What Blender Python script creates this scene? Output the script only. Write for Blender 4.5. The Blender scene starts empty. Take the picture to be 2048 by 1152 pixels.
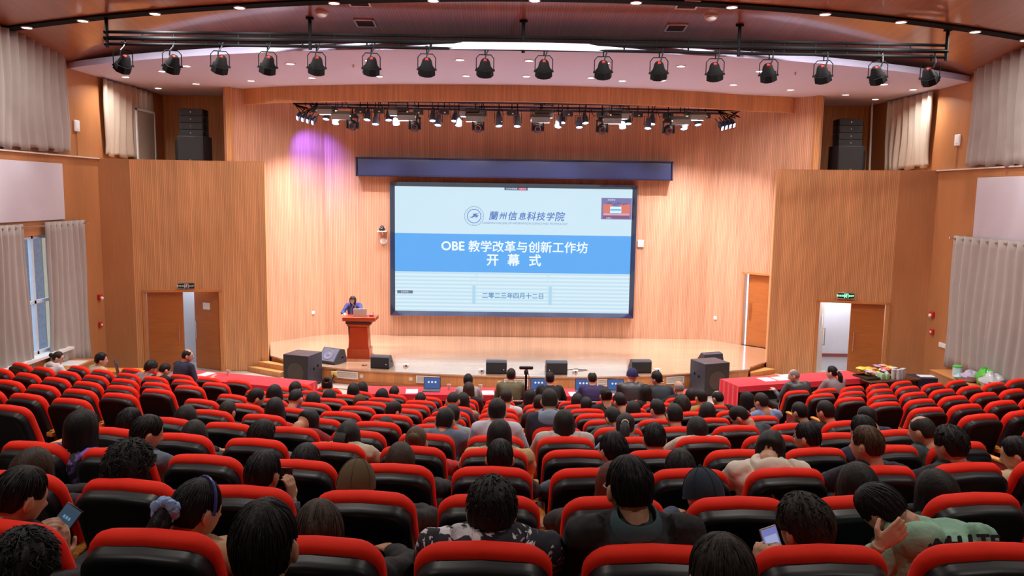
import bpy, bmesh, math, random
from mathutils import Vector, Matrix, Euler, noise
random.seed(7)
PI = math.pi
scene = bpy.context.scene
COL = scene.collection
R2D = math.radians

# ------------------------------------------------------------------ materials
MATS = {}
def new_mat(name):
    m = bpy.data.materials.new(name); m.use_nodes = True
    nt = m.node_tree
    b = nt.nodes['Principled BSDF']
    return m, nt, b
def N(nt, kind, **kw):
    n = nt.nodes.new(kind)
    for k, v in kw.items():
        if k.startswith('i_'):
            key = k[2:]
            key = int(key) if key.isdigit() else key.replace('_', ' ')
            n.inputs[key].default_value = v
        else: setattr(n, k, v)
    return n
def lk(nt, a, b): nt.links.new(a, b)
def rgba(c): return (c[0], c[1], c[2], 1.0)
def srgb(r, g, b):
    f = lambda v: (v/255/12.92) if v/255 <= .04045 else ((v/255+.055)/1.055)**2.4
    return (f(r), f(g), f(b))

def plain(name, col, rough=.6, metal=0., spec=.5, var=.12, vscale=6., bump=0., bscale=80., coat=0., emit=None, estr=0., sheen=0., alpha=None):
    """principled material with procedural colour and surface variation"""
    if name in MATS: return MATS[name]
    m, nt, b = new_mat(name)
    tc = N(nt, 'ShaderNodeTexCoord')
    no = N(nt, 'ShaderNodeTexNoise', i_Scale=vscale, i_Detail=4.)
    lk(nt, tc.outputs['Object'], no.inputs['Vector'])
    mx = N(nt, 'ShaderNodeMix', data_type='RGBA')
    mx.inputs[6].default_value = rgba([max(0, c*(1-var)) for c in col])
    mx.inputs[7].default_value = rgba([min(1, c*(1+var)) for c in col])
    lk(nt, no.outputs['Fac'], mx.inputs[0]); lk(nt, mx.outputs[2], b.inputs['Base Color'])
    b.inputs['Roughness'].default_value = rough
    b.inputs['Metallic'].default_value = metal
    b.inputs['Specular IOR Level'].default_value = spec
    b.inputs['Coat Weight'].default_value = coat
    if sheen: b.inputs['Sheen Weight'].default_value = sheen
    if bump:
        n2 = N(nt, 'ShaderNodeTexNoise', i_Scale=bscale, i_Detail=3.)
        lk(nt, tc.outputs['Object'], n2.inputs['Vector'])
        bp = N(nt, 'ShaderNodeBump', i_Strength=bump, i_Distance=.01)
        lk(nt, n2.outputs['Fac'], bp.inputs['Height']); lk(nt, bp.outputs[0], b.inputs['Normal'])
    if emit is not None:
        b.inputs['Emission Color'].default_value = rgba(emit); b.inputs['Emission Strength'].default_value = estr
    if alpha is not None: b.inputs['Alpha'].default_value = alpha
    MATS[name] = m
    return m

def wood(name, col, pitch=0., gw=.25, gdark=.45, rough=.45, grain=(30., 30., 1.2), gamt=.25, plank=None, coat=0.):
    """wood veneer; UV in metres (u along the wall, v up). pitch>0 cuts vertical grooves"""
    m, nt, b = new_mat(name)
    uv = N(nt, 'ShaderNodeUVMap'); sep = N(nt, 'ShaderNodeSeparateXYZ'); lk(nt, uv.outputs[0], sep.inputs[0])
    mp = N(nt, 'ShaderNodeMapping'); mp.inputs['Scale'].default_value = (grain[0], grain[2], 1.)
    lk(nt, uv.outputs[0], mp.inputs[0])
    n1 = N(nt, 'ShaderNodeTexNoise', i_Scale=1., i_Detail=5., i_Roughness=.65, i_Distortion=.6); lk(nt, mp.outputs[0], n1.inputs['Vector'])
    mp2 = N(nt, 'ShaderNodeMapping'); mp2.inputs['Scale'].default_value = (1.4, .35, 1.)
    lk(nt, uv.outputs[0], mp2.inputs[0])
    n2 = N(nt, 'ShaderNodeTexNoise', i_Scale=1., i_Detail=3.); lk(nt, mp2.outputs[0], n2.inputs['Vector'])
    mx = N(nt, 'ShaderNodeMix', data_type='RGBA')
    mx.inputs[6].default_value = rgba([c*(1-gamt) for c in col]); mx.inputs[7].default_value = rgba([min(1, c*(1+gamt)) for c in col])
    lk(nt, n1.outputs['Fac'], mx.inputs[0])
    mz = N(nt, 'ShaderNodeMix', data_type='RGBA', blend_type='MULTIPLY'); mz.inputs[0].default_value = 1.
    rp = N(nt, 'ShaderNodeMapRange'); rp.inputs[1].default_value = .3; rp.inputs[2].default_value = .7; rp.inputs[3].default_value = .86; rp.inputs[4].default_value = 1.1
    lk(nt, n2.outputs['Fac'], rp.inputs[0]); lk(nt, mx.outputs[2], mz.inputs[6]); lk(nt, rp.outputs[0], mz.inputs[7])
    out = mz.outputs[2]
    def fr(sock, p):
        a = N(nt, 'ShaderNodeMath', operation='DIVIDE'); lk(nt, sock, a.inputs[0]); a.inputs[1].default_value = p
        f = N(nt, 'ShaderNodeMath', operation='FRACT'); lk(nt, a.outputs[0], f.inputs[0])
        return a, f
    if pitch:
        a, f = fr(sep.outputs[0], pitch)
        lt = N(nt, 'ShaderNodeMath', operation='LESS_THAN'); lk(nt, f.outputs[0], lt.inputs[0]); lt.inputs[1].default_value = gw
        # per-slat tone
        fl = N(nt, 'ShaderNodeMath', operation='FLOOR'); lk(nt, a.outputs[0], fl.inputs[0])
        wn = N(nt, 'ShaderNodeTexWhiteNoise', noise_dimensions='1D'); lk(nt, fl.outputs[0], wn.inputs['W'])
        r2 = N(nt, 'ShaderNodeMapRange'); r2.inputs[3].default_value = .9; r2.inputs[4].default_value = 1.1; lk(nt, wn.outputs['Value'], r2.inputs[0])
        m2 = N(nt, 'ShaderNodeMix', data_type='RGBA', blend_type='MULTIPLY'); m2.inputs[0].default_value = 1.
        lk(nt, out, m2.inputs[6]); lk(nt, r2.outputs[0], m2.inputs[7])
        m3 = N(nt, 'ShaderNodeMix', data_type='RGBA', blend_type='MULTIPLY'); lk(nt, lt.outputs[0], m3.inputs[0])
        lk(nt, m2.outputs[2], m3.inputs[6]); m3.inputs[7].default_value = (gdark, gdark*.8, gdark*.66, 1)
        out = m3.outputs[2]
        inv = N(nt, 'ShaderNodeMath', operation='SUBTRACT'); inv.inputs[0].default_value = 1.; lk(nt, lt.outputs[0], inv.inputs[1])
        bp = N(nt, 'ShaderNodeBump', i_Strength=.5, i_Distance=.004); lk(nt, inv.outputs[0], bp.inputs['Height']); lk(nt, bp.outputs[0], b.inputs['Normal'])
    if plank:
        pw, pl = plank
        a, f = fr(sep.outputs[1], pw)
        fl = N(nt, 'ShaderNodeMath', operation='FLOOR'); lk(nt, a.outputs[0], fl.inputs[0])
        wn = N(nt, 'ShaderNodeTexWhiteNoise', noise_dimensions='1D'); lk(nt, fl.outputs[0], wn.inputs['W'])
        ad = N(nt, 'ShaderNodeMath', operation='MULTIPLY_ADD'); lk(nt, wn.outputs['Value'], ad.inputs[0]); ad.inputs[1].default_value = pl; lk(nt, sep.outputs[0], ad.inputs[2])
        a2, f2 = fr(ad.outputs[0], pl)
        fl2 = N(nt, 'ShaderNodeMath', operation='FLOOR'); lk(nt, a2.outputs[0], fl2.inputs[0])
        cb = N(nt, 'ShaderNodeCombineXYZ'); lk(nt, fl.outputs[0], cb.inputs[0]); lk(nt, fl2.outputs[0], cb.inputs[1])
        w2 = N(nt, 'ShaderNodeTexWhiteNoise', noise_dimensions='2D'); lk(nt, cb.outputs[0], w2.inputs['Vector'])
        r2 = N(nt, 'ShaderNodeMapRange'); r2.inputs[3].default_value = .82; r2.inputs[4].default_value = 1.12; lk(nt, w2.outputs['Value'], r2.inputs[0])
        lt = N(nt, 'ShaderNodeMath', operation='LESS_THAN'); lk(nt, f.outputs[0], lt.inputs[0]); lt.inputs[1].default_value = .04
        m2 = N(nt, 'ShaderNodeMix', data_type='RGBA', blend_type='MULTIPLY'); m2.inputs[0].default_value = 1.
        lk(nt, out, m2.inputs[6]); lk(nt, r2.outputs[0], m2.inputs[7])
        m3 = N(nt, 'ShaderNodeMix', data_type='RGBA', blend_type='MULTIPLY'); lk(nt, lt.outputs[0], m3.inputs[0])
        lk(nt, m2.outputs[2], m3.inputs[6]); m3.inputs[7].default_value = (.55, .5, .45, 1)
        out = m3.outputs[2]
    lk(nt, out, b.inputs['Base Color'])
    b.inputs['Roughness'].default_value = rough
    b.inputs['Coat Weight'].default_value = coat; b.inputs['Coat Roughness'].default_value = .10
    if coat >= 1.: b.inputs['Coat IOR'].default_value = 1.9
    MATS[name] = m
    return m

def glow(name, col, strength):
    if name in MATS: return MATS[name]
    m, nt, b = new_mat(name)
    b.inputs['Base Color'].default_value = (0.02, .02, .02, 1)
    b.inputs['Emission Color'].default_value = rgba(col); b.inputs['Emission Strength'].default_value = strength
    b.inputs['Roughness'].default_value = .5
    MATS[name] = m
    return m

WALLC = (.72, .37, .16)
M_slat = wood('slatted_oak', WALLC, pitch=.037, gw=.26, gdark=.64, rough=.5)
M_slat2 = wood('slatted_oak_stage', (.66, .37, .235), pitch=.044, gw=.25, gdark=.66, rough=.5)
M_veneer = wood('oak_veneer', (.44, .19, .075), rough=.4, grain=(60, 60, 1.5))
M_fascia = wood('oak_fascia', (.70, .35, .14), pitch=.03, gw=.2, gdark=.68, rough=.4)
M_ceilw = wood('ceiling_wood', (.40, .13, .055), pitch=.045, gw=.25, gdark=.6, rough=.3, coat=.9)
M_door = wood('door_veneer', (.46, .15, .035), rough=.35, grain=(45, 45, 1.2), gamt=.3)
M_stagef = wood('stage_boards', (.52, .335, .21), rough=.2, grain=(1.5, 1.5, 45.), plank=(.09, 1.4), coat=1.0)
M_trimw = wood('trim_wood', (.60, .25, .08), rough=.35)
M_white = plain('soffit_blue_cast', (.62, .63, .88), rough=.8, var=.02)  # white soffit; the bluish cast of the stage light is put into its colour
M_black = plain('black_metal', (.005, .005, .006), rough=.75, spec=.15, var=.2)
M_blackp = plain('black_plastic', (.012, .014, .018), rough=.42, var=.2)
M_chrome = plain('chrome', (.75, .75, .77), rough=.18, metal=1., var=.03)
M_wplast = plain('white_plastic', (.8, .8, .8), rough=.4, var=.03)
M_tile = plain('front_floor_tile', (.50, .43, .37), rough=.22, var=.06, vscale=2.)
M_carpet = plain('terrace_floor', (.045, .03, .025), rough=.7, var=.25, bump=.3, bscale=40)
M_greyw = plain('corridor_paint', (.62, .68, .78), rough=.8, var=.03)

# ------------------------------------------------------------------ mesh helpers
class MB:
    """collects shapes, then links them as ONE mesh object"""
    def __init__(s): s.v = []; s.f = []; s.uv = {}; s.mi = []
    def add(s, vs, fs, uvs=None, mi=0):
        o = len(s.v); s.v += [tuple(v) for v in vs]
        for i, f in enumerate(fs):
            if uvs: s.uv[len(s.f)] = uvs[i]
            s.f.append(tuple(o+k for k in f)); s.mi.append(mi)
    def box(s, c, d, rz=0., rx=0., ry=0., mi=0, taper=1.):
        hx, hy, hz = d[0]/2, d[1]/2, d[2]/2
        M = Euler((rx, ry, rz)).to_matrix()
        P = []
        for z in (-hz, hz):
            t = taper if z > 0 else 1.
            for x, y in ((-hx, -hy), (hx, -hy), (hx, hy), (-hx, hy)):
                P.append(M @ Vector((x*t, y*t, z)) + Vector(c))
        F = [(3, 2, 1, 0), (4, 5, 6, 7), (0, 1, 5, 4), (1, 2, 6, 5), (2, 3, 7, 6), (3, 0, 4, 7)]
        dims = [(d[0], d[1]), (d[0], d[1]), (d[0], d[2]), (d[1], d[2]), (d[0], d[2]), (d[1], d[2])]
        U = [[(0, 0), (a, 0), (a, b), (0, b)] for a, b in dims]
        s.add(P, F, U, mi); return s
    def rbox(s, c, d, r=.02, rz=0., rx=0., ry=0., mi=0, seg=3):
        """box with rounded edges"""
        bm = bmesh.new(); bmesh.ops.create_cube(bm, size=1.)
        for v in bm.verts: v.co = Vector((v.co.x*d[0], v.co.y*d[1], v.co.z*d[2]))
        bmesh.ops.bevel(bm, geom=bm.edges[:], offset=min(r, min(d)*.49), segments=seg, profile=.5, affect='EDGES')
        M = Euler((rx, ry, rz)).to_matrix().to_4x4(); M.translation = Vector(c)
        bmesh.ops.transform(bm, matrix=M, verts=bm.verts)
        bm.verts.index_update()
        s.add([v.co[:] for v in bm.verts], [[v.index for v in f.verts] for f in bm.faces], None, mi); bm.free(); return s
    def tube(s, pts, r, n=8, cap=True, mi=0):
        pts = [Vector(p) for p in pts]
        if not isinstance(r, (list, tuple)): r = [r]*len(pts)
        V = []; F = []; up = None
        for i, p in enumerate(pts):
            t = (pts[min(i+1, len(pts)-1)] - pts[max(i-1, 0)]).normalized()
            if up is None:
                up = Vector((0, 0, 1)) if abs(t.z) < .9 else Vector((1, 0, 0))
            a = t.cross(up).normalized(); b = a.cross(t).normalized(); up = b
            for k in range(n):
                th = 2*PI*k/n; V.append(p + (a*math.cos(th) + b*math.sin(th))*r[i])
        for i in range(len(pts)-1):
            for k in range(n):
                F.append((i*n+k, i*n+(k+1) % n, (i+1)*n+(k+1) % n, (i+1)*n+k))
        if cap: F.append(tuple(range(n-1, -1, -1))); F.append(tuple((len(pts)-1)*n+k for k in range(n)))
        s.add(V, F, None, mi); return s
    def lathe(s, prof, c=(0, 0, 0), n=16, axis=(0, 0, 1), mi=0):
        """prof = [(radius, height)]"""
        q = Vector((0, 0, 1)).rotation_difference(Vector(axis).normalized())
        V = []; F = []
        for r, h in prof:
            for k in range(n):
                th = 2*PI*k/n; V.append(q @ Vector((r*math.cos(th), r*math.sin(th), h)) + Vector(c))
        m = len(prof)
        for i in range(m-1):
            for k in range(n):
                F.append((i*n+k, i*n+(k+1) % n, (i+1)*n+(k+1) % n, (i+1)*n+k))
        F.append(tuple(range(n-1, -1, -1))); F.append(tuple((m-1)*n+k for k in range(n)))
        s.add(V, F, None, mi); return s
    def sphere(s, c, r, n=12, m=8, sc=(1, 1, 1), mi=0):
        prof = [(max(1e-4, math.sin(PI*i/m))*r, -math.cos(PI*i/m)*r) for i in range(m+1)]
        V = []; F = []
        for rr, h in prof:
            for k in range(n):
                th = 2*PI*k/n; V.append((c[0]+rr*math.cos(th)*sc[0], c[1]+rr*math.sin(th)*sc[1], c[2]+h*sc[2]))
        for i in range(m):
            for k in range(n): F.append((i*n+k, i*n+(k+1) % n, (i+1)*n+(k+1) % n, (i+1)*n+k))
        s.add(V, F, None, mi); return s
    def prism(s, poly, h0, h1, M=None, mi=0):
        """polygon in xy extruded in z from h0 to h1, mapped by M"""
        n = len(poly)
        V = [Vector((x, y, h0)) for x, y in poly] + [Vector((x, y, h1)) for x, y in poly]
        if M is not None: V = [M @ v for v in V]
        F = [tuple(range(n-1, -1, -1)), tuple(range(n, 2*n))]
        U = [[(poly[k][0], poly[k][1]) for k in range(n-1, -1, -1)], [(poly[k][0], poly[k][1]) for k in range(n)]]
        L = 0
        for k in range(n):
            k2 = (k+1) % n; F.append((k, k2, n+k2, n+k))
            dl = math.dist(poly[k], poly[k2]); U.append([(L, h0), (L+dl, h0), (L+dl, h1), (L, h1)]); L += dl
        s.add(V, F, U, mi); return s
    def build(s, name, mat, parent=None, smooth=True, angle=35):
        me = bpy.data.meshes.new(name); me.from_pydata(s.v, [], s.f)
        uvl = me.uv_layers.new(name='UVMap')
        for fi, u in s.uv.items():
            p = me.polygons[fi]
            for li, w in zip(p.loop_indices, u): uvl.data[li].uv = w
        mats = mat if isinstance(mat, (list, tuple)) else [mat]
        for m in mats: me.materials.append(m)
        for p, mi in zip(me.polygons, s.mi): p.material_index = mi
        bm = bmesh.new(); bm.from_mesh(me); bmesh.ops.recalc_face_normals(bm, faces=bm.faces[:]); bm.to_mesh(me); bm.free()
        if smooth:
            me.shade_smooth()
            me.set_sharp_from_angle(angle=R2D(angle))
        o = bpy.data.objects.new(name, me); COL.objects.link(o)
        if parent: o.parent = parent
        return o

def empty(name, loc=(0, 0, 0), rz=0.):
    o = bpy.data.objects.new(name, None); COL.objects.link(o); o.location = loc; o.rotation_euler = (0, 0, rz)
    o.empty_display_size = .1
    return o
def tag(o, label, cat, group=None, kind=None):
    o['label'] = label; o['category'] = cat
    if group: o['group'] = group
    if kind: o['kind'] = kind
    return o
def struct(o): o['kind'] = 'structure'; return o
def copy_tree(o, parent=None):
    c = o.copy(); COL.objects.link(c)
    if parent: c.parent = parent
    for ch in list(o.children): copy_tree(ch, c)
    return c

# ------------------------------------------------------------------ camera
H = 4.19
F_PX, PITCH, ROLL, YAW = 1563.13, .1189876, .0143989, -.0085757
cam_d = bpy.data.cameras.new('camera'); cam = bpy.data.objects.new('camera', cam_d); COL.objects.link(cam)
cam_d.sensor_fit = 'HORIZONTAL'; cam_d.sensor_width = 36.; cam_d.lens = F_PX*36/2048
cam_d.clip_start = .05; cam_d.clip_end = 200
fy = Vector((-math.sin(YAW), math.cos(YAW), 0)); Rr = Vector((math.cos(YAW), math.sin(YAW), 0))
Fw = fy*math.cos(PITCH) - Vector((0, 0, 1))*math.sin(PITCH); Up = fy*math.sin(PITCH) + Vector((0, 0, 1))*math.cos(PITCH)
cX = Rr*math.cos(ROLL) + Up*math.sin(ROLL); cY = -Rr*math.sin(ROLL) + Up*math.cos(ROLL)
Mc = Matrix((cX, cY, -Fw)).transposed().to_4x4(); Mc.translation = (0, 0, H)
cam.matrix_world = Mc
scene.camera = cam

# ------------------------------------------------------------------ room shell
def wall(name, segs, mat, th=.12, inward=None, sub=1.2):
    """segs = list of (P, Q, z0, z1, openings[(u0,u1,v0,v1)]); boxes with thickness on the right of P->Q"""
    mb = MB(); U0 = 0.
    for P, Q, z0, z1, ops in segs:
        P = Vector(P); Q = Vector(Q); L = (Q-P).length; d = (Q-P)/L; n = Vector((d.y, -d.x))*th
        us = sorted({0, L} | {u for o in ops for u in o[:2]}); zs = sorted({z0, z1} | {v for o in ops for v in o[2:]})
        for i in range(len(us)-1):
            for j in range(len(zs)-1):
                um = (us[i]+us[i+1])/2; vm = (zs[j]+zs[j+1])/2
                if any(o[0] < um < o[1] and o[2] < vm < o[3] for o in ops): continue
                a = P + d*us[i]; b = P + d*us[i+1]; a2 = a+n; b2 = b+n; c0, c1 = zs[j], zs[j+1]
                V = [(a.x, a.y, c0), (b.x, b.y, c0), (b.x, b.y, c1), (a.x, a.y, c1), (a2.x, a2.y, c0), (b2.x, b2.y, c0), (b2.x, b2.y, c1), (a2.x, a2.y, c1)]
                F = [(0, 1, 2, 3), (5, 4, 7, 6), (4, 0, 3, 7), (1, 5, 6, 2), (3, 2, 6, 7), (4, 5, 1, 0)]
                w = [(U0+us[i], c0), (U0+us[i+1], c0), (U0+us[i+1], c1), (U0+us[i], c1)]
                t = [(0, c0), (th, c0), (th, c1), (0, c1)]; q = [(U0+us[i], 0), (U0+us[i+1], 0), (U0+us[i+1], th), (U0+us[i], th)]
                mb.add(V, F, [w, w, t, t, q, q])
        U0 += L
    return struct(mb.build(name, mat, smooth=False))

XL, XR = -9.0, 9.5
A_, B_ = (-8.4, 17.65), (-5.55, 18.1)
B2_, A2_ = (6.2, 18.1), (8.8, 17.6)
L0_, R0_ = (XL, 17.45), (XR, 17.32)
ZL = 4.84      # ledge / top of the front blocks
ZS = 6.64      # white soffit underside
SH = .34       # stage height
def zc(y): return 6.76 + .13*(16.6-y)
YB = -4.0

# floor of the front area
mb = MB(); mb.add([(-12, 7, -.004), (12.5, 7, -.004), (12.5, 27, -.004), (-12, 27, -.004)], [(0, 1, 2, 3)], [[(-12, 7), (12.5, 7), (12.5, 27), (-12, 27)]])
struct(mb.build('floor', M_tile, smooth=False))
# terraces (curved centre block, straighter side blocks)
D0, RISE, D00, SP, RR0, XC, XO = 1.20504, .198832, 2.448454, .925965, 17.89113, .45728, -.523281
W_ = .58
YC = D00+RR0
def cseat(n, k):
    R = RR0-n*SP; th = (k*W_+XO)/R
    return Vector((XC+R*math.sin(th), YC-R*math.cos(th), max(0., H-(D0+RISE*n)-1.0))), th
SIDE = {'L': (-4.44702, 9.71795, .269163, .0004, .982055, .163252, .568513, .0404), 'R': (4.847164, 9.53820, .275963, .00087, .973109, .167208, .565397, .03467)}
def sseat(side, n, j):
    x0, y0, phi, ax, ay, dD, w2, cv = SIDE[side]; sg = -1 if side == 'L' else 1; m = n-6
    X = x0+ax*m+sg*w2*j*math.cos(phi+cv*j/2); Y = y0+ay*m+w2*j*math.sin(phi+cv*j/2)
    return Vector((X, Y, max(0., H-(D0+RISE*n+dD)-1.0))), sg*(phi+cv*j)
def terrace(name, line, zf, n0, n1):
    """line(n) -> front polyline points; slab from line(n-1) to line(n)"""
    mb = MB()
    for n in range(n0, n1+1):
        z = zf(n); z2 = zf(n+1)
        if z <= .005: continue
        a = line(n-1); b = line(n)
        for i in range(len(a)-1):
            mb.add([(*a[i], z), (*a[i+1], z), (*b[i+1], z), (*b[i], z)], [(0, 1, 2, 3)], [[a[i], a[i+1], b[i+1], b[i]]])
            mb.add([(*b[i], z2), (*b[i+1], z2), (*b[i+1], z), (*b[i], z)], [(0, 1, 2, 3)], [[(b[i][0], 0), (b[i+1][0], 0), (b[i+1][0], .2), (b[i][0], .2)]])
    return struct(mb.build(name, M_carpet, smooth=False))
def cline(n):
    R = RR0-n*SP-.84
    return [(XC+R*math.sin(t), YC-R*math.cos(t)) for t in [math.asin(max(-1, min(1, (x-XC)/R))) for x in [-4.05+8.35*i/16 for i in range(17)]]]
terrace('floor_2', cline, lambda n: max(0., H-(D0+RISE*n)-1.0) if n < 11 else 0, -6, 10)
def sline(side):
    sg = -1 if side == 'L' else 1
    def f(n):
        out = []
        for j in [-.75, 0, 1, 2, 3, 4, 5, 6, 7, 8]:
            p, _ = sseat(side, n, j); x = p.x; y = p.y+.84
            lim = XL if side == 'L' else XR
            if (x-lim)*sg > 0: x = lim
            out.append((x, y))
        out[0] = (-4.05 if side == 'L' else 4.3, out[0][1])
        if side == 'L': out = out[::-1]
        return out
    return f
for sd in 'LR':
    terrace('floor_3' if sd == 'L' else 'floor_4', sline(sd), lambda n: max(0., H-(D0+RISE*n+SIDE[sd][5])-1.0) if n < 11 else 0, -6, 9)

# side walls
WIN = (13.2, 15.72, .98, 3.28)
# (thickness lies on the right of P->Q)
wall('wall_left', [((XL, 17.45), (XL, YB), 0, ZL, [(17.45-WIN[1], 17.45-WIN[0], WIN[2], WIN[3])])], M_veneer, th=.16)
wall('wall_left_upper', [((XL-.06, 21.2), (XL-.06, YB), ZL, 9.6, [])], M_veneer, th=.1)
wall('wall_right', [((XR, YB), (XR, 17.32), 0, ZL, [(12.9-YB, 15.6-YB, 1.0, 3.2)])], M_veneer, th=.16)
wall('wall_right_upper', [((XR+.06, YB), (XR+.06, 21.2), ZL, 9.6, [])], M_veneer, th=.1)
wall('wall_back', [((XR+.2, YB), (XL-.2, YB), 0, 9.8, [])][::-1], M_veneer)
# front blocks
def lerp2(P, Q, t): return (P[0]+(Q[0]-P[0])*t, P[1]+(Q[1]-P[1])*t)
DL = (.21, 1.82, 0, 1.87)   # door opening on the left block, metres along A->B
DR = (1.09, 2.57, 0, 1.82)
wall('wall_front_left', [(B_, A_, 0, ZL, [((Vector(B_)-Vector(A_)).length-DL[1], (Vector(B_)-Vector(A_)).length-DL[0], 0, DL[3])])], M_slat, th=.14)
wall('wall_return_left', [(L0_, A_, 0, ZL, [])], M_veneer, th=-.12)
wall('wall_front_right', [(B2_, A2_, 0, ZL, [DR])], M_slat, th=-.14)
wall('wall_return_right', [(A2_, R0_, 0, ZL, [])], M_veneer, th=-.12)
wall('wall_wing_left', [((-5.55, 18.1), (-6.03, 19.83), 0, ZL, [])], M_slat, th=-.12)
wall('wall_wing_right', [((6.72, 19.75), (6.2, 18.1), 0, ZL, [])], M_slat, th=-.12)
# shelf on top of the blocks (with thin pale ledge edge)
mb = MB()
for poly in ([L0_, A_, B_, (-6.03, 19.83), (-6.74, 19.1), (-6.74, 21.1), (XL-.06, 21.1)], [B2_, A2_, R0_, (XR+.06, 21.1), (7.5, 21.1), (7.5, 19.0), (6.72, 19.75)]):
    if poly[0] == L0_: poly = poly
    mb.prism(poly, ZL, ZL+.012)
struct(mb.build('trim_1', M_trimw, smooth=False))
mb = MB()
mb.box((XL-.02, (17.45+YB)/2, ZL+.006), (.14, 17.45-YB, .025)); mb.box((XR+.02, (17.32+YB)/2, ZL+.006), (.14, 17.32-YB, .025))
struct(mb.build('trim_2', plain('ledge_paint', (.7, .62, .55), rough=.5), smooth=False))
# stage back walls
def band(name, P, Q, z0, z1, mat, ops=[]): return wall(name, [(P, Q, z0, z1, ops)], mat, th=-.12)
band('wall_stage', (-4.84, 21.0), (5.45, 21.0), 0, 7.2, M_slat2)
dS = (1.1, 1.84, SH, 2.23)
band('wall_stage_left', (-6.74, 19.1), (-4.84, 21.0), 0, 7.2, M_slat2)
band('wall_stage_right', (5.45, 21.0), (7.5, 19.0), 0, 7.2, M_slat2, [dS])
band('wall_recess_left', (XL-.1, 21.0), (-6.6, 21.0), 4.6, 7.2, M_slat)
band('wall_recess_side_left', (-6.74, 21.0), (-6.74, 19.1), 4.6, 7.2, M_slat)
band('wall_recess_right', (7.35, 21.0), (XR+.1, 21.0), 4.6, 7.2, M_slat)
band('wall_recess_side_right', (7.5, 19.0), (7.5, 21.0), 4.6, 7.2, M_slat)
# proscenium fascia: curved band hanging below the soffit
fpts = [(-7.45, 20.9), (-6.43, 19.45), (-5.6, 18.98), (-4.87, 18.7), (-3.7, 18.42), (-2.46, 18.2), (-1.0, 18.06), (.38, 18.0), (1.9, 18.1), (3.26, 18.3), (4.5, 18.65), (5.62, 19.08), (6.89, 19.35), (8.1, 20.9)]
wall('wall_fascia', [(fpts[i], fpts[i+1], 6.27, ZS+.1, []) for i in range(len(fpts)-1)], M_fascia, th=-.1)
# white soffit slab with curved front edge
cx0, cy0, rs = .3, 30.26, 16.58
arc = []
for i in range(41):
    x = XL-.05 + (XR+.1-XL)*i/40; arc.append((x, cy0-math.sqrt(rs*rs-(x-cx0)**2)))
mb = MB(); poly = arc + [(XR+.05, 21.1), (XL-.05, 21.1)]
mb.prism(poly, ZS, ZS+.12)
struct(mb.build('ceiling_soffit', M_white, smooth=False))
# sloping timber ceiling in front of it
mb = MB()
mb.add([(XL-.1, YB, zc(YB)), (XR+.1, YB, zc(YB)), (XR+.1, 17.2, zc(17.2)), (XL-.1, 17.2, zc(17.2))], [(0, 1, 2, 3)], [[(XL, YB), (XR, YB), (XR, 17.2), (XL, 17.2)]])
struct(mb.build('ceiling', M_ceilw, smooth=False))
mb = MB(); mb.add([(XL-.1, 16.5, 7.2), (XR+.1, 16.5, 7.2), (XR+.1, 22, 7.2), (XL-.1, 22, 7.2)], [(0, 1, 2, 3)])
struct(mb.build('ceiling_2', M_black, smooth=False))
# dark curved light track in the ceiling
def tracky(x): return 12.72 + 1.53*((x-.9)/8.9)**2*1.12 if x > .9 else 12.72+1.75*((x-.9)/9.7)**2
mb = MB(); tp = [XL + (XR-XL)*i/48 for i in range(49)]
V = []; Fs = []
for i, x in enumerate(tp):
    for dy, dz in ((-.09, -.004), (.09, -.004), (.09, -.03), (-.09, -.03)):
        y = tracky(x)+dy; V.append((x, y, zc(y)+dz))
for i in range(48):
    for k in range(4): Fs.append((i*4+k, i*4+(k+1) % 4, i*4+4+(k+1) % 4, i*4+4+k))
mb.add(V, Fs); struct(mb.build('trim_3', M_black, smooth=False))

# stage platform
spts = [(-5.5, 18.2), (-5.02, 17.75), (-4.96, 17.57), (-4.4, 17.22), (-3.83, 17.0), (-3.38, 16.86), (-2.5, 16.68), (-1.64, 16.54), (-.8, 16.43), (0, 16.37), (1., 16.36), (2.06, 16.44), (3.2, 16.63), (4.33, 16.93), (5.0, 17.15), (5.54, 17.36), (5.62, 17.6), (6.2, 18.2)]
body = spts + [(6.72, 19.75), (7.4, 19.2), (7.4, 21.1), (-6.6, 21.1), (-6.6, 19.3), (-6.03, 19.83)]
mb = MB(); mb.prism(body, 0, SH-.03); o = mb.build('stage_base', wood('stage_front_wood', (.62, .27, .09), pitch=.2, gw=.02, gdark=.5, rough=.4, grain=(20, 20, 2)), smooth=False); struct(o)
mb = MB(); c = Vector((.4, 19)); top = [(p[0]+(p[0]-c.x)*.004, p[1]-.03) if i < len(spts) else p for i, p in enumerate(body)]
mb.prism(top, SH-.03, SH); struct(mb.build('stage_floor', M_stagef, smooth=False))
mb = MB(); sk = [p for p in spts[1:-1]]
wallsk = [(sk[i], sk[i+1]) for i in range(len(sk)-1)]
mb2 = MB()
for P, Q in wallsk:
    P = Vector(P); Q = Vector(Q); d = (Q-P).normalized(); n = Vector((d.y, -d.x))*.025
    mb2.add([(P.x+n.x, P.y+n.y, 0), (Q.x+n.x, Q.y+n.y, 0), (Q.x+n.x, Q.y+n.y, .07), (P.x+n.x, P.y+n.y, .07), (P.x, P.y, .07), (Q.x, Q.y, .07)], [(0, 1, 2, 3), (3, 2, 5, 4)])
struct(mb2.build('baseboard_stage', plain('skirting', (.45, .16, .06), rough=.35), smooth=False))
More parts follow.
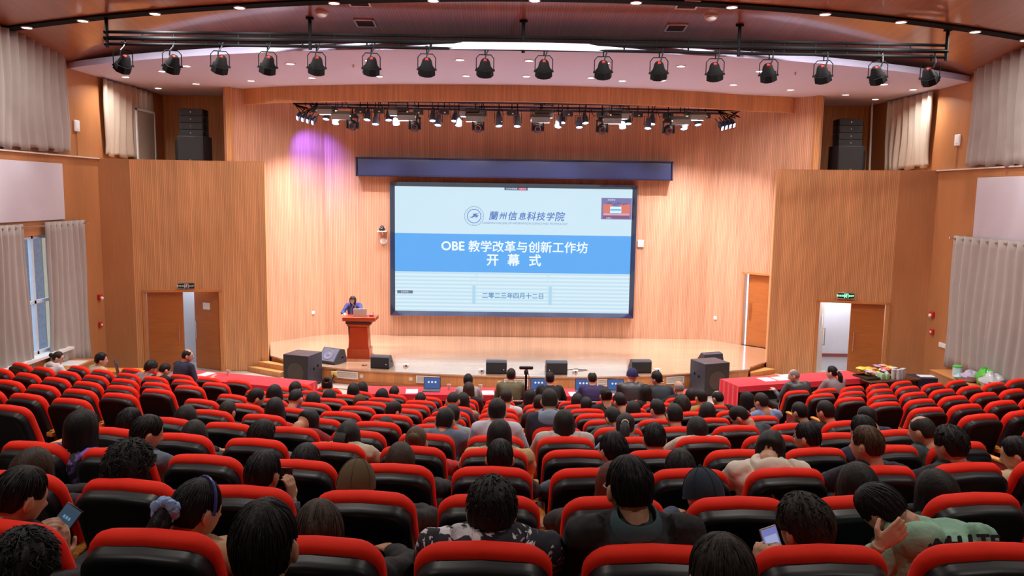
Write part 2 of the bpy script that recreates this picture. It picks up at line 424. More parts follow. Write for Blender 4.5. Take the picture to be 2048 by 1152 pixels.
# ------------------------------------------------------------------ doors and frames
def frame_on(P, Q, u0, u1, z0, z1, off=.0):
    """matrix: local x along P->Q from u0, y = toward the hall/stage side, z up"""
    P = Vector(P); Q = Vector(Q); d = (Q-P).normalized(); n = Vector((d.y, -d.x))
    M = Matrix(((d.x, -n.x, 0, P.x+d.x*u0+n.x*off), (d.y, -n.y, 0, P.y+d.y*u0+n.y*off), (0, 0, 1, z0), (0, 0, 0, 1)))
    return M   # local +y points away from the viewer side
def apply(o, M): o.matrix_world = M; return o
def handle_mb(x, z, y=-.05, L=.42):
    mb = MB(); mb.tube([(x, -.0, z-L/2+.03), (x, y, z-L/2), (x, y, z+L/2), (x, -.0, z+L/2-.03)], .012, 8)
    return mb
ABd = (Vector(B_)-Vector(A_)).length
def door_set(name, P, Q, rng, leafs):
    u0, u1, z0, z1 = rng
    M = frame_on(P, Q, u0, u1, z0, z1); w = u1-u0; h = z1-z0
    root = empty(name); root.matrix_world = M; struct(root)
    mb = MB()
    mb.box((-.02, .06, h/2), (.05, .18, h+.06)); mb.box((w+.02, .06, h/2), (.05, .18, h+.06)); mb.box((w/2, .06, h+.025), (w+.12, .18, .055))
    mb.build('door_frame', M_trimw, root, smooth=False)
    for (hx, wd, ang, hs, mat) in leafs:   # hinge x, signed width, swing angle, handle
        lf = MB(); s = 1 if wd > 0 else -1; W = abs(wd)
        Ml = Matrix.Translation((hx, .09, 0)) @ Matrix.Rotation(ang, 4, 'Z')
        lf.rbox((s*W/2, 0, h/2), (W-.01, .045, h-.01), .004)
        l = lf.build('door_leaf', mat, root, smooth=False); l.matrix_local = Ml
        for sy in (-1,):
            hd = handle_mb(s*(W-.09), .92, -.07).build('door_handle', M_chrome, l)
    return root
door_set('door_1', A_, B_, DL, [(.02, .78, 0, 1, M_door), (DL[1]-DL[0]-.02, -.74, R2D(-32), 1, M_door)])
door_set('door_2', B2_, A2_, DR, [(.02, .62, R2D(68), 1, plain('pale_leaf', (.62, .47, .36), rough=.35)), (DR[1]-DR[0]-.02, -.74, 0, 1, M_door)])
door_set('door_3', (5.45, 21.0), (7.5, 19.0), dS, [(.70, -.62, 0, 1, M_door)])
# corridors behind the two doors
mb = MB()
mb.box((-7.75, 18.98, 1.4), (2.3, .05, 2.8)); mb.box((-7.7, 18.6, 2.7), (2.2, .7, .05)); 
struct(mb.build('wall_corridor_left', M_greyw, smooth=False))
mb = MB()
mb.box((8.05, 18.93, 1.4), (2.7, .05, 2.8)); mb.box((8.1, 18.6, 2.7), (2.5, .6, .05)); mb.box((9.4, 18.4, 1.4), (.05, 1.0, 2.8))
struct(mb.build('wall_corridor_right', M_greyw, smooth=False))
mb = MB(); mb.box((8.05, 18.89, .37), (2.66, .02, .08)); struct(mb.build('baseboard_corridor', plain('maroon_paint', (.25, .07, .06), rough=.5), smooth=False))
def paper(name, M, w, h, label, cat='paper'):
    mb = MB(); mb.box((0, 0, 0), (w, .004, h)); o = mb.build(name, M_wplast, smooth=False); o.matrix_world = M; tag(o, label, cat); return o
ML = frame_on(A_, B_, DL[1]-.02, 0, 0, 0) @ Matrix.Translation((0, .09, 0)) @ Matrix.Rotation(R2D(-32), 4, 'Z')
paper('paper_notice', ML @ Matrix.Translation((-.36, -.03, 1.5)), .21, .16, 'white paper notice taped to the open leaf of the left hall door')
MR = frame_on(B2_, A2_, DR[0]+.02, 0, 0, 0) @ Matrix.Translation((0, .09, 0)) @ Matrix.Rotation(R2D(68), 4, 'Z')
paper('paper_notice', MR @ Matrix.Translation((.33, -.03, 1.35)), .16, .24, 'white paper notice taped to the open leaf of the right hall door')

# ------------------------------------------------------------------ text
def text(body, size, mat, parent, M, align='CENTER', off=0., ext=.0015, name='lettering', shear=0., sx=1.):
    cu = bpy.data.curves.new(name, 'FONT'); cu.body = body; cu.size = size; cu.align_x = align; cu.align_y = 'CENTER'
    cu.extrude = ext; cu.shear = shear; cu.resolution_u = 3
    cu.materials.append(mat)
    o = bpy.data.objects.new(name, cu); COL.objects.link(o)
    cu.offset = 0.; return text_mesh(o, parent, M @ Matrix.Diagonal((sx, 1, 1, 1)), max(0., off)*.75, mat, name)
RX = Matrix.Rotation(PI/2, 4, 'X')       # text facing -y
def text_mesh(o, parent, M, bold, mat, name):
    """font object -> one real mesh; bold strokes by overlaying shifted outlines"""
    bpy.context.view_layer.update()
    me = bpy.data.meshes.new_from_object(o.evaluated_get(bpy.context.evaluated_depsgraph_get()))
    bpy.data.objects.remove(o)
    vs = [v.co.copy() for v in me.vertices]; fs = [tuple(p.vertices) for p in me.polygons]; mb = MB()
    for k, (dx, dy) in enumerate([(0, 0)] if bold <= 0 else [(-bold, 0), (bold, 0), (0, bold), (0, -bold), (0, 0)]):
        mb.add([(v.x+dx, v.y+dy, v.z+k*.0002) for v in vs], fs)
    bpy.data.meshes.remove(me)
    ob = mb.build(name, mat, parent, smooth=False); ob.matrix_local = M
    return ob

# exit signs
def exit_sign(M, lit, label):
    root = empty('exit_sign'); root.matrix_world = M
    g = glow('exit_green', (.25, 1., .5), 2.5) if lit else M_wplast
    mb = MB(); mb.rbox((0, .02, 0), (.36, .045, .15), .006); mb.build('housing', M_chrome, root)
    mb = MB(); mb.box((0, -.004, 0), (.35, .008, .11)); mb.build('face_panel', plain('exit_face', (.0, .03, .02), rough=.3), root, smooth=False)
    text('安全出口', .05, g, root, Matrix.Translation((-.105, -.012, 0)) @ RX, off=.001)
    text('EXIT', .055, g, root, Matrix.Translation((.115, -.012, 0)) @ RX, off=.001)
    mb = MB()   # running figure in a doorway
    mb.box((-.035, -.012, 0), (.008, .006, .1)); mb.box((.045, -.012, 0), (.008, .006, .1)); mb.box((.005, -.012, .047), (.088, .006, .008))
    mb.sphere((.012, -.012, .028), .009, 8, 6); mb.tube([(.008, -.012, .02), (0, -.012, -.008)], .008, 6)
    mb.tube([(0, -.012, -.008), (.016, -.012, -.022), (.01, -.012, -.042)], .005, 6); mb.tube([(0, -.012, -.008), (-.014, -.012, -.02), (-.026, -.012, -.03)], .005, 6)
    mb.tube([(.008, -.012, .014), (.024, -.012, .004)], .004, 6); mb.tube([(.006, -.012, .014), (-.012, -.012, .008), (-.016, -.012, .02)], .004, 6)
    mb.build('running_figure', g, root)
    tag(root, label, 'sign'); return root
exit_sign(frame_on(A_, B_, 1.12, 0, 2.01, 0, .05), False, 'black exit sign with white lettering above the left hall door')
exit_sign(frame_on(B2_, A2_, 1.66, 0, 1.99, 0, .05), True, 'lit green exit sign above the right hall door')

# ------------------------------------------------------------------ LED screen with slide
SX0, SX1, SZ0, SZ1 = -3.08, 3.46, .92, 4.48
YW = 21.0
scr = empty('led_screen', ((SX0+SX1)/2, YW, (SZ0+SZ1)/2)); sw, sh = SX1-SX0, SZ1-SZ0
tag(scr, 'big lit LED wall screen showing a white and blue title slide', 'screen')
M_scrframe = plain('screen_frame_gloss', (.02, .02, .05), rough=.08, spec=.8, var=.05)
mb = MB(); t = .11; yo, yi = -.2, -.06
for (a, b, c, d) in (((-sw/2, -sh/2), (sw/2, -sh/2), (sw/2-t, -sh/2+t), (-sw/2+t, -sh/2+t)), ((sw/2, -sh/2), (sw/2, sh/2), (sw/2-t, sh/2-t), (sw/2-t, -sh/2+t)), ((sw/2, sh/2), (-sw/2, sh/2), (-sw/2+t, sh/2-t), (sw/2-t, sh/2-t)), ((-sw/2, sh/2), (-sw/2, -sh/2), (-sw/2+t, -sh/2+t), (-sw/2+t, sh/2-t))):
    mb.add([(a[0], yo, a[1]), (b[0], yo, b[1]), (c[0], yi, c[1]), (d[0], yi, d[1]), (a[0], 0, a[1]), (b[0], 0, b[1])], [(0, 1, 2, 3), (4, 5, 1, 0)])
mb.build('frame', M_scrframe, scr, smooth=False)
m, nt, b = new_mat('led_slide')   # emissive white with fine scan lines
tc = N(nt, 'ShaderNodeTexCoord'); sp_ = N(nt, 'ShaderNodeSeparateXYZ'); lk(nt, tc.outputs['Object'], sp_.inputs[0])
wv = N(nt, 'ShaderNodeMath', operation='MULTIPLY'); lk(nt, sp_.outputs[2], wv.inputs[0]); wv.inputs[1].default_value = 62.
sn = N(nt, 'ShaderNodeMath', operation='SINE'); lk(nt, wv.outputs[0], sn.inputs[0])
lo = N(nt, 'ShaderNodeMapRange'); lo.inputs[1].default_value = .35; lo.inputs[2].default_value = -.7; lo.inputs[3].default_value = 0; lo.inputs[4].default_value = 1; lk(nt, sp_.outputs[2], lo.inputs[0])
mm = N(nt, 'ShaderNodeMath', operation='MULTIPLY'); lk(nt, sn.outputs[0], mm.inputs[0]); lk(nt, lo.outputs[0], mm.inputs[1])
mr = N(nt, 'ShaderNodeMapRange'); mr.inputs[1].default_value = -1; mr.inputs[2].default_value = 1; lk(nt, mm.outputs[0], mr.inputs[0])
cr = N(nt, 'ShaderNodeMix', data_type='RGBA'); lk(nt, mr.outputs[0], cr.inputs[0])
cr.inputs[6].default_value = rgba(srgb(190, 225, 242)); cr.inputs[7].default_value = rgba(srgb(222, 240, 250))
lk(nt, cr.outputs[2], b.inputs['Emission Color']); b.inputs['Emission Strength'].default_value = 1.0; b.inputs['Base Color'].default_value = (.01, .01, .01, 1); b.inputs['Roughness'].default_value = .6
b.inputs['Specular IOR Level'].default_value = .1
MSLIDE = m
def flat(name, cx, cz, w, h, mat, dy=-.062, parent=None):
    mb = MB(); mb.box((cx, dy, cz), (w, .004, h)); return mb.build(name, mat, parent or scr, smooth=False)
iw, ih = sw-2*t, sh-2*t
flat('display', 0, 0, iw, ih, MSLIDE, -.06)
def pz(py): return ih/2 - (py-364)/(626-364)*ih     # slide coordinates from the top
def pxx(px): return -iw/2 + (px-789)/(1262-789)*iw
G = lambda n, c, s=1.: glow(n, srgb(*c), s)
flat('title_band', 0, (pz(461.5)+pz(542))/2, iw, pz(461.5)-pz(542), G('slide_blue', (72, 165, 240)), -.066)
TT = lambda x, z, y=-.072: Matrix.Translation((x, y, z)) @ RX
wt = G('slide_white', (232, 246, 252)); bl = G('slide_logo_blue', (60, 110, 190)); gy = G('slide_grey_blue', (110, 150, 205)); dt = G('slide_date_blue', (70, 140, 195))
text('OBE', .335, wt, scr, TT(pxx(905), pz(488)), off=.012, sx=1.0, name='title_lettering')
text('教学改革与创新工作坊', .322, wt, scr, TT(pxx(1056), pz(489)), off=.008, name='title_lettering')
text('开', .34, wt, scr, TT(pxx(985), pz(517)), off=.01, name='title_lettering'); text('幕', .34, wt, scr, TT(pxx(1027), pz(517)), off=.01, name='title_lettering'); text('式', .34, wt, scr, TT(pxx(1070), pz(517)), off=.01, name='title_lettering')
for i, ch in enumerate('蘭州信息科技学院'):
    text(ch, (.25, .21, .25, .21, .25, .24, .23, .26)[i], bl, scr, TT(pxx(985+i*18.9+(0, 0, 0, 1, 0, 0, 0, 0)[i]), pz(424)), off=.005, shear=.18, name='school_lettering')
text('LANZHOU COLLEGE OF INFORMATION SCIENCE AND TECHNOLOGY', .077, gy, scr, TT(pxx(1049), pz(438)), off=.0008, sx=.93, name='school_lettering')
text('二零二三年四月十二日', .168, dt, scr, TT(pxx(1027), pz(592)), off=.004, name='date_lettering')
# emblem: two rings, ring marks and the running-horse-like swoosh
em = empty('emblem'); em.parent = scr; em.location = (pxx(947), -.072, pz(424))
def ring(r, w, mat, nm):
    mb = MB(); n = 48; V = []; Fc = []
    for k in range(n):
        a = 2*PI*k/n
        for rr in (r-w/2, r+w/2): V.append((rr*math.cos(a), 0, rr*math.sin(a)))
    for k in range(n):
        k2 = (k+1) % n; Fc.append((k*2, k*2+1, k2*2+1, k2*2))
    mb.add(V, Fc); return mb.build(nm, mat, em, smooth=False)
ring(.255, .012, gy, 'outer_ring'); ring(.18, .018, bl, 'inner_ring')
mb = MB()
for k in range(18):
    a = 2*PI*k/18; mb.box((.218*math.cos(a), 0, .218*math.sin(a)), (.022, .003, .012), ry=-a+PI/2)
mb.build('ring_marks', gy, em, smooth=False)
mb = MB()
sw_poly = [(-.14, -.035), (-.06, -.015), (-.02, .02), (-.035, .055), (.02, .07), (.13, .072), (.09, .05), (.05, .035), (.09, .02), (.13, .03), (.08, -.03), (.03, -.045), (.05, -.01), (0, -.02), (-.05, -.045)]
mb.add([(x, -.003, z) for x, z in sw_poly], [tuple(range(len(sw_poly)))]); mb.build('swoosh', bl, em, smooth=False)
# meeting-app overlays
flat('status_bar', pxx(1030), pz(366.5), .62, .07, G('ui_dark', (95, 130, 160), .7), -.067)
flat('status_bar', pxx(1042), pz(366.5), .22, .07, G('ui_red', (205, 80, 120), .8), -.07)
text('正在共享屏幕', .05, wt, scr, TT(pxx(1021), pz(366.5), -.074)); text('结束共享', .045, wt, scr, TT(pxx(1043), pz(366.5), -.074))
flat('status_bar', pxx(809), pz(585.5), .42, .085, G('ui_dark', (95, 130, 160), .7), -.067)
text('正在讲话：', .05, wt, scr, TT(pxx(810), pz(585.5), -.072))
vx, vz = pxx(1231), pz(404.5); vw, vh = .81, .57
flat('video_panel', vx, vz, vw, vh, G('vid_purple', (125, 125, 185), .8), -.067)
flat('video_panel', vx-.23, vz-.03, .25, .3, G('vid_red', (225, 120, 105), .9), -.07); flat('video_panel', vx+.23, vz-.03, .28, .3, G('vid_red', (225, 120, 105), .9), -.07)
flat('video_panel', vx-.02, vz-.03, .3, .17, G('vid_screen', (205, 240, 250), 1.), -.072); flat('video_panel', vx-.02, vz-.03, .28, .045, G('vid_band', (110, 185, 225), 1.), -.075)
flat('video_panel', vx, vz-.15, .68, .05, G('vid_floor', (215, 175, 200), .9), -.072); flat('video_panel', vx, vz-.22, .7, .08, G('vid_seats', (140, 85, 130), .8), -.07)
text('正在讲话：', .05, wt, scr, TT(vx-.12, vz+.23, -.078)); text('主持人', .05, wt, scr, TT(vx-.2, vz-.25, -.078))
mb = MB()
for i in range(14): mb.box((vx-.26+i*.04, -.073, vz+.13+.02*math.sin(i)), (.02, .003, .03))
mb.build('video_panel', G('vid_dark', (70, 60, 110), .8), scr, smooth=False)
# faint line drawing of the campus gate on the lower slide
fa = G('slide_sketch', (168, 212, 234)); fb = G('slide_sketch2', (192, 224, 240))
for sx_, cxp in ((1, 948), (-1, 1102)):
    mb = MB(); x = pxx(cxp); z0 = pz(609); z1 = pz(548)
    for dx in (-.1, -.07, .07, .1): mb.box((x+dx, -.064, (z0+z1)/2-.05), (.008, .003, z1-z0-.1))
    mb.box((x+sx_*.0, -.064, z1-.03), (.26, .003, .008)); mb.box((x, -.064, z1+.03), (.2, .003, .008)); mb.box((x+sx_*.06, -.064, z1), (.06, .003, .08)); mb.box((x, -.064, z1-.1), (.2, .003, .008))
    mb.build('gate_sketch', fb, scr, smooth=False)
    mb = MB(); mb.box((x, -.0635, pz(590)), (.09, .003, .5)); mb.build('gate_sketch', fa, scr, smooth=False)
mb = MB(); mb.box((0, -.064, pz(560)), (pxx(1094)-pxx(956), .003, .012)); mb.box((0, -.064, pz(564)), (pxx(1094)-pxx(956), .003, .006)); mb.box((0, -.064, pz(571)), (pxx(1090)-pxx(960), .003, .006))
for i in range(46):
    x = pxx(962)+i*(pxx(1090)-pxx(962))/45; mb.box((x, -.064, pz(576)-.05), (.006, .003, .12))
    if 8 < i < 37: mb.box((x, -.064, pz(606)), (.006, .003, .18))
for cxp, s in ((892, 1), (1160, -1)):
    x = pxx(cxp)
    for k in range(5): mb.box((x, -.064, pz(578+k*7)), (.95-.05*k, .003, .006))
    for k in range(12): mb.box((x-.45+k*.08, -.064, pz(592)), (.006, .003, .42 if 2 < k < 9 else .3))
    mb.box((x+s*.3, -.064, pz(600)), (.3, .003, .01), ry=s*.4)
mb.build('campus_sketch', fb, scr, smooth=False)

# dark blue projection-screen housing above
hb = empty('screen_housing', (.2, YW-.01, 4.86)); tag(hb, 'long dark blue box housing mounted on the wall above the big screen', 'screen housing')
mb = MB(); mb.rbox((0, -.17, 0), (8.2, .32, .44), .01); mb.build('housing_box', plain('housing_blue', (.035, .045, .11), rough=.35, var=.1), hb)
mb = MB()
for z in (-.23, .23): mb.box((0, -.18, z), (8.3, .34, .035))
for x in (-4.13, 4.13): mb.box((x, -.18, 0), (.035, .34, .49))
mb.build('edge_trim', plain('housing_trim', (.02, .022, .05), rough=.3), hb, smooth=False)

# small wall devices
def wall_dev(name, x, z, label, cat, build, y=YW):
    r = empty(name, (x, y, z)); build(r); tag(r, label, cat); return r
def ap(r, w=.17, h=.2):
    mb = MB(); mb.rbox((0, -.02, 0), (w, .04, h), .03); mb.build('cover', M_wplast, r); mb = MB(); mb.sphere((0, -.04, -h*.3), .008, 8, 6); mb.build('status_light', M_black, r)
wall_dev('wall_access_point', 3.62, 2.93, 'white rounded wireless device on the wall right of the big screen', 'wireless device', ap)
def camr(r):
    mb = MB(); mb.rbox((0, -.14, .0), (.24, .26, .02), .005); mb.tube([(0, 0, -.1), (0, -.2, 0)], .012); mb.build('shelf_bracket', M_wplast, r)
    mb = MB(); mb.rbox((0, -.14, .05), (.16, .12, .07), .02); mb.sphere((0, -.17, .1), .06, 12, 8); mb.build('camera_head', M_blackp, r)
    mb = MB(); mb.lathe([(.025, 0), (.03, .03), (.02, .04)], (0, -.22, .1), 12, (0, -1, 0)); mb.build('lens', M_chrome, r)
wall_dev('wall_camera', -3.3, 3.17, 'small dark camera on a white wall bracket left of the big screen', 'camera', camr)
def rnd(r):
    mb = MB(); mb.lathe([(.09, 0), (.09, .03), (.07, .045)], (0, 0, 0), 20, (0, -1, 0)); mb.build('cover', M_wplast, r)
wall_dev('wall_sounder', -3.28, 2.9, 'round white disc below the wall camera', 'sounder', rnd)
def swt(r, mat=None):
    mb = MB(); mb.rbox((0, -.008, 0), (.09, .016, .09), .006); mb.build('plate', M_wplast, r); mb = MB(); mb.box((0, -.018, 0), (.04, .006, .03)); mb.build('socket_face', M_greyw, r)
wall_dev('wall_socket', -5.13, .98, 'white socket plate on the stage wall left of the lectern', 'socket', swt, y=20.7)
s_ = wall_dev('wall_socket', 5.67, .97, 'white socket plate on the stage wall left of the stage door', 'socket', swt, y=20.77); s_.rotation_euler.z = R2D(-44)
bpy.data.objects['wall_socket'].rotation_euler.z = R2D(45)
def side_dev(name, x, y, z, label, cat, build):
    r = empty(name, (x, y, z), PI/2 if x < 0 else -PI/2); build(r); tag(r, label, cat); return r
side_dev('wall_access_point', XL-.06, 16.75, 5.49, 'white rounded wireless device high on the left wall', 'wireless device', lambda r: ap(r, .2, .24))
side_dev('wall_access_point', XR+.06, 16.75, 5.47, 'white rounded wireless device high on the right wall', 'wireless device', lambda r: ap(r, .2, .24))
def cablestrip(name, x, y, z0, z1, label):
    mb = MB(); mb.tube([(x, y, z0), (x, y, z1)], .006, 6); o = mb.build(name, plain('cable_tan', (.3, .15, .07)), None); tag(o, label, 'cable')
cablestrip('cable', XL-.045, 16.75, ZL+.02, 5.38, 'thin cable running down the left wall from the wireless device')
cablestrip('cable', XR+.045, 16.75, ZL+.02, 5.36, 'thin cable running down the right wall from the wireless device')
red = plain('alarm_red', (.5, .02, .015), rough=.35)
def alarm(r):
    mb = MB(); mb.rbox((0, -.03, 0), (.13, .06, .13), .012); mb.build('base_box', red, r)
    mb = MB(); mb.sphere((0, -.07, -.02), .04, 12, 8); mb.build('strobe_lens', M_wplast, r)
def callp(r):
    mb = MB(); mb.rbox((0, -.025, 0), (.12, .05, .12), .01); mb.build('base_box', red, r); mb = MB(); mb.box((0, -.055, 0), (.05, .01, .05)); mb.build('push_plate', M_wplast, r)
side_dev('alarm_strobe', XL, 17.22, 1.8, 'red alarm sounder with clear lens on the left wall', 'alarm', alarm)
side_dev('call_point', XL, 17.2, 1.19, 'small red alarm button box on the left wall', 'alarm button', callp)
side_dev('alarm_strobe', XR, 17.08, 1.68, 'red alarm sounder with pale lens on the right wall', 'alarm', alarm)
side_dev('call_point', XR, 17.04, 1.3, 'small red alarm button box on the right wall', 'alarm button', callp)
def wsock(r):
    mb = MB(); mb.rbox((0, -.015, 0), (.26, .03, .1), .006); mb.build('plate', M_wplast, r)
side_dev('wall_socket', XR, 16.6, 1.08, 'white double socket strip on the right wall beside the curtain', 'socket', wsock)

# ------------------------------------------------------------------ curtains, windows, panels
M_curt = plain('curtain_cloth', (.38, .335, .31), rough=.85, var=.08, vscale=3., bump=.25, bscale=300., sheen=.2)
M_curtb = plain('curtain_cloth_pale', (.46, .385, .31), rough=.85, var=.08, vscale=3., bump=.25, bscale=300., sheen=.2)
def curtain(x, y0, y1, z0, z1, pleats, amp, label, mat, gather=0., seed=1, rod=False, group=None, flare=0.):
    rnd_ = random.Random(seed); n = pleats*10; m = 14; L = y1-y0; V = []; Fc = []
    ph = [rnd_.uniform(-.6, .6) for _ in range(pleats+2)]; am = [rnd_.uniform(.6, 1.3) for _ in range(pleats+2)]
    sg = 1 if x < 0 else -1
    for j in range(m+1):
        t = j/m; z = z1 + (z0-z1)*t
        for i in range(n+1):
            u = i/n; p = u*pleats; k = int(p); a = am[k]*(1-(p-k))+am[min(k+1, pleats)]*(p-k)
            w = 1 - gather*math.sin(PI*min(1, t*.9))*.5 + flare*t
            yy = (y0+y1)/2 + (u-.5)*L*w + .02*math.sin(9*u+5*t+seed)*t*3
            xx = x + sg*(.10 + amp*a*math.sin(2*PI*p + ph[k]*t*1.2)*(1-.25*t) + .03*t*math.sin(5*u+seed))
            zz = z - (.03*math.sin(2*PI*p*.5+seed)+.05*math.sin(3.3*u+seed) if j == m else 0)
            V.append((xx, yy, zz))
    for j in range(m):
        for i in range(n): Fc.append((j*(n+1)+i, j*(n+1)+i+1, (j+1)*(n+1)+i+1, (j+1)*(n+1)+i))
    mb = MB(); mb.add(V, Fc)
    root = empty('curtain', (0, 0, 0)); tag(root, label, 'curtain', group)
    o = mb.build('drape', mat, root); md = o.modifiers.new('s', 'SOLIDIFY'); md.thickness = .008
    if rod:
        mb = MB()
        for i in range(pleats):
            yy = y0 + (i+.5)/pleats*L
            mb.lathe([(.018, -.006), (.034, -.006), (.034, .006), (.018, .006)], (x+sg*(.1), yy, z1-.06), 12, (0, 1, 0))
        mb.build('eyelets', M_chrome, root)
    return root
curtain(XL, 12.6, 14.5, .55, 3.52, 10, .05, 'grey beige lower curtain at the far left edge, nearest part of the left window', M_curt, seed=2, rod=True, flare=.05)
curtain(XL, 15.18, 16.6, .62, 3.53, 7, .05, 'grey beige lower curtain drawn to the far side of the left window', M_curt, seed=5, rod=True, flare=.06)
curtain(XL-.05, 12.4, 16.3, ZL+.04, 7.0, 16, .055, 'long grey beige upper curtain filling the left wall edge', M_curt, seed=8)
curtain(XL-.05, 17.75, 20.2, ZL+.05, 6.6, 9, .06, 'beige upper curtain nearest the left speaker array', M_curtb, seed=4)
curtain(XR, 12.2, 16.35, .74, 3.47, 15, .055, 'wide grey beige lower curtain on the right wall', M_curt, seed=11, rod=True, flare=.03)
curtain(XR+.05, 12.2, 16.2, ZL+.05, 6.98, 15, .06, 'long pale upper curtain at the right wall edge', M_curt, seed=13)
curtain(XR+.05, 17.7, 19.8, ZL+.06, 6.6, 8, .07, 'pale beige upper curtain nearest the right speaker array', M_curtb, seed=17)
for x, y0, y1, z, lb in ((XL, 12.4, 16.72, 3.46, 'thin curtain rod over the lower left window'), (XR, 12.2, 16.5, 3.41, 'thin curtain rod over the lower right curtain')):
    sg = 1 if x < 0 else -1; mb = MB(); mb.tube([(x+sg*.1, y0, z), (x+sg*.1, y1, z)], .014, 8); mb.sphere((x+sg*.1, y1, z), .028)
    r = empty('curtain_rod'); tag(r, lb, 'curtain rod'); mb.build('pole', M_chrome, r)
    mb = MB()
    for yy in (y0+.2, (y0+y1)/2, y1-.1): mb.box((x+sg*.05, yy, z), (.1, .02, .02))
    mb.build('bracket', M_chrome, r, smooth=False)
# window left
wf = empty('window_1', (XL-.08, 0, 0)); struct(wf); al = plain('window_alu', (.62, .66, .7), rough=.4)
y0, y1, z0, z1 = WIN; mb = MB()
for yy in (y0+.03, 14.45, 14.98, y1-.03): mb.box((0, yy, (z0+z1)/2), (.07, .06, z1-z0))
for zz in (z0+.03, 2.0, z1-.03): mb.box((0, (y0+y1)/2, zz), (.07, y1-y0, .06))
mb.build('window_frame', al, wf, smooth=False)
gm, nt, b = new_mat('window_glass'); b.inputs['Base Color'].default_value = (.9, .95, 1, 1); b.inputs['Transmission Weight'].default_value = 1; b.inputs['Roughness'].default_value = 0; b.inputs['IOR'].default_value = 1.02
mb = MB(); mb.box((0, (y0+y1)/2, (z0+z1)/2), (.006, y1-y0-.06, z1-z0-.06)); mb.build('window_pane', gm, wf, smooth=False)
mb = MB(); mb.box((.12, (y0+y1)/2, z0-.02), (.34, y1-y0+.1, .05)); mb.build('window_sill', M_wplast, wf, smooth=False)
wf2 = empty('window_2', (XR+.08, 0, 0)); struct(wf2); mb = MB()
for yy in (12.93, 14.2, 15.57): mb.box((0, yy, 2.1), (.07, .06, 2.2))
for zz in (1.03, 2.1, 3.17): mb.box((0, 14.25, zz), (.07, 2.7, .06))
mb.build('window_frame', al, wf2, smooth=False)
mb = MB(); mb.box((0, 14.25, 2.1), (.006, 2.64, 2.14)); mb.build('window_pane', gm, wf2, smooth=False)
# outside the left window: facade pillar, kerb, pavement, red figure board far away
mb = MB(); mb.box((-10.75, 17.55, 1.5), (.3, .7, 6)); tag(mb.build('brick_pillar', plain('grey_brick', (.30, .34, .42), rough=.8, var=.3, vscale=12.), smooth=False), 'grey brick pillar outside the left window', 'pillar')
mb = MB(); mb.box((-10.75, 18.2, 1.5), (.3, .55, 6)); tag(mb.build('pillar', plain('cream_render', (.75, .72, .5), rough=.8), smooth=False), 'cream rendered pier outside the left window', 'pillar')
mb = MB(); mb.box((-14, 16, 0.1), (9, 26, .1)); struct(mb.build('ground', plain('pavement', (.5, .55, .6), rough=.9), smooth=False))
mb = MB(); mb.rbox((-13.2, 21.0, 2.6), (.1, 1.6, 1.9), .02); mb.box((-13.2, 21.0, 1.0), (.08, .1, 1.8)); tag(mb.build('outdoor_board', plain('board_pink', (.75, .35, .35), rough=.5, var=.4, vscale=2.), smooth=False), 'pink and white board standing outside the left window', 'board')
# white fabric wall panels
for x, ya, yb, za, zb, lb in ((XL, 12.4, 16.0, 3.56, 4.68, 'white flat panel on the left wall above the lower curtains'), (XR, 12.2, 15.8, 3.46, 4.66, 'white flat panel on the right wall above the lower curtain')):
    sg = 1 if x < 0 else -1; mb = MB(); mb.rbox((x+sg*.02, (ya+yb)/2, (za+zb)/2), (.04, yb-ya, zb-za), .006); tag(mb.build('wall_panel', plain('panel_white', (.58, .54, .61), rough=.7, var=.02)), lb, 'panel')
# framed mesh screen leaning against the left upper curtain
fs = empty('framed_panel', (XL+.22, 19.55, ZL+.02)); tag(fs, 'white framed insect screen leaning on the beige curtain above the left block', 'frame')
mb = MB(); hh = 1.25; ww = .95
for s in (-1, 1): mb.box((-.08, s*ww/2, hh/2), (.03, .05, hh), ry=0)
mb.box((-.08, 0, .03), (.03, ww, .05)); mb.box((-.08, 0, hh-.02), (.03, ww+.05, .05)); mb.build('frame', M_wplast, fs, smooth=False)
mb = MB(); mb.box((-.08, 0, hh/2), (.006, ww-.05, hh-.06)); mb.build('mesh_panel', plain('mesh_grey', (.33, .29, .25), rough=.8), fs, smooth=False)
mb = MB(); mb.tube([(9.3, 20.2, ZL+.02), (9.3, 20.3, ZS)], .025, 8); tag(mb.build('wall_conduit', M_wplast), 'white vertical pipe beside the right upper curtain', 'pipe')

# ------------------------------------------------------------------ ceiling items
M_lamp = glow('downlight_glow', (1., .95, .88), 14.)
for i, (x, y) in enumerate([(-8.4, 17.65), (-7.2, 16.74), (-8.5, 19.5), (-7.23, 18.59), (-5.75, 17.95), (-4.21, 15.52), (-4.24, 17.34), (-2.73, 16.97), (-.89, 14.76), (-.88, 16.71), (.38, 14.75), (.38, 16.65), (1.73, 16.71), (2.44, 17.07), (3.26, 16.91), (3.25, 15.09), (4.91, 17.4), (4.89, 15.53), (6.4, 18.05), (7.95, 18.75), (8.0, 16.98), (9.0, 17.71), (9.0, 19.5), (-2.6, 15.0), (-6.4, 16.0), (6.4, 16.0), (1.8, 14.85)]):
    r = empty('downlight', (x, y, ZS)); tag(r, 'small round lit downlight in the white soffit above the stage front', 'ceiling light', 'downlights in the white soffit')
    mb = MB(); mb.lathe([(.1, 0), (.1, -.012), (.075, -.014), (.07, -.004)], (0, 0, 0), 16); mb.build('trim_ring', M_wplast, r)
    mb = MB(); mb.lathe([(.07, -.003), (.07, -.008)], (0, 0, 0), 16); mb.build('lamp_disc', M_lamp, r)
M_lamp2 = glow('track_glow', (1., .97, .92), 18.)
tl = []
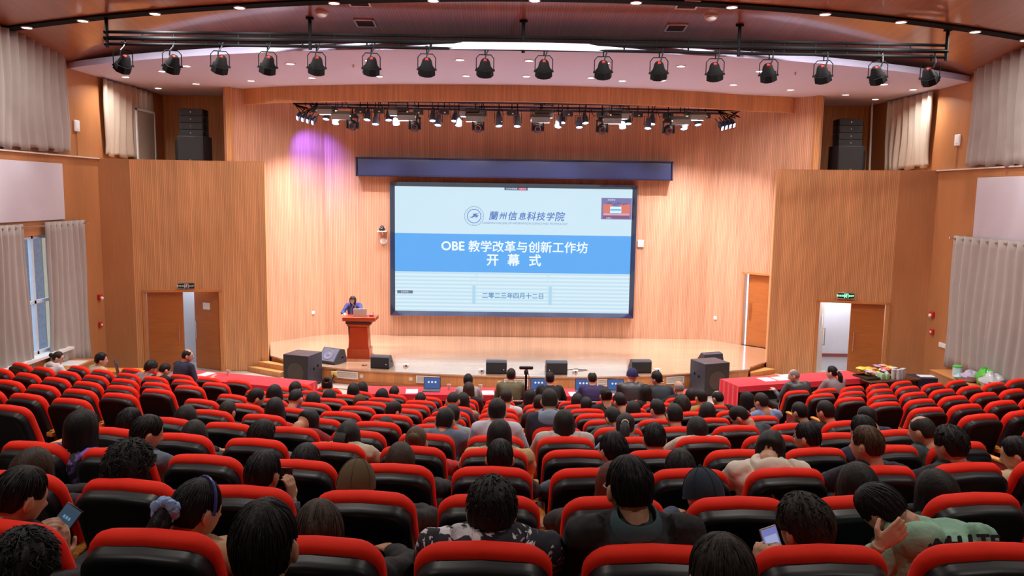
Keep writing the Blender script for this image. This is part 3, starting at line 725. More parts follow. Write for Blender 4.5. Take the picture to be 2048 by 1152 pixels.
for i, x in enumerate([-8.55, -7.35, -5.93, -4.4, -2.8, -1.2, .4, 2.0, 3.55, 5.14, 6.53, 8.02, 9.15]):
    y = tracky(x); z = zc(y)-.03; tl.append((x, y, z))
    r = empty('track_light', (x, y, z)); tag(r, 'round lit downlight in the dark curved ceiling strip', 'ceiling light', 'lights in the curved ceiling strip')
    mb = MB(); mb.lathe([(.095, .0), (.095, -.02), (.08, -.02), (.075, -.005)], (0, 0, 0), 16); mb.build('trim_ring', M_wplast, r)
    mb = MB(); mb.lathe([(.075, -.004), (.075, -.012)], (0, 0, 0), 16); mb.build('lamp_disc', M_lamp2, r)
slope = -math.atan(.13)
for i, (x, y, lb) in enumerate([(-2.41, 13.0, 'square grey ceiling vent at the top of the photo, left of the middle'), (2.84, 12.88, 'square grey ceiling vent at the top of the photo, right of the middle'), (-2.48, 14.5, 'square grey ceiling vent behind the black lighting bar, left of the middle'), (2.89, 14.45, 'square grey ceiling vent behind the black lighting bar, right of the middle')]):
    if (y > 13.6): y = 13.6+ (y-13.6)*.4
    r = empty('ceiling_vent', (x, y, zc(y)-.005)); r.rotation_euler = (slope, 0, 0); tag(r, lb, 'vent')
    mb = MB()
    for s in (-1, 1): mb.box((s*.16, 0, -.008), (.03, .35, .02)); mb.box((0, s*.16, -.008), (.35, .03, .02))
    mb.build('frame', M_wplast, r, smooth=False)
    mb = MB()
    for k in range(9): mb.box((0, -.13+k*.0325, -.012), (.3, .012, .012), rx=.5)
    mb.box((0, 0, -.002), (.3, .3, .004)); mb.build('louvres', plain('vent_grey', (.12, .13, .15), rough=.5), r, smooth=False)
for x, y, lb in ((-3.13, 13.52, 'round white smoke detector on the timber ceiling, left'), (3.35, 13.39, 'round white smoke detector on the timber ceiling, right')):
    r = empty('smoke_detector', (x, y, zc(y))); r.rotation_euler = (slope, 0, 0); tag(r, lb, 'smoke detector')
    mb = MB(); mb.lathe([(.11, 0), (.11, -.02)], (0, 0, 0), 20); mb.build('base', M_wplast, r)
    mb = MB(); mb.lathe([(.1, -.02), (.095, -.05), (.06, -.075), (.001, -.08)], (0, 0, 0), 20); mb.build('dome', M_wplast, r)
for x, y in ((-3.0, 15.55), (5.6, 15.6), (-.4, 15.6)):
    mb = MB(); mb.lathe([(.03, 0), (.03, -.006), (.012, -.008), (.012, -.05), (.02, -.055)], (x, y, ZS), 10); tag(mb.build('sprinkler', plain('brass', (.6, .4, .1), metal=1., rough=.3)), 'tiny brass sprinkler head on the white soffit', 'sprinkler', 'sprinklers on the soffit')

# ------------------------------------------------------------------ front lighting bar with 16 lamps
bar = empty('lighting_bar', (.33, 13.7, 0)); tag(bar, 'long black ladder lighting bar hanging from the timber ceiling', 'lighting bar')
def by_(x): return .10*((x/7.2)**2)     # slight bow
for z, rr in ((6.855, .026), (6.755, .036), (6.655, .026)):
    mb = MB(); mb.tube([(-7.26+i*14.52/24, by_(-7.26+i*14.52/24)+.05, z) for i in range(25)], rr, 8); mb.build('rail', M_black, bar)
for k, x in enumerate((-7.21, -3.72, -.08, 3.62, 7.24)):
    mb = MB(); yy = 13.7+.05+by_(x); mb.tube([(x, by_(x)+.05, 6.6), (x, by_(x)+.05, zc(yy)-.005)], .03, 8); mb.lathe([(.07, 0), (.07, -.02)], (x, by_(x)+.05, zc(yy)), 12); mb.build('drop_pipe', M_black, bar)
for i in range(25):
    x = -6.6+i*.55
    mb = MB(); mb.tube([(x, by_(x)+.05, 6.65), (x, by_(x)+.05, 6.86)], .014, 6); mb.build('rung', M_black, bar)
def make_par():
    r = empty('stage_lamp')
    mb = MB(); mb.lathe([(.001, .2), (.055, .195), (.08, .16), (.1, .08), (.125, .03), (.125, -.1), (.118, -.1), (.118, -.04)], (0, 0, 0), 12)
    b_ = mb.build('lamp_body', M_black, r)
    mb = MB()
    mb.lathe([(.128, .03), (.142, .03), (.15, -.09), (.128, -.09)], (0, 0, 0), 8); mb.build('gel_frame', M_black, b_, smooth=False)
    mb = MB(); mb.lathe([(.001, .205), (.02, .204), (.02, .2)], (0, -.02, 0), 8); mb.box((0, -.05, .19), (.05, .02, .02)); mb.build('cable_gland', plain('led_red', (.5, .03, .02), emit=(1, .08, .05), estr=.08), b_)
    mb = MB(); mb.lathe([(.11, -.05), (.11, -.055)], (0, 0, 0), 12); mb.build('lens', plain('lens_dark', (.05, .05, .06), rough=.1), b_)
    b_.rotation_euler = (R2D(38), 0, 0)
    mb = MB(); mb.tube([(-.15, 0, 0), (-.15, 0, .2), (-.1, 0, .26), (.1, 0, .26), (.15, 0, .2), (.15, 0, 0)], .009, 6)
    mb.tube([(0, 0, .26), (0, 0, .36)], .012, 6); mb.box((0, 0, .37), (.05, .06, .05)); mb.box((-.15, 0, 0), (.04, .03, .03)); mb.box((.15, 0, 0), (.04, .03, .03))
    mb.build('yoke', M_black, r)
    mb = MB(); mb.tube([(0, -.1, .16), (.02, -.12, .24), (.05, -.05, .32), (.06, 0, .42)], .012, 6); mb.build('cable', M_blackp, r)
    return r
par = make_par(); first = True
lx = [-6.63, -5.78, -4.95, -4.13, -3.29, -2.35, -1.4, -.4, .61, 1.63, 2.59, 3.56, 4.49, 5.44, 6.4, 7.32]
names = ['first from the left', 'second from the left', 'third from the left', 'fourth from the left', 'fifth from the left', 'sixth from the left', 'seventh from the left', 'eighth from the left', 'eighth from the right', 'seventh from the right', 'sixth from the right', 'fifth from the right', 'fourth from the right', 'third from the right', 'second from the right', 'first from the right']
for i, x in enumerate(lx):
    o = par if i == 0 else copy_tree(par)
    t_ = (x-.33)/7.2
    o.location = (x, 13.72+by_(x-.33)+.05, 6.30); o.rotation_euler = (0, 0, 0)
    for ch in o.children:
        if ch.name.startswith('lamp_body'): ch.rotation_euler = (R2D(30-8*abs(t_)), R2D(-34*t_**1*abs(t_)**.3 if t_ > 0 else 34*abs(t_)**1.3), 0)
        if ch.name.startswith('yoke'): ch.rotation_euler = (0, 0, R2D(-30*t_))
    tag(o, 'black stage lamp hanging from the long front bar, '+names[i], 'stage lamp', 'stage lamps on the front bar')

# ------------------------------------------------------------------ stage rig behind the fascia
rig = empty('stage_rig', (.25, 19.5, 0)); tag(rig, 'dark pipe rig hanging over the stage behind the timber fascia', 'lighting rig')
for y, z, r_ in ((-.35, 6.55, .03), (0, 6.42, .035), (.3, 6.34, .028), (.6, 6.3, .028)):
    mb = MB(); mb.tube([(-5.15+10.3*i/16, y+.0*i, z) for i in range(17)], r_, 8); mb.build('pipe', plain('rig_pipe', (.05, .05, .09), rough=.3, metal=.6), rig)
mb = MB(); mb.box((0, .2, 6.46), (10.3, .25, .05)); mb.build('cable_tray', plain('rig_tray', (.06, .06, .1), rough=.3, metal=.5), rig, smooth=False)
for i in range(13):
    x = -5.1+10.2*i/12; mb = MB(); mb.tube([(x, 0, 6.4), (x, 0, 7.15)], .012, 6); mb.tube([(x, -.35, 6.55), (x, .6, 6.3)], .012, 6); mb.build('hanger', M_black, rig)
# LED par can
M_cool = glow('led_cool', (.42, .60, 1.), 9.)
M_shellg = plain('par_grey', (.10, .11, .14), rough=.5)
def make_led():
    r = empty('led_par')
    mb = MB(); mb.lathe([(.03, .2), (.05, .19), (.055, .12), (.075, .08), (.085, -.08), (.08, -.08), (.078, -.06)], (0, 0, 0), 14); b_ = mb.build('can_body', M_shellg, r)
    mb = MB(); mb.lathe([(.078, -.062), (.078, -.07)], (0, 0, 0), 14); mb.build('led_lens', M_cool, b_)
    mb = MB(); mb.tube([(-.1, 0, 0), (-.1, 0, .22), (.1, 0, .22), (.1, 0, 0)], .008, 6); mb.tube([(0, 0, .22), (0, 0, .5)], .01, 6); mb.build('yoke', M_black, r)
    return r
def rigx(px): return -4.92 + (px-590)*(5.28+4.92)/(1470-590)*.985
ledp = make_led(); cnt = 0
leds = [(653, 257), (627, 246), (716, 246), (738, 256), (762, 246), (782, 258), (858, 246), (872, 257), (906, 248), (916, 258), (1002, 247), (1002, 260), (1042, 249), (1042, 259), (1130, 262), (1140, 247), (1175, 262), (1190, 250), (1268, 264), (1284, 254), (1323, 266), (1336, 254), (1400, 266), (1436, 258)]
for i, (px_, pyy) in enumerate(leds):
    o = ledp if i == 0 else copy_tree(ledp)
    low = pyy - (.013*px_+240) > 4
    o.location = (rigx(px_), 19.5 if low else 19.8, 5.92 if low else 6.05)
    for ch in o.children:
        if ch.name.startswith('can_body'): ch.rotation_euler = (R2D(-18), R2D(6*math.sin(i)), 0)
    tag(o, ('lower' if low else 'upper')+' row grey LED spotlight shining cool white light over the stage', 'stage light', 'LED spotlights over the stage')
# rectangular soft panels with barn doors
def make_panel():
    r = empty('panel_light')
    mb = MB(); mb.rbox((0, 0, .04), (.46, .22, .1), .01); mb.build('housing', plain('panel_olive', (.13, .13, .09), rough=.4), r)
    mb = MB(); mb.box((0, .02, -.02), (.42, .18, .01)); mb.build('led_face', glow('panel_warm', (1., .93, .82), 10.), r, smooth=False)
    mb = MB(); mb.box((0, -.17, -.05), (.44, .012, .18), rx=R2D(50)); mb.build('barn_door', plain('barn_silver', (.13, .13, .15), rough=.45), r, smooth=False)
    mb = MB(); mb.box((0, .17, -.05), (.44, .012, .16), rx=R2D(-50)); mb.build('barn_door', MATS['barn_silver'], r, smooth=False)
    mb = MB(); mb.tube([(-.24, 0, .02), (-.24, 0, .2), (.24, 0, .2), (.24, 0, .02)], .009, 6); mb.tube([(0, 0, .2), (0, 0, .33)], .012, 6); mb.build('yoke', M_black, r)
    return r
pan = make_panel()
for i, (px_, low) in enumerate([(640, 0), (673, 1), (790, 0), (810, 1), (940, 0), (953, 1), (1098, 0), (1090, 1), (1258, 0), (1240, 1), (1420, 0), (1385, 1)]):
    o = pan if i == 0 else copy_tree(pan)
    o.location = (rigx(px_), 19.15 if low else 19.3, 6.02 if low else 6.15)
    tag(o, 'flat rectangular panel light with open barn doors on the stage rig', 'stage light', 'panel lights over the stage')
def make_head():
    r = empty('moving_head')
    mb = MB(); mb.rbox((0, 0, .18), (.2, .2, .1), .02); mb.build('base_box', M_blackp, r)
    mb = MB(); mb.rbox((-.13, 0, .02), (.04, .12, .3), .015); mb.build('side_arm', M_blackp, r); mb = MB(); mb.rbox((.13, 0, .02), (.04, .12, .3), .015); mb.build('side_arm', M_blackp, r)
    mb = MB(); mb.sphere((0, 0, -.05), .115, 16, 12, (1, 1.1, 1.15)); mb.build('head_shell', M_blackp, r)
    mb = MB(); mb.lathe([(.07, .1), (.07, .13), (.055, .13), (.05, .11)], (0, 0, -.06), 16, (0, -1, -.2)); mb.build('lens_ring', M_chrome, r)
    mb = MB(); mb.lathe([(.05, .112), (.001, .125)], (0, 0, -.06), 16, (0, -1, -.2)); mb.build('lens', plain('lens_blue', (.05, .07, .14), rough=.05), r)
    mb = MB(); mb.tube([(0, 0, .22), (0, 0, .35)], .014, 6); mb.build('clamp', M_black, r)
    return r
mh = make_head()
for i, px_ in enumerate((694, 825, 959, 1085, 1221, 1362)):
    o = mh if i == 0 else copy_tree(mh); o.location = (rigx(px_), 19.2, 5.84)
    tag(o, 'black moving head light hanging under the stage rig', 'stage light', 'moving heads over the stage')
for i, px_ in enumerate((612, 703, 745, 828, 885, 965, 1030, 1095, 1150, 1225, 1300, 1368, 1445)):
    r = empty('power_box', (rigx(px_), 19.5+.15*(i % 2), 6.18)); tag(r, 'small dark power box clamped under the stage rig pipes', 'power box', 'power boxes on the stage rig')
    mb = MB(); mb.rbox((0, 0, 0), (.24, .16, .14), .01); mb.build('case', plain('box_grey_black', (.03, .032, .04), rough=.5), r)
    mb = MB(); mb.box((.02, -.085, -.03), (.04, .006, .03)); mb.build('label_plate', M_wplast, r, smooth=False)
    mb = MB(); mb.tube([(0, 0, .07), (0, 0, .24)], .012, 6); mb.tube([(-.1, 0, .02), (-.2, .03, -.05), (-.28, 0, .12)], .008, 6); mb.build('clamp', M_black, r)
# clusters of four strip LEDs at both ends
M_strip = glow('led_strip_cool', (.6, .75, 1.), 12.)
for sgn, x0, side in ((-1, -4.95, 'left'), (1, 5.42, 'right')):
    for k in range(4):
        r = empty('bar_light', (x0+(k-1.5)*.11*(1), 19.45+.05*k, 5.98 - (k if sgn < 0 else 3-k)*.03)); r.rotation_euler = (R2D(-24), R2D(32)*sgn*-1, 0)
        mb = MB(); mb.rbox((0, 0, .06), (.08, .2, .16), .02); mb.build('housing', plain('blue_black', (.02, .03, .07), rough=.3), r)
        mb = MB(); mb.box((0, 0, -.025), (.045, .17, .01)); mb.build('led_face', M_strip, r, smooth=False)
        mb = MB(); mb.tube([(0, 0, .14), (0, 0, .3)], .01, 6); mb.build('yoke', M_black, r)
        tag(r, 'small tilted lamp of the bright cluster at the '+side+' end of the stage rig', 'stage light', 'lamp cluster at the '+side+' end of the rig')
    fr_ = empty('cluster_frame', (x0, 19.55, 6.2)); tag(fr_, 'tangled dark bracket carrying the lamp cluster at the '+side+' end', 'bracket')
    mb = MB()
    for k in range(5): a = k*.7; mb.tube([(-.25, 0, .1), (-.1+.1*k, .1*math.sin(a), .02*k-.12), (.28-.05*k, .1, .1)], .012, 6)
    mb.tube([(-.3, 0, .12), (.3, 0, .12)], .02, 8); mb.tube([(0, 0, .1), (0, 0, .9)], .015, 6); mb.build('bracket_arms', M_black, fr_)

# ------------------------------------------------------------------ line arrays
def line_array(x, side):
    sg = -1 if side == 'left' else 1
    for k in range(4):
        r = empty('line_array_cabinet', (x, 19.35-.01*k, 6.04-k*.17)); r.rotation_euler = (R2D(-1-k), 0, 0)
        mb = MB(); mb.rbox((0, 0, 0), (.56, .4, .165), .012); mb.build('cabinet', M_blackp, r)
        mb = MB(); mb.box((0, -.202, 0), (.5, .006, .145)); mb.build('grille', plain('grille_dark', (.018, .022, .026), rough=.7, bump=.5, bscale=400.), r, smooth=False)
        mb = MB(); mb.lathe([(.016, 0), (.016, .006)], (0, -.205, 0), 10, (0, -1, 0)); mb.build('badge', M_chrome, r)
        mb = MB()
        for s in (-1, 1): mb.box((s*.285, -.05, 0), (.012, .1, .12)); mb.sphere((s*.292, -.12, -.03), .012, 8, 6)
        mb.build('rigging_plate', M_chrome if False else M_black, r)
        tag(r, ('topmost', 'second highest', 'third highest', 'lowest small')[k]+' cabinet of the black speaker stack beside the '+side+' upper curtain', 'speaker', 'cabinets of the '+side+' speaker stack')
    r = empty('subwoofer_cabinet', (x+sg*0, 19.35, 5.17))
    mb = MB(); mb.rbox((0, 0, 0), (.62, .6, .62), .015); mb.build('cabinet', M_blackp, r)
    mb = MB(); mb.box((0, -.302, .0), (.56, .006, .56)); mb.build('grille', MATS['grille_dark'], r, smooth=False)
    mb = MB(); mb.box((0, -.308, -.27), (.05, .006, .04)); mb.build('badge', M_chrome, r, smooth=False)
    tag(r, 'big black subwoofer under the speaker stack on the '+side+' block', 'speaker')
    r = empty('subwoofer_cabinet', (x+(.16 if side == 'right' else -.16)*1.9+0*sg, 19.75, 5.12))
    mb = MB(); mb.rbox((0, 0, 0), (.5, .5, .54), .015); mb.build('cabinet', M_blackp, r)
    mb = MB(); mb.box((0, -.252, 0), (.44, .006, .48)); mb.build('grille', MATS['grille_dark'], r, smooth=False)
    tag(r, 'second black subwoofer half hidden behind the '+side+' speaker stack', 'speaker')
line_array(-7.6, 'left'); line_array(8.3, 'right')
# ------------------------------------------------------------------ auditorium seats
M_red = plain('seat_fabric_red', (.84, .022, .006), rough=.75, spec=.25, var=.08, vscale=14., bump=.15, bscale=500.)
M_shell = plain('seat_shell_black', (.008, .010, .014), rough=.42, spec=.35, var=.15, vscale=10.)
M_arm = plain('armrest_wood', (.75, .30, .05), rough=.35, var=.15, vscale=20.)
M_panelred = plain('side_panel_red', (.28, .012, .008), rough=.7)
def rr_outline(w_t, w_b, h, r, n=6):
    """rounded-top outline in (x, s): s=0 bottom, h top"""
    pts = [(-w_b/2, 0.), (-w_b/2*.5-w_t/2*.5, h*.5)]
    for k in range(n+1):
        a = PI - PI/2*k/n; pts.append((-w_t/2+r+r*math.cos(a), h-r+r*math.sin(a)))
    pts.append((0, h+.008))
    for k in range(n+1):
        a = PI/2 - PI/2*k/n; pts.append((w_t/2-r+r*math.cos(a), h-r+r*math.sin(a)))
    pts += [(w_b/2*.5+w_t/2*.5, h*.5), (w_b/2, 0.)]
    return pts
def loft_slab(mb, outline, layers, top, bot):
    """layers = [(depth, inset)]; the slab leans from bot (x,y,z) to top; depth along the normal"""
    T = Vector(top); B = Vector(bot); up = (T-B).normalized(); nrm = Vector((0, up.z, -up.y)); h = (T-B).length
    hs = max(p[1] for p in outline); cx = 0; V = []; n = len(outline)
    for d, ins in layers:
        for x, s in outline:
            # inset toward the centre
            k = 1 - ins/(.24); ss = s*(1-ins/hs) if s > hs*.3 else s + ins*.5*(1 if s < .01 else 0)
            V.append(B + Vector((x*k, 0, 0)) + up*ss + nrm*(d + .03*math.sin(PI*min(1, s/hs)*.5)*0))
    F = []
    m = len(layers)
    for j in range(m-1):
        for i in range(n):
            i2 = (i+1) % n; F.append((j*n+i, j*n+i2, (j+1)*n+i2, (j+1)*n+i))
    F.append(tuple(range(n-1, -1, -1))); F.append(tuple((m-1)*n+k for k in range(n)))
    mb.add(V, F)
def make_seat():
    r = empty('auditorium_seat')
    top = (0, -.005, 1.0); bot = (0, .20, .40)
    ol = rr_outline(.475, .50, .634, .10)
    mb = MB(); loft_slab(mb, ol, [(.03, .02), (.045, .004), (.06, 0), (.085, 0), (.105, .012), (.118, .04), (.122, .09)], top, bot)
    mb.build('backrest', M_red, r, angle=50)
    ol2 = rr_outline(.455, .482, .610, .092)
    mb = MB(); loft_slab(mb, ol2, [(-.012, .10), (-.018, .06), (-.03, .035), (-.034, .02), (-.03, .008), (-.018, .001), (.0, 0), (.045, 0)], (0, -.005, 1.0), (0, .20, .40))
    mb.build('back_shell', M_shell, r, angle=50)
    mb = MB(); mb.rbox((0, .42, .40), (.47, .46, .11), .04, rx=R2D(4)); mb.build('seat_cushion', M_red, r)
    mb = MB(); mb.rbox((0, .40, .33), (.45, .42, .03), .01, rx=R2D(4)); mb.build('seat_pan', M_shell, r)
    return r
def add_arm(r, x):
    mb = MB(); mb.rbox((x, .30, .645), (.062, .40, .03), .012); mb.rbox((x, .09, .625), (.06, .06, .05), .01); mb.build('armrest', M_arm, r)
    mb = MB(); mb.rbox((x, .31, .33), (.045, .34, .62), .012); mb.build('side_panel', M_panelred, r)
proto = make_seat(); add_arm(proto, .29)
proto_end = copy_tree(proto); add_arm(proto_end, -.29)
seats = []
ordn = ['back row (nearest the viewer)', 'second row', 'third row', 'fourth row', 'fifth row', 'sixth row', 'seventh row', 'eighth row', 'ninth row', 'tenth row', 'front row']
ordw = ['first', 'second', 'third', 'fourth', 'fifth', 'sixth', 'seventh', 'eighth', 'ninth', 'tenth', 'eleventh', 'twelfth', 'thirteenth']
used = {'a': False, 'b': False}
def put_seat(pos, rz, end, label, group):
    key = 'b' if end else 'a'; src = proto_end if end else proto
    if not used[key]: o = src; used[key] = True
    else: o = copy_tree(src)
    o.location = pos; o.rotation_euler = (0, 0, rz); tag(o, label, 'auditorium seat', group)
    return o
for n in range(0, 11):
    k0, k1 = (-5, 6) if n <= 5 else (-6, 5)
    if n == 0: k0, k1 = -3, 3
    if n == 1: k0, k1 = -4, 5
    for k in range(k0, k1+1):
        p, th = cseat(n, k)
        put_seat(p, th, k == k0, 'red and black seat, centre block, %s row from the back, %s from the left' % (ordw[n], ordw[k-k0]), 'red and black seats of the centre block')
for sd in 'LR':
    for n in range(2, 10):
        for j in range(0, 8):
            p, th = sseat(sd, n, j)
            if (sd == 'L' and p.x < XL+.32) or (sd == 'R' and p.x > XR-.32): break
            if n <= 3 and j > 1: break
            if n == 2 and (sd == 'L' or j > 0): break
            if n >= 7 and j > 13-n: break
            put_seat(p, th, j == 0, 'red and black seat, %s side block, %s row from its front, %s from the aisle' % ('left' if sd == 'L' else 'right', ordw[9-n], ordw[j]), 'red and black seats of the %s side block' % ('left' if sd == 'L' else 'right'))

# ------------------------------------------------------------------ steps to the stage
M_step = wood('step_wood', (.66, .32, .11), rough=.3, grain=(2., 2., 30.))
def steps(polys, side):
    r = empty('stage_steps'); tag(r, 'wooden steps up to the '+side+' corner of the stage', 'steps')
    for poly, z in polys:
        mb = MB(); mb.prism(poly, 0, z-.025); mb.build('riser', MATS['stage_front_wood'], r, smooth=False)
        c = Vector((sum(p[0] for p in poly)/len(poly), sum(p[1] for p in poly)/len(poly)))
        mb = MB(); mb.prism([(c.x+(p[0]-c.x)*1.03, c.y+(p[1]-c.y)*1.03) for p in poly], z-.025, z); mb.build('tread', M_step, r, smooth=False)
steps([([(-5.98, 17.94), (-5.07, 17.38), (-4.99, 17.58), (-5.05, 17.74), (-5.56, 18.03)], .113), ([(-5.76, 17.99), (-5.02, 17.56), (-5.04, 17.74), (-5.53, 18.06)], .227)], 'left')
steps([([(6.5, 17.74), (5.6, 17.27), (5.6, 17.45), (5.66, 17.62), (6.16, 18.03), (6.3, 18.0)], .113), ([(6.32, 17.88), (5.62, 17.44), (5.67, 17.62), (6.14, 18.05)], .227)], 'right')
# vents, sockets on the stage front
def on_front(x):
    for i in range(1, len(spts)-2):
        if spts[i][0] <= x <= spts[i+1][0]:
            t = (x-spts[i][0])/(spts[i+1][0]-spts[i][0]); P = Vector(spts[i]); Q = Vector(spts[i+1]); c = P.lerp(Q, t); return c, math.atan2(Q.y-P.y, Q.x-P.x)
for x, w, lb in ((-3.45, .5, 'white slatted air vent in the stage front, left of the lectern monitor'), (-1.64, .5, 'white slatted air vent in the stage front, left of the middle'), (.26, .5, 'white slatted air vent in the stage front behind the man in olive'), (2.23, .46, 'white slatted air vent in the stage front, right of the middle'), (3.75, .4, 'white slatted air vent in the stage front near the right subwoofer')):
    c, a = on_front(x); r = empty('stage_vent', (c.x, c.y, .20), a); tag(r, lb, 'vent')
    mb = MB()
    for s in (-1, 1): mb.box((s*w/2, -.012, 0), (.02, .03, .15)); mb.box((0, -.012, s*.07), (w, .03, .018))
    mb.build('frame', M_wplast, r, smooth=False)
    mb = MB(); mb.box((0, -.004, 0), (w, .006, .14))
    for k in range(5): mb.box((0, -.014, -.05+k*.025), (w, .012, .012), rx=.5)
    mb.build('slats', plain('vent_cream', (.72, .68, .6), rough=.5), r, smooth=False)
for x, lb in ((-3.12, 'beige socket on the stage front right of the leftmost vent'), (-2.02, 'beige socket on the stage front left of the second vent'), (-.1, 'beige socket on the stage front behind the olive jacket'), (.62, 'beige socket on the stage front right of the tripod'), (3.45, 'open floor socket box on the stage front left of the right subwoofer'), (4.9, 'beige socket on the stage front right of the right subwoofer')):
    c, a = on_front(x); r = empty('stage_socket', (c.x, c.y, .19), a); tag(r, lb, 'socket')
    mb = MB(); mb.rbox((0, -.01, 0), (.085, .02, .085), .006); mb.build('plate', plain('socket_beige', (.72, .62, .42), rough=.4), r); mb = MB(); mb.box((0, -.022, 0), (.04, .006, .03)); mb.build('socket_face', M_black if x == 3.45 else M_wplast, r, smooth=False)
c, a = on_front(-3.72); r = empty('stage_socket', (c.x-.02, c.y-.01, .2), a); tag(r, 'open yellow socket box with plugs beside the left subwoofer', 'socket')
mb = MB(); mb.rbox((0, -.03, .02), (.14, .05, .09), .01); mb.build('box', plain('yellow_box', (.8, .6, .2), rough=.5), r); mb = MB(); mb.tube([(0, -.06, 0), (.02, -.1, -.04), (-.02, -.09, -.12), (.03, -.05, -.18)], .01, 6); mb.build('plug_cable', M_black, r)

# ------------------------------------------------------------------ loudspeakers on and before the stage
M_spkbox = plain('speaker_box_grey', (.035, .037, .055), rough=.42, var=.1)
def wedge(x, y, rz, label, w=.46, cone=False, badge=-1, z=SH):
    r = empty('stage_monitor', (x, y, z), rz); tag(r, label, 'speaker')
    prof = [(-.14, 0), (-.16, .02), (-.16, .25), (-.13, .28), (.02, .28), (.2, .06), (.2, 0)]
    V = [(sx*w/2, p[0], p[1]) for sx in (-1, 1) for p in prof]; n = len(prof)
    F = [tuple(range(n-1, -1, -1)), tuple(range(n, 2*n))] + [(i, (i+1) % n, n+(i+1) % n, n+i) for i in range(n)]
    mb = MB(); mb.add(V, F); mb.build('cabinet', M_spkbox, r, smooth=False)
    mb = MB(); mb.box((0, -.163, .135), (w-.03, .008, .22)); mb.build('grille', MATS['grille_dark'], r, smooth=False)
    mb = MB(); mb.box((badge*(w/2-.05), -.169, .1), (.022, .006, .022)); mb.build('badge', M_chrome, r, smooth=False)
    mb = MB()
    for s in (-1, 1): mb.box((s*w/2, .02, .14), (.008, .05, .03)); 
    mb.build('side_socket', M_black, r, smooth=False)
    if cone:
        pass
    return r
wedge(-2.72, 17.06, R2D(-8), 'black wedge monitor on the stage edge just right of the lectern', badge=.9, w=.42)
wedge(-.17, 16.68, 0, 'black wedge monitor on the stage edge left of the camera tripod', badge=.9, w=.45)
wedge(1.13, 16.7, R2D(2), 'black wedge monitor on the stage edge right of the camera tripod', badge=-.9, w=.46)
wedge(3.0, 16.93, R2D(4), 'black wedge monitor behind the man in the navy cap', badge=-.9, w=.44)
def big_wedge(x, y, rz, label):
    r = empty('stage_monitor', (x, y, SH), rz); tag(r, label, 'speaker')
    prof = [(-.2, 0), (-.22, .05), (.02, .33), (.14, .30), (.2, .1), (.2, 0)]; w = .5; n = len(prof)
    V = [(sx*w/2, p[0], p[1]) for sx in (-1, 1) for p in prof]
    F = [tuple(range(n-1, -1, -1)), tuple(range(n, 2*n))] + [(i, (i+1) % n, n+(i+1) % n, n+i) for i in range(n)]
    mb = MB(); mb.add(V, F); mb.build('cabinet', M_spkbox, r, smooth=False)
    nx = Vector((0, -.28, .24)).normalized()
    mb = MB(); mb.box((0, -.105, .195), (w-.06, .33, .01), rx=math.atan2(.28, .24)); mb.build('grille', plain('grille_pale', (.16, .17, .24), rough=.5), r, smooth=False)
    mb = MB(); mb.lathe([(.125, .0), (.12, .012), (.09, .006), (.05, .002), (.03, .012), (.001, .014)], (0, -.107, .198), 24, nx); mb.build('speaker_cone', plain('cone_grey', (.22, .23, .32), rough=.4), r)
    mb = MB(); mb.box((w/2, .06, .13), (.008, .07, .035)); mb.build('side_handle', M_black, r, smooth=False)
big_wedge(-3.92, 17.50, R2D(-28), 'grey wedge monitor with visible round cone between left subwoofer and lectern')
big_wedge(4.72, 17.62, R2D(200), 'grey wedge monitor lying behind the right subwoofer')
def sub(x, y, rz, label, side):
    r = empty('floor_subwoofer', (x, y, 0), rz); tag(r, label, 'speaker')
    mb = MB(); mb.rbox((0, 0, .36), (.62, .56, .68), .012); mb.build('cabinet', M_spkbox, r)
    mb = MB(); mb.box((0, -.283, .36), (.56, .008, .62)); mb.build('grille', plain('grille_olive', (.028, .03, .026), rough=.6, bump=.6, bscale=300.), r, smooth=False)
    mb = MB(); mb.lathe([(.2, 0), (.2, .003), (.14, .004), (.05, .006), (.001, .008)], (0, -.287, .33), 28, (0, -1, 0)); mb.build('speaker_cone', plain('cone_brown', (.06, .055, .045), rough=.5), r)
    for zz in (.40, .44):
        mb = MB(); mb.lathe([(.035, .0), (.028, .004), (.001, .004)], (side*.312, -.06 if zz < .42 else .1, zz-.02), 12, (side, 0, 0)); mb.build('side_handle', M_black, r)
    mb = MB(); mb.box((.02, -.29, .09), (.04, .008, .035)); mb.build('badge', M_chrome, r, smooth=False)
    mb = MB()
    for sx in (-1, 1):
        for sy in (-1, 1): mb.box((sx*.26, sy*.22, .01), (.05, .05, .02))
    mb.build('feet', M_black, r, smooth=False)
sub(-4.40, 16.78, R2D(-18), 'big black floor subwoofer in front of the left end of the stage', 1)
sub(4.43, 16.50, R2D(20), 'big black floor subwoofer in front of the right end of the stage', -1)
for x, y, lb in ((-2.2, 17.15, 'white cable junction on the stage floor right of the first monitor'), (-.5, 16.72, 'white cable junction on the stage floor left of the second monitor'), (1.55, 16.75, 'white cable junction on the stage floor right of the third monitor'), (3.4, 17.0, 'white cable junction on the stage floor right of the fourth monitor')):
    r = empty('floor_box', (x, y, SH)); tag(r, lb, 'socket'); mb = MB(); mb.rbox((0, 0, .03), (.12, .1, .06), .01); mb.build('cover', M_wplast, r); mb = MB(); mb.box((.01, -.052, .03), (.03, .005, .03)); mb.build('socket_face', M_black, r, smooth=False)
mb = MB(); mb.tube([(-3.15+.05*math.sin(i*1.1)*i*.2, 17.2+.06*math.cos(i*1.7), SH+.006) for i in range(9)], .005, 6); tag(mb.build('floor_cable', M_black), 'loose dark cable on the stage floor below the lectern', 'cable')
mb = MB(); mb.tube([(1.3, 16.95, SH+.008), (1.6, 17.1, SH+.008), (1.85, 17.0, SH+.008), (1.65, 16.9, SH+.008), (1.57, 16.82, SH+.02)], .006, 6); tag(mb.build('floor_cable', M_black), 'dark cable curling right of the third monitor', 'cable')
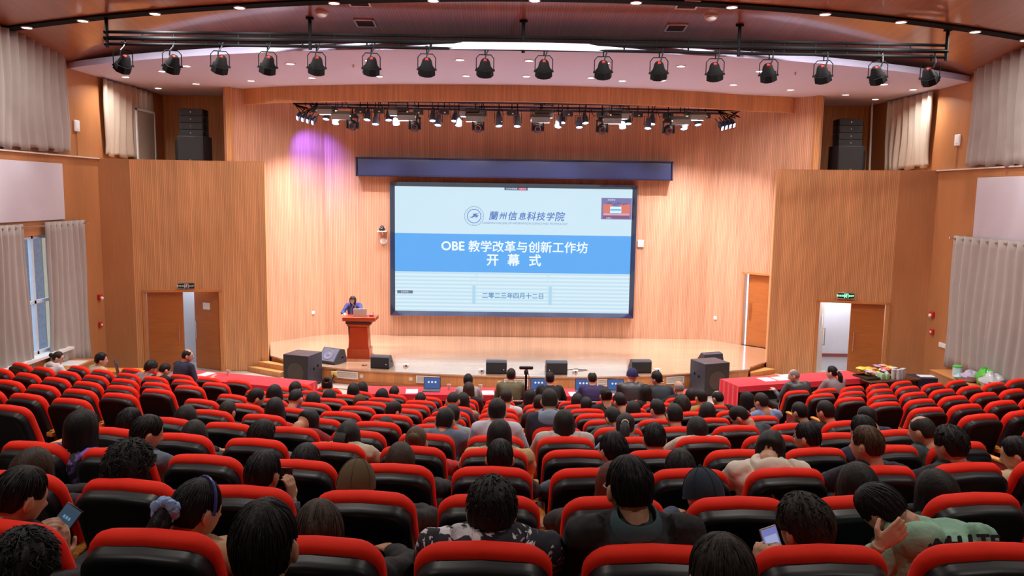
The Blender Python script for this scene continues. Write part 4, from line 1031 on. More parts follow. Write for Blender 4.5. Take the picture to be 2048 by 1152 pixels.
mb = MB(); mb.tube([(-3.9, 16.5, .008), (-3.2, 16.3, .008), (-2.6, 16.45, .008), (-2.2, 16.2, .008), (-1.7, 16.5, .01)], .006, 6); tag(mb.build('floor_cable', M_black), 'thin cable on the pale floor before the left part of the stage', 'cable')

# ------------------------------------------------------------------ lectern, laptop, microphones
M_lect = plain('lectern_red_wood', (.42, .055, .012), rough=.25, var=.18, vscale=9., coat=.3)
le = empty('lectern', (-3.40, 18.1, SH)); tag(le, 'red brown wooden lectern on the left of the stage', 'lectern')
mb = MB(); mb.box((0, 0, .025), (.56, .46, .05)); mb.box((0, 0, .14), (.52, .42, .19)); mb.build('plinth', M_lect, le, smooth=False)
mb = MB(); V = []
for z, w, d in ((.23, .47, .36), (.76, .40, .30)): V += [(-w/2, -d/2, z), (w/2, -d/2, z), (w/2, d/2, z), (-w/2, d/2, z)]
mb.add(V, [(3, 2, 1, 0), (4, 5, 6, 7), (0, 1, 5, 4), (1, 2, 6, 5), (2, 3, 7, 6), (3, 0, 4, 7)]); mb.build('pedestal', M_lect, le, smooth=False)
mb = MB(); mb.rbox((0, 0, .79), (.52, .38, .06), .01); mb.build('collar', M_lect, le)
mb = MB(); mb.box((0, 0, .85), (.58, .4, .07)); mb.build('shadow_gap', plain('lectern_dark', (.06, .015, .008), rough=.4), le, smooth=False)
mb = MB(); mb.rbox((.02, .02, .93), (.76, .5, .09), .01, rx=R2D(0)); mb.build('desk_top', M_lect, le)
lp = empty('laptop', (-3.38, 18.12, SH+.976)); tag(lp, 'grey laptop open on the lectern', 'laptop')
mb = MB(); mb.rbox((0, .06, .01), (.32, .22, .018), .004); mb.build('keyboard_base', M_shellg, lp); mb = MB(); mb.rbox((0, -.08, .09), (.32, .012, .19), .004, rx=R2D(-12+8)); mb.build('screen_lid', plain('laptop_lid', (.55, .5, .45), rough=.35, metal=.3), lp)
mc = empty('lectern_microphone', (-3.62, 18.2, SH+.976)); tag(mc, 'thin gooseneck microphone pair on the lectern', 'microphone')
mb = MB(); mb.tube([(0, 0, 0), (.0, .01, .14), (.05, .08, .26)], .006, 6); mb.tube([(.12, 0, 0), (.1, .01, .14), (.08, .08, .24)], .006, 6); mb.build('gooseneck', M_chrome, mc)
mb = MB(); mb.tube([(.05, .08, .26), (.065, .13, .31)], .013, 8); mb.tube([(.08, .08, .24), (.075, .13, .29)], .013, 8); mb.build('capsule', M_black, mc)
dr = empty('desk_receiver', (-3.12, 18.1, SH+.976)); tag(dr, 'small purple red box at the right corner of the lectern top', 'box')
mb = MB(); mb.rbox((0, 0, .02), (.1, .1, .04), .008); mb.build('case', plain('purple_red', (.3, .04, .12)), dr); mb = MB(); mb.tube([(.03, .03, .04), (.03, .03, .1)], .004, 6); mb.build('antenna', M_black, dr)

# ------------------------------------------------------------------ tables with red cloths
M_cloth = plain('table_cloth_red', (.72, .008, .03), rough=.7, var=.08, vscale=4., sheen=.2)
M_tblk = plain('table_dark', (.015, .012, .012), rough=.5)
def red_table(cx, cy, L, Wd, rz, label, nl=4, skirt=(1, 1), z=.72):
    t = empty('conference_table', (cx, cy, 0), rz); tag(t, 'dark table under the '+label, 'table')
    mb = MB(); mb.rbox((0, 0, z-.03), (L-.04, Wd-.04, .04), .006); mb.build('tabletop', M_tblk, t)
    mb = MB(); mb.box((0, -Wd/2+.05, z-.22), (L-.1, .015, .34)); mb.build('modesty_panel', M_tblk, t, smooth=False)
    for i in range(nl):
        for s in (-1, 1):
            mb = MB(); mb.tube([(-L/2+.12+(L-.24)*i/(nl-1), s*(Wd/2-.07), 0), (-L/2+.12+(L-.24)*i/(nl-1), s*(Wd/2-.07), z-.05)], .016, 8); mb.build('leg', M_black, t)
    c = empty('tablecloth', (cx, cy, z), rz); tag(c, label, 'tablecloth')
    mb = MB(); mb.rbox((0, 0, .0), (L, Wd, .014), .006)
    mb.add([(-L/2, -Wd/2, 0), (L/2, -Wd/2, 0), (L/2+.005, -Wd/2-.015, -.1), (-L/2-.005, -Wd/2-.015, -.1)], [(0, 1, 2, 3)])
    mb.build('top_cloth', M_cloth, c)
    # pleated skirt: far side and ends
    def skirt_run(P, Q, h):
        n = int((Vector(Q)-Vector(P)).length/.02); V = []; F = []; d = (Vector(Q)-Vector(P)).normalized(); nn = Vector((d.y, -d.x))
        for i in range(n+1):
            p = Vector(P).lerp(Vector(Q), i/n); a = math.sin(i*.85)
            for j, zz in enumerate((0, -.12, -h)):
                q = p + nn*(.006+a*.018*(j/2)); V.append((q.x, q.y, zz))
        for i in range(n):
            for j in range(2): F.append((i*3+j, (i+1)*3+j, (i+1)*3+j+1, i*3+j+1))
        return V, F
    mb = MB(); mb.add(*skirt_run((L/2, Wd/2), (-L/2, Wd/2), z-.04))
    if skirt[0]: mb.add(*skirt_run((-L/2, Wd/2), (-L/2, -Wd/2), z-.05))
    if skirt[1]: mb.add(*skirt_run((L/2, -Wd/2), (L/2, Wd/2), z-.05))
    mb.build('pleated_skirt', M_cloth, c)
    return t
red_table(-4.86, 14.22, 2.75, .62, R2D(-16.5), 'red cloth on the left angled table before the stage')
red_table(.40, 13.52, 5.9, .56, R2D(0), 'long red cloth on the middle table in front of the stage', nl=8)
red_table(5.66, 14.83, 2.95, .64, R2D(17), 'red cloth with pleated end on the right angled table')
def tp(cx, cy, rz, x, y): c, s = math.cos(rz), math.sin(rz); return (cx+x*c-y*s, cy+x*s+y*c)
def sheet(x, y, z, rz, label, w=.21, h=.3, mat=None, name='paper_sheet'):
    mb = MB(); mb.box((0, 0, .001), (w, h, .002)); o = mb.build(name, mat or M_wplast, smooth=False); o.location = (x, y, z); o.rotation_euler.z = rz; tag(o, label, 'paper'); return o
zt = .7275
for x, y, lb in ((-.62, .05, 'white printed sheet on the right red table, left of the pair'), (-.32, .05, 'white printed sheet on the right red table, right of the pair'), (-.05, .18, 'small white sheet near the hand of the man in the leather jacket')):
    X, Y = tp(5.66, 14.83, R2D(17), x, y); sheet(X, Y, zt, R2D(17), lb, w=.26)
for x, y, lb in ((-1.62, 13.45, 'white sheet on the middle table left of the blue laptop'), (-.28, 13.42, 'pale lilac sheet on the middle table right of the bob-haired person'), (1.25, 13.4, 'white sheet on the middle table between the two dark-jacketed men'), (2.02, 13.4, 'white sheet on the middle table behind the long-haired person')):
    sheet(x, y, zt, R2D(5), lb)
X, Y = tp(-4.86, 14.22, R2D(-16.5), -.85, .1); sheet(X, Y, zt, R2D(-20), 'white papers in front of the suited man at the left table')
def tlap(x, y, rz, label):
    r = empty('laptop', (x, y, .7275), rz); tag(r, label, 'laptop')
    mb = MB(); mb.rbox((0, -.04, .008), (.3, .2, .016), .004); mb.build('keyboard_base', M_shellg, r)
    mb = MB(); mb.rbox((0, .08, .11), (.3, .01, .2), .004, rx=R2D(-12)); mb.build('screen_lid', M_blackp, r)
    mb = MB(); mb.box((0, .073, .11), (.28, .004, .18), rx=R2D(-12)); mb.build('screen', glow('laptop_blue', (.08, .22, .65), .45), r, smooth=False)
    mb = MB()
    for k in range(3): mb.lathe([(.018, 0), (.001, .001)], (-.06+.06*k, .069, .13), 12, (0, -1, .2))
    mb.build('screen_icons', glow('icon_white', (.9, .95, 1.), .8), r)
tlap(-1.28, 13.55, 0, 'open laptop with blue screen on the middle table, left end')
tlap(.62, 13.6, 0, 'open laptop with blue screen left of the man in the black coat')
tlap(1.42, 13.6, 0, 'open laptop with blue screen left of the bald man')
tlap(2.0, 13.6, 0, 'open laptop with blue screen right of the bald man')
def cup(x, y, z, label, col=(.7, .62, .55)):
    r = empty('paper_cup', (x, y, z)); tag(r, label, 'cup'); mb = MB(); mb.lathe([(.025, 0), (.036, .09), (.038, .092), (.033, .088), (.024, .006)], (0, 0, 0), 16); mb.build('cup_wall', plain('cup_paper', col, rough=.5, var=.25, vscale=30), r)
cup(-.98, 13.62, .7275, 'paper cup on the middle table right of the blue laptop'); cup(-.42, 13.62, .7275, 'paper cup on the middle table right of the bob-haired person')
X, Y = tp(-4.86, 14.22, R2D(-16.5), -.42, .18); cup(X, Y, .7275, 'paper cup on the left red table')
# dark table with snacks
t = empty('snack_table', (7.5, 15.08, 0), R2D(17)); tag(t, 'dark wooden side table piled with snacks at the right', 'table')
mb = MB(); mb.rbox((0, 0, .70), (1.2, .7, .04), .01); mb.build('tabletop', plain('dark_table_wood', (.08, .03, .015), rough=.3), t)
mb = MB(); mb.box((0, -.3, .35), (1.15, .02, .66)); mb.build('front_panel', M_tblk, t, smooth=False)
for sx in (-1, 1):
    for sy in (-1, 1): mb = MB(); mb.box((sx*.55, sy*.3, .34), (.05, .05, .68)); mb.build('leg', M_tblk, t, smooth=False)
mb = MB(); mb.rbox((-.42, 0.0, .725), (.3, .4, .015), .004)
for s in (-1, 1): mb.box((-.42, s*.2, .745), (.3, .012, .035)); mb.box((-.42+s*.15, 0, .745), (.012, .4, .035))
o = mb.build('serving_tray', plain('tray_dark', (.04, .025, .02), rough=.4)); X, Y = 7.5, 15.08; o.location = (X, Y, 0); o.rotation_euler.z = R2D(17); tag(o, 'dark rectangular tray at the left end of the snack table', 'tray')
scol = [((.85, .55, .05), 'yellow'), ((.8, .12, .05), 'red'), ((.85, .35, .25), 'pink orange'), ((.8, .72, .65), 'cream'), ((.45, .35, .65), 'purple'), ((.9, .6, .1), 'yellow')]
rs_ = random.Random(3)
def packet(x, y, z, col, nm, rz, rx):
    mb = MB(); n = 8; V = []
    for j in range(5):
        v = j/4; hh = .028*math.sin(PI*v)**.6 if 0 < j < 4 else .001
        for i in range(n+1):
            u = i/n; V.append(((u-.5)*.17, (v-.5)*.12, hh*(math.sin(PI*u)**.5 if 0 < i < n else .02)))
    m0 = len(V)
    V += [(a, b_, -c_*.8) for a, b_, c_ in V]
    F = []
    for j in range(4):
        for i in range(n):
            a = j*(n+1)+i; F.append((a, a+1, a+n+2, a+n+1)); F.append((m0+a, m0+a+n+1, m0+a+n+2, m0+a+1))
    mb.add(V, F); o = mb.build('snack_packet', plain('packet_'+nm.replace(' ', '_'), col, rough=.25, var=.4, vscale=25.)); o.location = (x, y, z); o.rotation_euler = (rx, 0, rz)
    tag(o, nm+' wrapped snack packet in the pile on the dark side table', 'snack', 'snack packets piled on the side table')
for i in range(34):
    col, nm = scol[i % 6]; u = rs_.uniform(-.42, .32); v = rs_.uniform(-.02, .28)
    X, Y = tp(7.5, 15.08, R2D(17), u, v); packet(X, Y, .75+.03*(i % 5)+.01, col, nm, rs_.uniform(0, 3.1), rs_.uniform(-.3, .3))
for i, (u, v) in enumerate([(-.22, -.2), (-.12, -.22), (-.2, -.1), (-.05, -.12)]):
    X, Y = tp(7.5, 15.08, R2D(17), u, v); r = empty('drink_carton', (X, Y, .72), R2D(17+i*9)); tag(r, 'pale green small drink carton at the front of the snack pile', 'drink', 'pale green drink cartons')
    mb = MB(); mb.rbox((0, 0, .06), (.075, .055, .12), .006); mb.build('carton', plain('carton_green', (.45, .75, .45), rough=.4, var=.2, vscale=30), r)
    mb = MB(); mb.lathe([(.012, 0), (.012, .012)], (0, 0, .12), 10); mb.build('cap', M_wplast, r)
for i, (u, v) in enumerate([(.02, -.22), (.1, -.26), (.2, -.24), (.28, -.2)]):
    X, Y = tp(7.5, 15.08, R2D(17), u, v); r = empty('cup_sleeve', (X, Y, .72)); tag(r, 'tall white stack of disposable cups at the front of the snack pile', 'cups', 'stacks of white disposable cups')
    mb = MB(); mb.lathe([(.035, 0)]+[(.036+.003*(k % 2), .02+.012*k) for k in range(14)]+[(.04, .2), (.03, .2)], (0, 0, 0), 14); mb.build('cup_stack', plain('cup_grey_white', (.68, .7, .74), rough=.4), r)
# radiator cover ledges along both side walls
def ledge_box(x0, x1, y0, y1, zt_, label):
    r = empty('radiator_cover', ((x0+x1)/2, (y0+y1)/2, 0)); tag(r, label, 'radiator cover'); w, d = x1-x0, y1-y0
    mb = MB(); mb.box((0, 0, (zt_-.03)/2), (w-.02, d-.02, zt_-.03)); mb.build('cover_box', M_veneer, r, smooth=False)
    mb = MB(); mb.rbox((0, 0, zt_-.012), (w, d, .03), .005); mb.build('cover_top', M_trimw, r)
ledge_box(8.86, 9.49, 13.2, 15.9, .70, 'long low wooden box along the right wall under the curtain')
ledge_box(-8.99, -8.42, 12.3, 15.9, .70, 'long low wooden box along the left wall under the window')
sheet(-8.68, 15.45, .706, R2D(3), 'white papers on the low wooden box by the left wall', w=.45, h=.5)
r = empty('carton', (8.4, 15.35, 0), R2D(-3)); tag(r, 'tall dark navy carton with red print standing by the right wall', 'box')
mb = MB(); mb.rbox((0, 0, .34), (.46, .4, .68), .006); mb.build('carton_body', plain('carton_navy', (.012, .015, .045), rough=.45), r)
mb = MB(); mb.box((0, -.203, .18), (.44, .004, .28)); mb.build('printed_panel', plain('carton_maroon', (.12, .01, .02), rough=.5), r, smooth=False)
text('礼品', .1, plain('print_red', (.5, .05, .06)), r, Matrix.Translation((.02, -.208, .22)) @ RX); text('新年快乐', .055, plain('print_grey', (.3, .3, .4)), r, Matrix.Translation((.0, -.208, .5)) @ RX)
mb = MB(); mb.rbox((.08, -.02, .688), (.3, .2, .012), .003); mb.build('papers', M_wplast, r)
r = empty('tissue_tub', (9.02, 15.2, .706)); tag(r, 'white round tub with green lid on the box by the right wall', 'tub')
mb = MB(); mb.lathe([(.08, 0), (.085, .02), (.085, .2), (.08, .205)], (0, 0, 0), 20); mb.build('tub', plain('tub_pale', (.6, .8, .8), rough=.4, var=.2), r); mb = MB(); mb.lathe([(.088, .2), (.088, .225), (.07, .235), (.001, .236)], (0, 0, 0), 20); mb.build('lid', plain('lid_green', (.1, .55, .1), rough=.4), r)
def bag(x, y, z, s, col, nm, label):
    mb = MB(); n, m = 20, 12; V = []
    for j in range(m+1):
        for i in range(n):
            a = 2*PI*i/n; t_ = PI*j/m; rr = 1+.22*noise.noise(Vector((math.cos(a)*2+x*3, math.sin(a)*2, t_*1.4)))*1.6
            V.append((math.sin(t_)*math.cos(a)*s[0]*rr, math.sin(t_)*math.sin(a)*s[1]*rr, max(-s[2]*.8, -math.cos(t_)*s[2]*rr)))
    F = [(j*n+i, j*n+(i+1) % n, (j+1)*n+(i+1) % n, (j+1)*n+i) for j in range(m) for i in range(n)]
    mb.add(V, F); o = mb.build('plastic_bag', plain(nm, col, rough=.2, var=.35, vscale=9., coat=.4)); o.location = (x, y, z); tag(o, label, 'bag')
bag(9.08, 14.85, .80, (.17, .2, .11), (.5, .45, .62), 'bag_lilac', 'crumpled lilac plastic bag on the box by the right wall')
bag(9.18, 14.55, .86, (.16, .17, .17), (.12, .6, .08), 'bag_green', 'bright green bag on the box by the right wall')
bag(9.1, 14.2, .84, (.2, .24, .17), (.55, .58, .62), 'bag_clear', 'bulging translucent white bag at the near end of the right box')
bag(9.0, 15.0, .76, (.15, .12, .06), (.45, .7, .75), 'bag_teal', 'flat pale teal packet beside the white tub')
# little wooden bench and blue banquet chair by the left wall
r = empty('wooden_bench', (-7.75, 15.7, 0)); tag(r, 'low orange wooden bench against the left recess wall', 'bench')
mb = MB(); mb.rbox((0, 0, .5), (1.0, .36, .05), .008); mb.build('bench_top', M_arm, r)
for s in (-1, 1): mb = MB(); mb.box((s*.42, 0, .24), (.05, .32, .48)); mb.build('leg', M_trimw, r, smooth=False)
def conf_chair(x, y, rz, label, back=(.012, .014, .012), navy=False, group=None, name='conference_chair'):
    r = empty(name, (x, y, 0), rz); tag(r, label, 'chair', group)
    bm_ = plain('chair_navy' if navy else 'chair_dark', (.02, .03, .12) if navy else back, rough=.6)
    mb = MB(); mb.rbox((0, 0, .44), (.42, .42, .07), .03); mb.build('seat', bm_, r)
    mb = MB(); mb.rbox((0, -.22, .74 if navy else .60), (.42, .04, .34 if navy else .24), .03 if navy else .012, rx=R2D(8)); mb.build('backrest', bm_, r)
    mb = MB(); mb.tube([(-.21, -.2, 0), (-.21, -.2, .45), (-.2, -.25, .92 if navy else .735), (.2, -.25, .92 if navy else .735), (.21, -.2, .45), (.21, -.2, 0)], .012, 8); mb.build('back_frame', plain('gold_tube', (.5, .35, .15), metal=.8, rough=.3) if navy else M_chrome, r)
    for s in (-1, 1): mb = MB(); mb.tube([(s*.2, .2, 0), (s*.2, .2, .42)], .012, 8); mb.build('leg', M_black, r)
    return r
conf_chair(-7.25, 14.9, R2D(-60), 'navy blue upholstered chair standing behind the person in beige', navy=True, name='banquet_chair')
for i, u in enumerate((-.05, .45, .95)):
    X, Y = tp(-4.86, 14.22, R2D(-16.5), u, -.62); conf_chair(X, Y, R2D(-16.5), ('leftmost', 'middle', 'rightmost')[i]+' empty dark chair in front of the left red table', group='empty chairs at the left red table')
X, Y = tp(5.66, 14.83, R2D(17), -.75, -.62); conf_chair(X, Y, R2D(17), 'empty dark chair at the left part of the right red table')
for x in (-.66, .12, .83, 1.57, 2.29, 2.76):
    conf_chair(x, 13.12, 0, 'dark chair with a thin metal back rail occupied at the middle red table', group='occupied chairs at the middle red table')
conf_chair(-5.72, 13.78, R2D(-14), 'dark chair under the suited man at the left red table')
conf_chair(5.25, 13.62, R2D(15), 'dark chair under the man in the leather jacket at the right red table')
conf_chair(5.94, 13.74, R2D(15), 'dark chair under the ponytailed person at the right red table')
conf_chair(-8.05, 13.82, R2D(-30), 'dark chair under the person in white by the left window')
conf_chair(-7.2, 13.7, R2D(-30), 'dark chair under the person in beige by the left wall')
# camera tripod in the central aisle
r = empty('tripod_camera', (.36, 12.58, 0)); tag(r, 'thin black stand with a small conference camera in front of the stage', 'camera stand')
zb = 0
mb = MB(); mb.tube([(0, 0, .3), (0, 0, 1.27)], .018, 8); mb.build('pole', M_black, r)
for k in range(3): a = k*2.09+.5; mb = MB(); mb.tube([(0, 0, .5), (.3*math.cos(a), .3*math.sin(a), .01)], .012, 6); mb.build('leg', M_black, r)
mb = MB(); mb.lathe([(.02, 0), (.035, .02), (.035, .07), (.015, .09)], (0, 0, 1.25), 12); mb.build('mount', M_blackp, r)
mb = MB(); mb.rbox((0, 0, 1.37), (.23, .05, .055), .02); mb.build('camera_bar', M_blackp, r)
mb = MB(); mb.tube([(.02, .02, 1.34), (.05, .03, 1.22), (.05, .02, 1.0)], .005, 6); mb.build('cable', M_black, r)
# ------------------------------------------------------------------ people
M_skin = plain('skin', (.55, .30, .19), rough=.5, var=.08, vscale=20.)
M_skinp = plain('skin_pale', (.66, .40, .29), rough=.5, var=.06, vscale=20.)
def hairmat(key):
    cols = {'k': (.006, .0055, .007), 'dk': (.016, .012, .010), 'db': (.030, .018, .012), 'br': (.065, .032, .016), 'brown': (.09, .055, .025), 'red': (.09, .018, .012), 'grey': (.22, .2, .2), 'navyteal': (.01, .025, .05), 'navy': (.015, .02, .09)}
    nm = 'hair_'+key
    if nm in MATS: return MATS[nm]
    m, nt, b = new_mat(nm); c = cols[key]
    tc = N(nt, 'ShaderNodeTexCoord'); mp = N(nt, 'ShaderNodeMapping'); mp.inputs['Scale'].default_value = (90, 90, 6)
    lk(nt, tc.outputs['Object'], mp.inputs[0]); no = N(nt, 'ShaderNodeTexNoise', i_Scale=1., i_Detail=4.); lk(nt, mp.outputs[0], no.inputs['Vector'])
    mx = N(nt, 'ShaderNodeMix', data_type='RGBA'); mx.inputs[6].default_value = rgba([v*.5 for v in c]); mx.inputs[7].default_value = rgba([v*1.7 for v in c])
    lk(nt, no.outputs['Fac'], mx.inputs[0]); lk(nt, mx.outputs[2], b.inputs['Base Color'])
    bp = N(nt, 'ShaderNodeBump', i_Strength=.6, i_Distance=.006); lk(nt, no.outputs['Fac'], bp.inputs['Height']); lk(nt, bp.outputs[0], b.inputs['Normal'])
    b.inputs['Roughness'].default_value = .55; b.inputs['Specular IOR Level'].default_value = .3
    MATS[nm] = m; return m
def pattern(name, c1, c2, scale, thr=.5, dist=1.5, rough=.8):
    if name in MATS: return MATS[name]
    m, nt, b = new_mat(name); tc = N(nt, 'ShaderNodeTexCoord'); no = N(nt, 'ShaderNodeTexNoise', i_Scale=scale, i_Detail=3., i_Distortion=dist)
    lk(nt, tc.outputs['Object'], no.inputs['Vector']); cr = N(nt, 'ShaderNodeValToRGB'); lk(nt, no.outputs['Fac'], cr.inputs[0])
    cr.color_ramp.elements[0].position = thr-.02; cr.color_ramp.elements[0].color = rgba(c1); cr.color_ramp.elements[1].position = thr+.02; cr.color_ramp.elements[1].color = rgba(c2)
    lk(nt, cr.outputs[0], b.inputs['Base Color']); b.inputs['Roughness'].default_value = rough; MATS[name] = m; return m
def plaid(name, c1, c2, sc=30.):
    if name in MATS: return MATS[name]
    m, nt, b = new_mat(name); tc = N(nt, 'ShaderNodeTexCoord'); sp = N(nt, 'ShaderNodeSeparateXYZ'); lk(nt, tc.outputs['Object'], sp.inputs[0])
    o = []
    for k in (0, 2):
        mu = N(nt, 'ShaderNodeMath', operation='MULTIPLY'); lk(nt, sp.outputs[k], mu.inputs[0]); mu.inputs[1].default_value = sc*2
        si = N(nt, 'ShaderNodeMath', operation='SINE'); lk(nt, mu.outputs[0], si.inputs[0]); gt = N(nt, 'ShaderNodeMath', operation='GREATER_THAN'); lk(nt, si.outputs[0], gt.inputs[0]); gt.inputs[1].default_value = .5; o.append(gt)
    ad = N(nt, 'ShaderNodeMath', operation='MULTIPLY_ADD'); lk(nt, o[0].outputs[0], ad.inputs[0]); ad.inputs[1].default_value = .5
    h2 = N(nt, 'ShaderNodeMath', operation='MULTIPLY'); lk(nt, o[1].outputs[0], h2.inputs[0]); h2.inputs[1].default_value = .5; lk(nt, h2.outputs[0], ad.inputs[2])
    mx = N(nt, 'ShaderNodeMix', data_type='RGBA'); lk(nt, ad.outputs[0], mx.inputs[0]); mx.inputs[6].default_value = rgba(c1); mx.inputs[7].default_value = rgba(c2)
    lk(nt, mx.outputs[2], b.inputs['Base Color']); b.inputs['Roughness'].default_value = .85; MATS[name] = m; return m
CL = {'black': (.012, .012, .014), 'darkgrey': (.03, .03, .035), 'camel': (.40, .24, .13), 'crimson': (.25, .012, .02), 'purple': None, 'greyblue': (.10, .13, .18), 'blackshine': (.018, .02, .026),
      'darkgreen': (.02, .03, .018), 'plaidnavy': None, 'red': (.45, .012, .015), 'beige': (.46, .42, .31), 'redj': (.5, .02, .02), 'navy': (.018, .024, .06), 'navyblue': (.02, .03, .10),
      'lightblue': (.35, .45, .65), 'plaidbeige': None, 'denim': (.12, .17, .25), 'teal': (.26, .38, .42), 'whiteblue': (.55, .6, .7), 'white': (.65, .65, .68), 'khaki': (.50, .36, .18), 'floral': None,
      'greywhite': (.50, .48, .46), 'hoodnavy': (.02, .025, .045), 'hoodpale': (.24, .32, .44), 'greengrey': (.07, .09, .085), 'purpleblack': (.02, .012, .04), 'plaidgrey': None, 'blackteal': (.014, .015, .018), 'denimdark': (.025, .05, .09),
      'knit': (.55, .46, .38), 'denimlight': (.16, .24, .5), 'mustard': (.40, .25, .07), 'slate': (.035, .05, .065), 'blueshirt': (.2, .28, .5), 'darkslate': (.022, .03, .036), 'navyblack': (.015, .017, .03),
      'darkteal': (.03, .06, .065), 'offwhite': (.62, .56, .48), 'tiedye': None, 'cream': (.5, .4, .25), 'olive': (.13, .125, .07), 'purplenavy': (.04, .03, .12), 'leather': (.05, .055, .065), 'suitnavy': (.02, .025, .06),
      'puffer': (.72, .68, .7), 'beigecoat': (.55, .48, .32), 'greyjacket': (.25, .28, .32), 'blazer': (.24, .22, .24), 'greycoat': (.38, .36, .38), 'bluelace': (.05, .055, .20)}
def cloth(key):
    if key == 'purple': return pattern('cloth_purple', (.03, .03, .045), (.22, .12, .5), 9., .52)
    if key == 'floral': return pattern('cloth_floral', (.014, .016, .03), (.72, .72, .78), 11., .56, 2.2)
    if key == 'tiedye': return pattern('cloth_tiedye', (.16, .34, .24), (.36, .56, .44), 7., .5, .8) if False else plain('cloth_tiedye', (.25, .46, .34), rough=.85, var=.5, vscale=9., bump=.3, bscale=60)
    if key == 'plaidnavy': return pattern('cloth_dotted', (.015, .018, .03), (.3, .35, .5), 60., .64)
    if key == 'plaidbeige': return plaid('cloth_plaid_beige', (.30, .25, .18), (.05, .05, .06), 22.)
    if key == 'plaidgrey': return plaid('cloth_plaid_grey', (.09, .11, .15), (.04, .045, .06), 16.)
    return plain('cloth_'+key, CL[key], rough=.35 if key in ('blackshine', 'leather') else .85, var=.15, vscale=8., bump=.25, bscale=35.)

def ringpts(c, rx, ry, M, n=16, pw=2.3):
    out = []
    for k in range(n):
        a = 2*PI*k/n; ca, sa = math.cos(a), math.sin(a)
        x = math.copysign(abs(ca)**(2/pw), ca)*rx; y = math.copysign(abs(sa)**(2/pw), sa)*ry
        out.append(c + M @ Vector((x, y, 0)))
    return out
def loft(mb, rings):
    V = [p for r in rings for p in r]; n = len(rings[0]); F = []
    for j in range(len(rings)-1):
        for i in range(n): F.append((j*n+i, j*n+(i+1) % n, (j+1)*n+(i+1) % n, (j+1)*n+i))
    F.append(tuple(range(n-1, -1, -1))); F.append(tuple((len(rings)-1)*n+k for k in range(n)))
    mb.add(V, F)
I3 = Matrix.Identity(3)
def head_surface(mb, HM, s=1., n=28, m=20, ears=True):
    """HM: 4x4 head frame (origin = skull centre, +y face, +z crown)"""
    V = []
    for j in range(m+1):
        ph = PI*j/m; z0 = math.cos(ph); q = math.sin(ph)
        for i in range(n):
            a = 2*PI*i/n; dx = math.cos(a)*q; dy = math.sin(a)*q
            x = dx*.077; y = dy*.095; z = z0*(.112 if z0 > 0 else .125)
            if z0 < 0:                       # jaw
                t = min(1, -z0*1.15); x *= 1-.30*t*t; y = y*(1-.12*t) + .014*t
                if dy < 0: y += .028*t*t
            if dy > 0:
                f = max(0, dy)
                nose = math.exp(-((dx)/.17)**2 - ((z0+.16)/.20)**2)*.020; y += nose*(1.35 if z0 < -.1 else .7)
                for ex in (-.40, .40): y -= .008*math.exp(-((dx-ex)/.2)**2-((z0-.04)/.14)**2)
                y += .004*math.exp(-((z0-.2)/.1)**2)*f
                y += .006*math.exp(-(dx/.3)**2-((z0+.52)/.07)**2) + .006*math.exp(-(dx/.3)**2-((z0+.86)/.15)**2)
            V.append(HM @ Vector((x*s, y*s, z*s)))
    F = [(j*n+i, j*n+(i+1) % n, (j+1)*n+(i+1) % n, (j+1)*n+i) for j in range(m) for i in range(n)]
    mb.add(V, F)
    for sx in ((-1, 1) if ears else ()):      # ears
        c = HM @ Vector((sx*.080*s, -.004*s, -.012*s)); q = HM.to_3x3().normalized()
        V = []; 
        for j in range(7):
            for i in range(10):
                a = 2*PI*i/10; t = PI*j/6
                p = Vector((math.cos(t)*.011*sx, math.sin(t)*math.cos(a)*.019, math.sin(t)*math.sin(a)*.032)); p.x += sx*.25*max(0, -p.y)*.6
                V.append(c + q @ (p*s*1.0))
        mb.add(V, [(j*10+i, j*10+(i+1) % 10, (j+1)*10+(i+1) % 10, (j+1)*10+i) for j in range(6) for i in range(10)])
def fingers(mb, W, fwd, palm, curl=.5, spread=.12, side=1, s=1.):
    """hand rooted at wrist W; fwd = finger direction, palm = palm normal, side=+1 thumb on the +cross side"""
    f = fwd.normalized(); p = (palm - f*palm.dot(f)).normalized(); x = f.cross(p).normalized()*side
    c0 = W + f*.02*s; c1 = W + f*.09*s
    # palm block
    rings = []
    for t, w, th in ((0, .024, .017), (.25, .030, .016), (.6, .038, .014), (.95, .040, .012), (1.05, .036, .008)):
        c = W + f*(.088*t)*s; rings.append([c + (x*math.cos(a)*w + p*math.sin(a)*th)*s for a in [2*PI*k/10 for k in range(10)]])
    loft(mb, rings)
    for k, (off, L) in enumerate(((.030, .068), (.010, .076), (-.011, .070), (-.031, .055))):
        b = W + f*.084*s + x*off*s; d = (f + x*off*spread*20*.3).normalized(); pts = [b]; ang = 0
        for q, l in enumerate((.45, .32, .23)):
            ang += curl*(.55+.35*q); dd = d*math.cos(ang) + p*math.sin(ang); pts.append(pts[-1] + dd*L*l*s)
        mb.tube(pts, [.0092*s, .0085*s, .0078*s, .0062*s], 8)
    b = W + f*.022*s + x*.024*s; d1 = (x*.8 + f*.6 + p*.35).normalized(); d2 = (x*.3 + f*.8 + p*.5).normalized()
    mb.tube([b, b+d1*.035*s, b+d1*.035*s+d2*.03*s, b+d1*.035*s+d2*.052*s], [.013*s, .0115*s, .010*s, .007*s], 8)

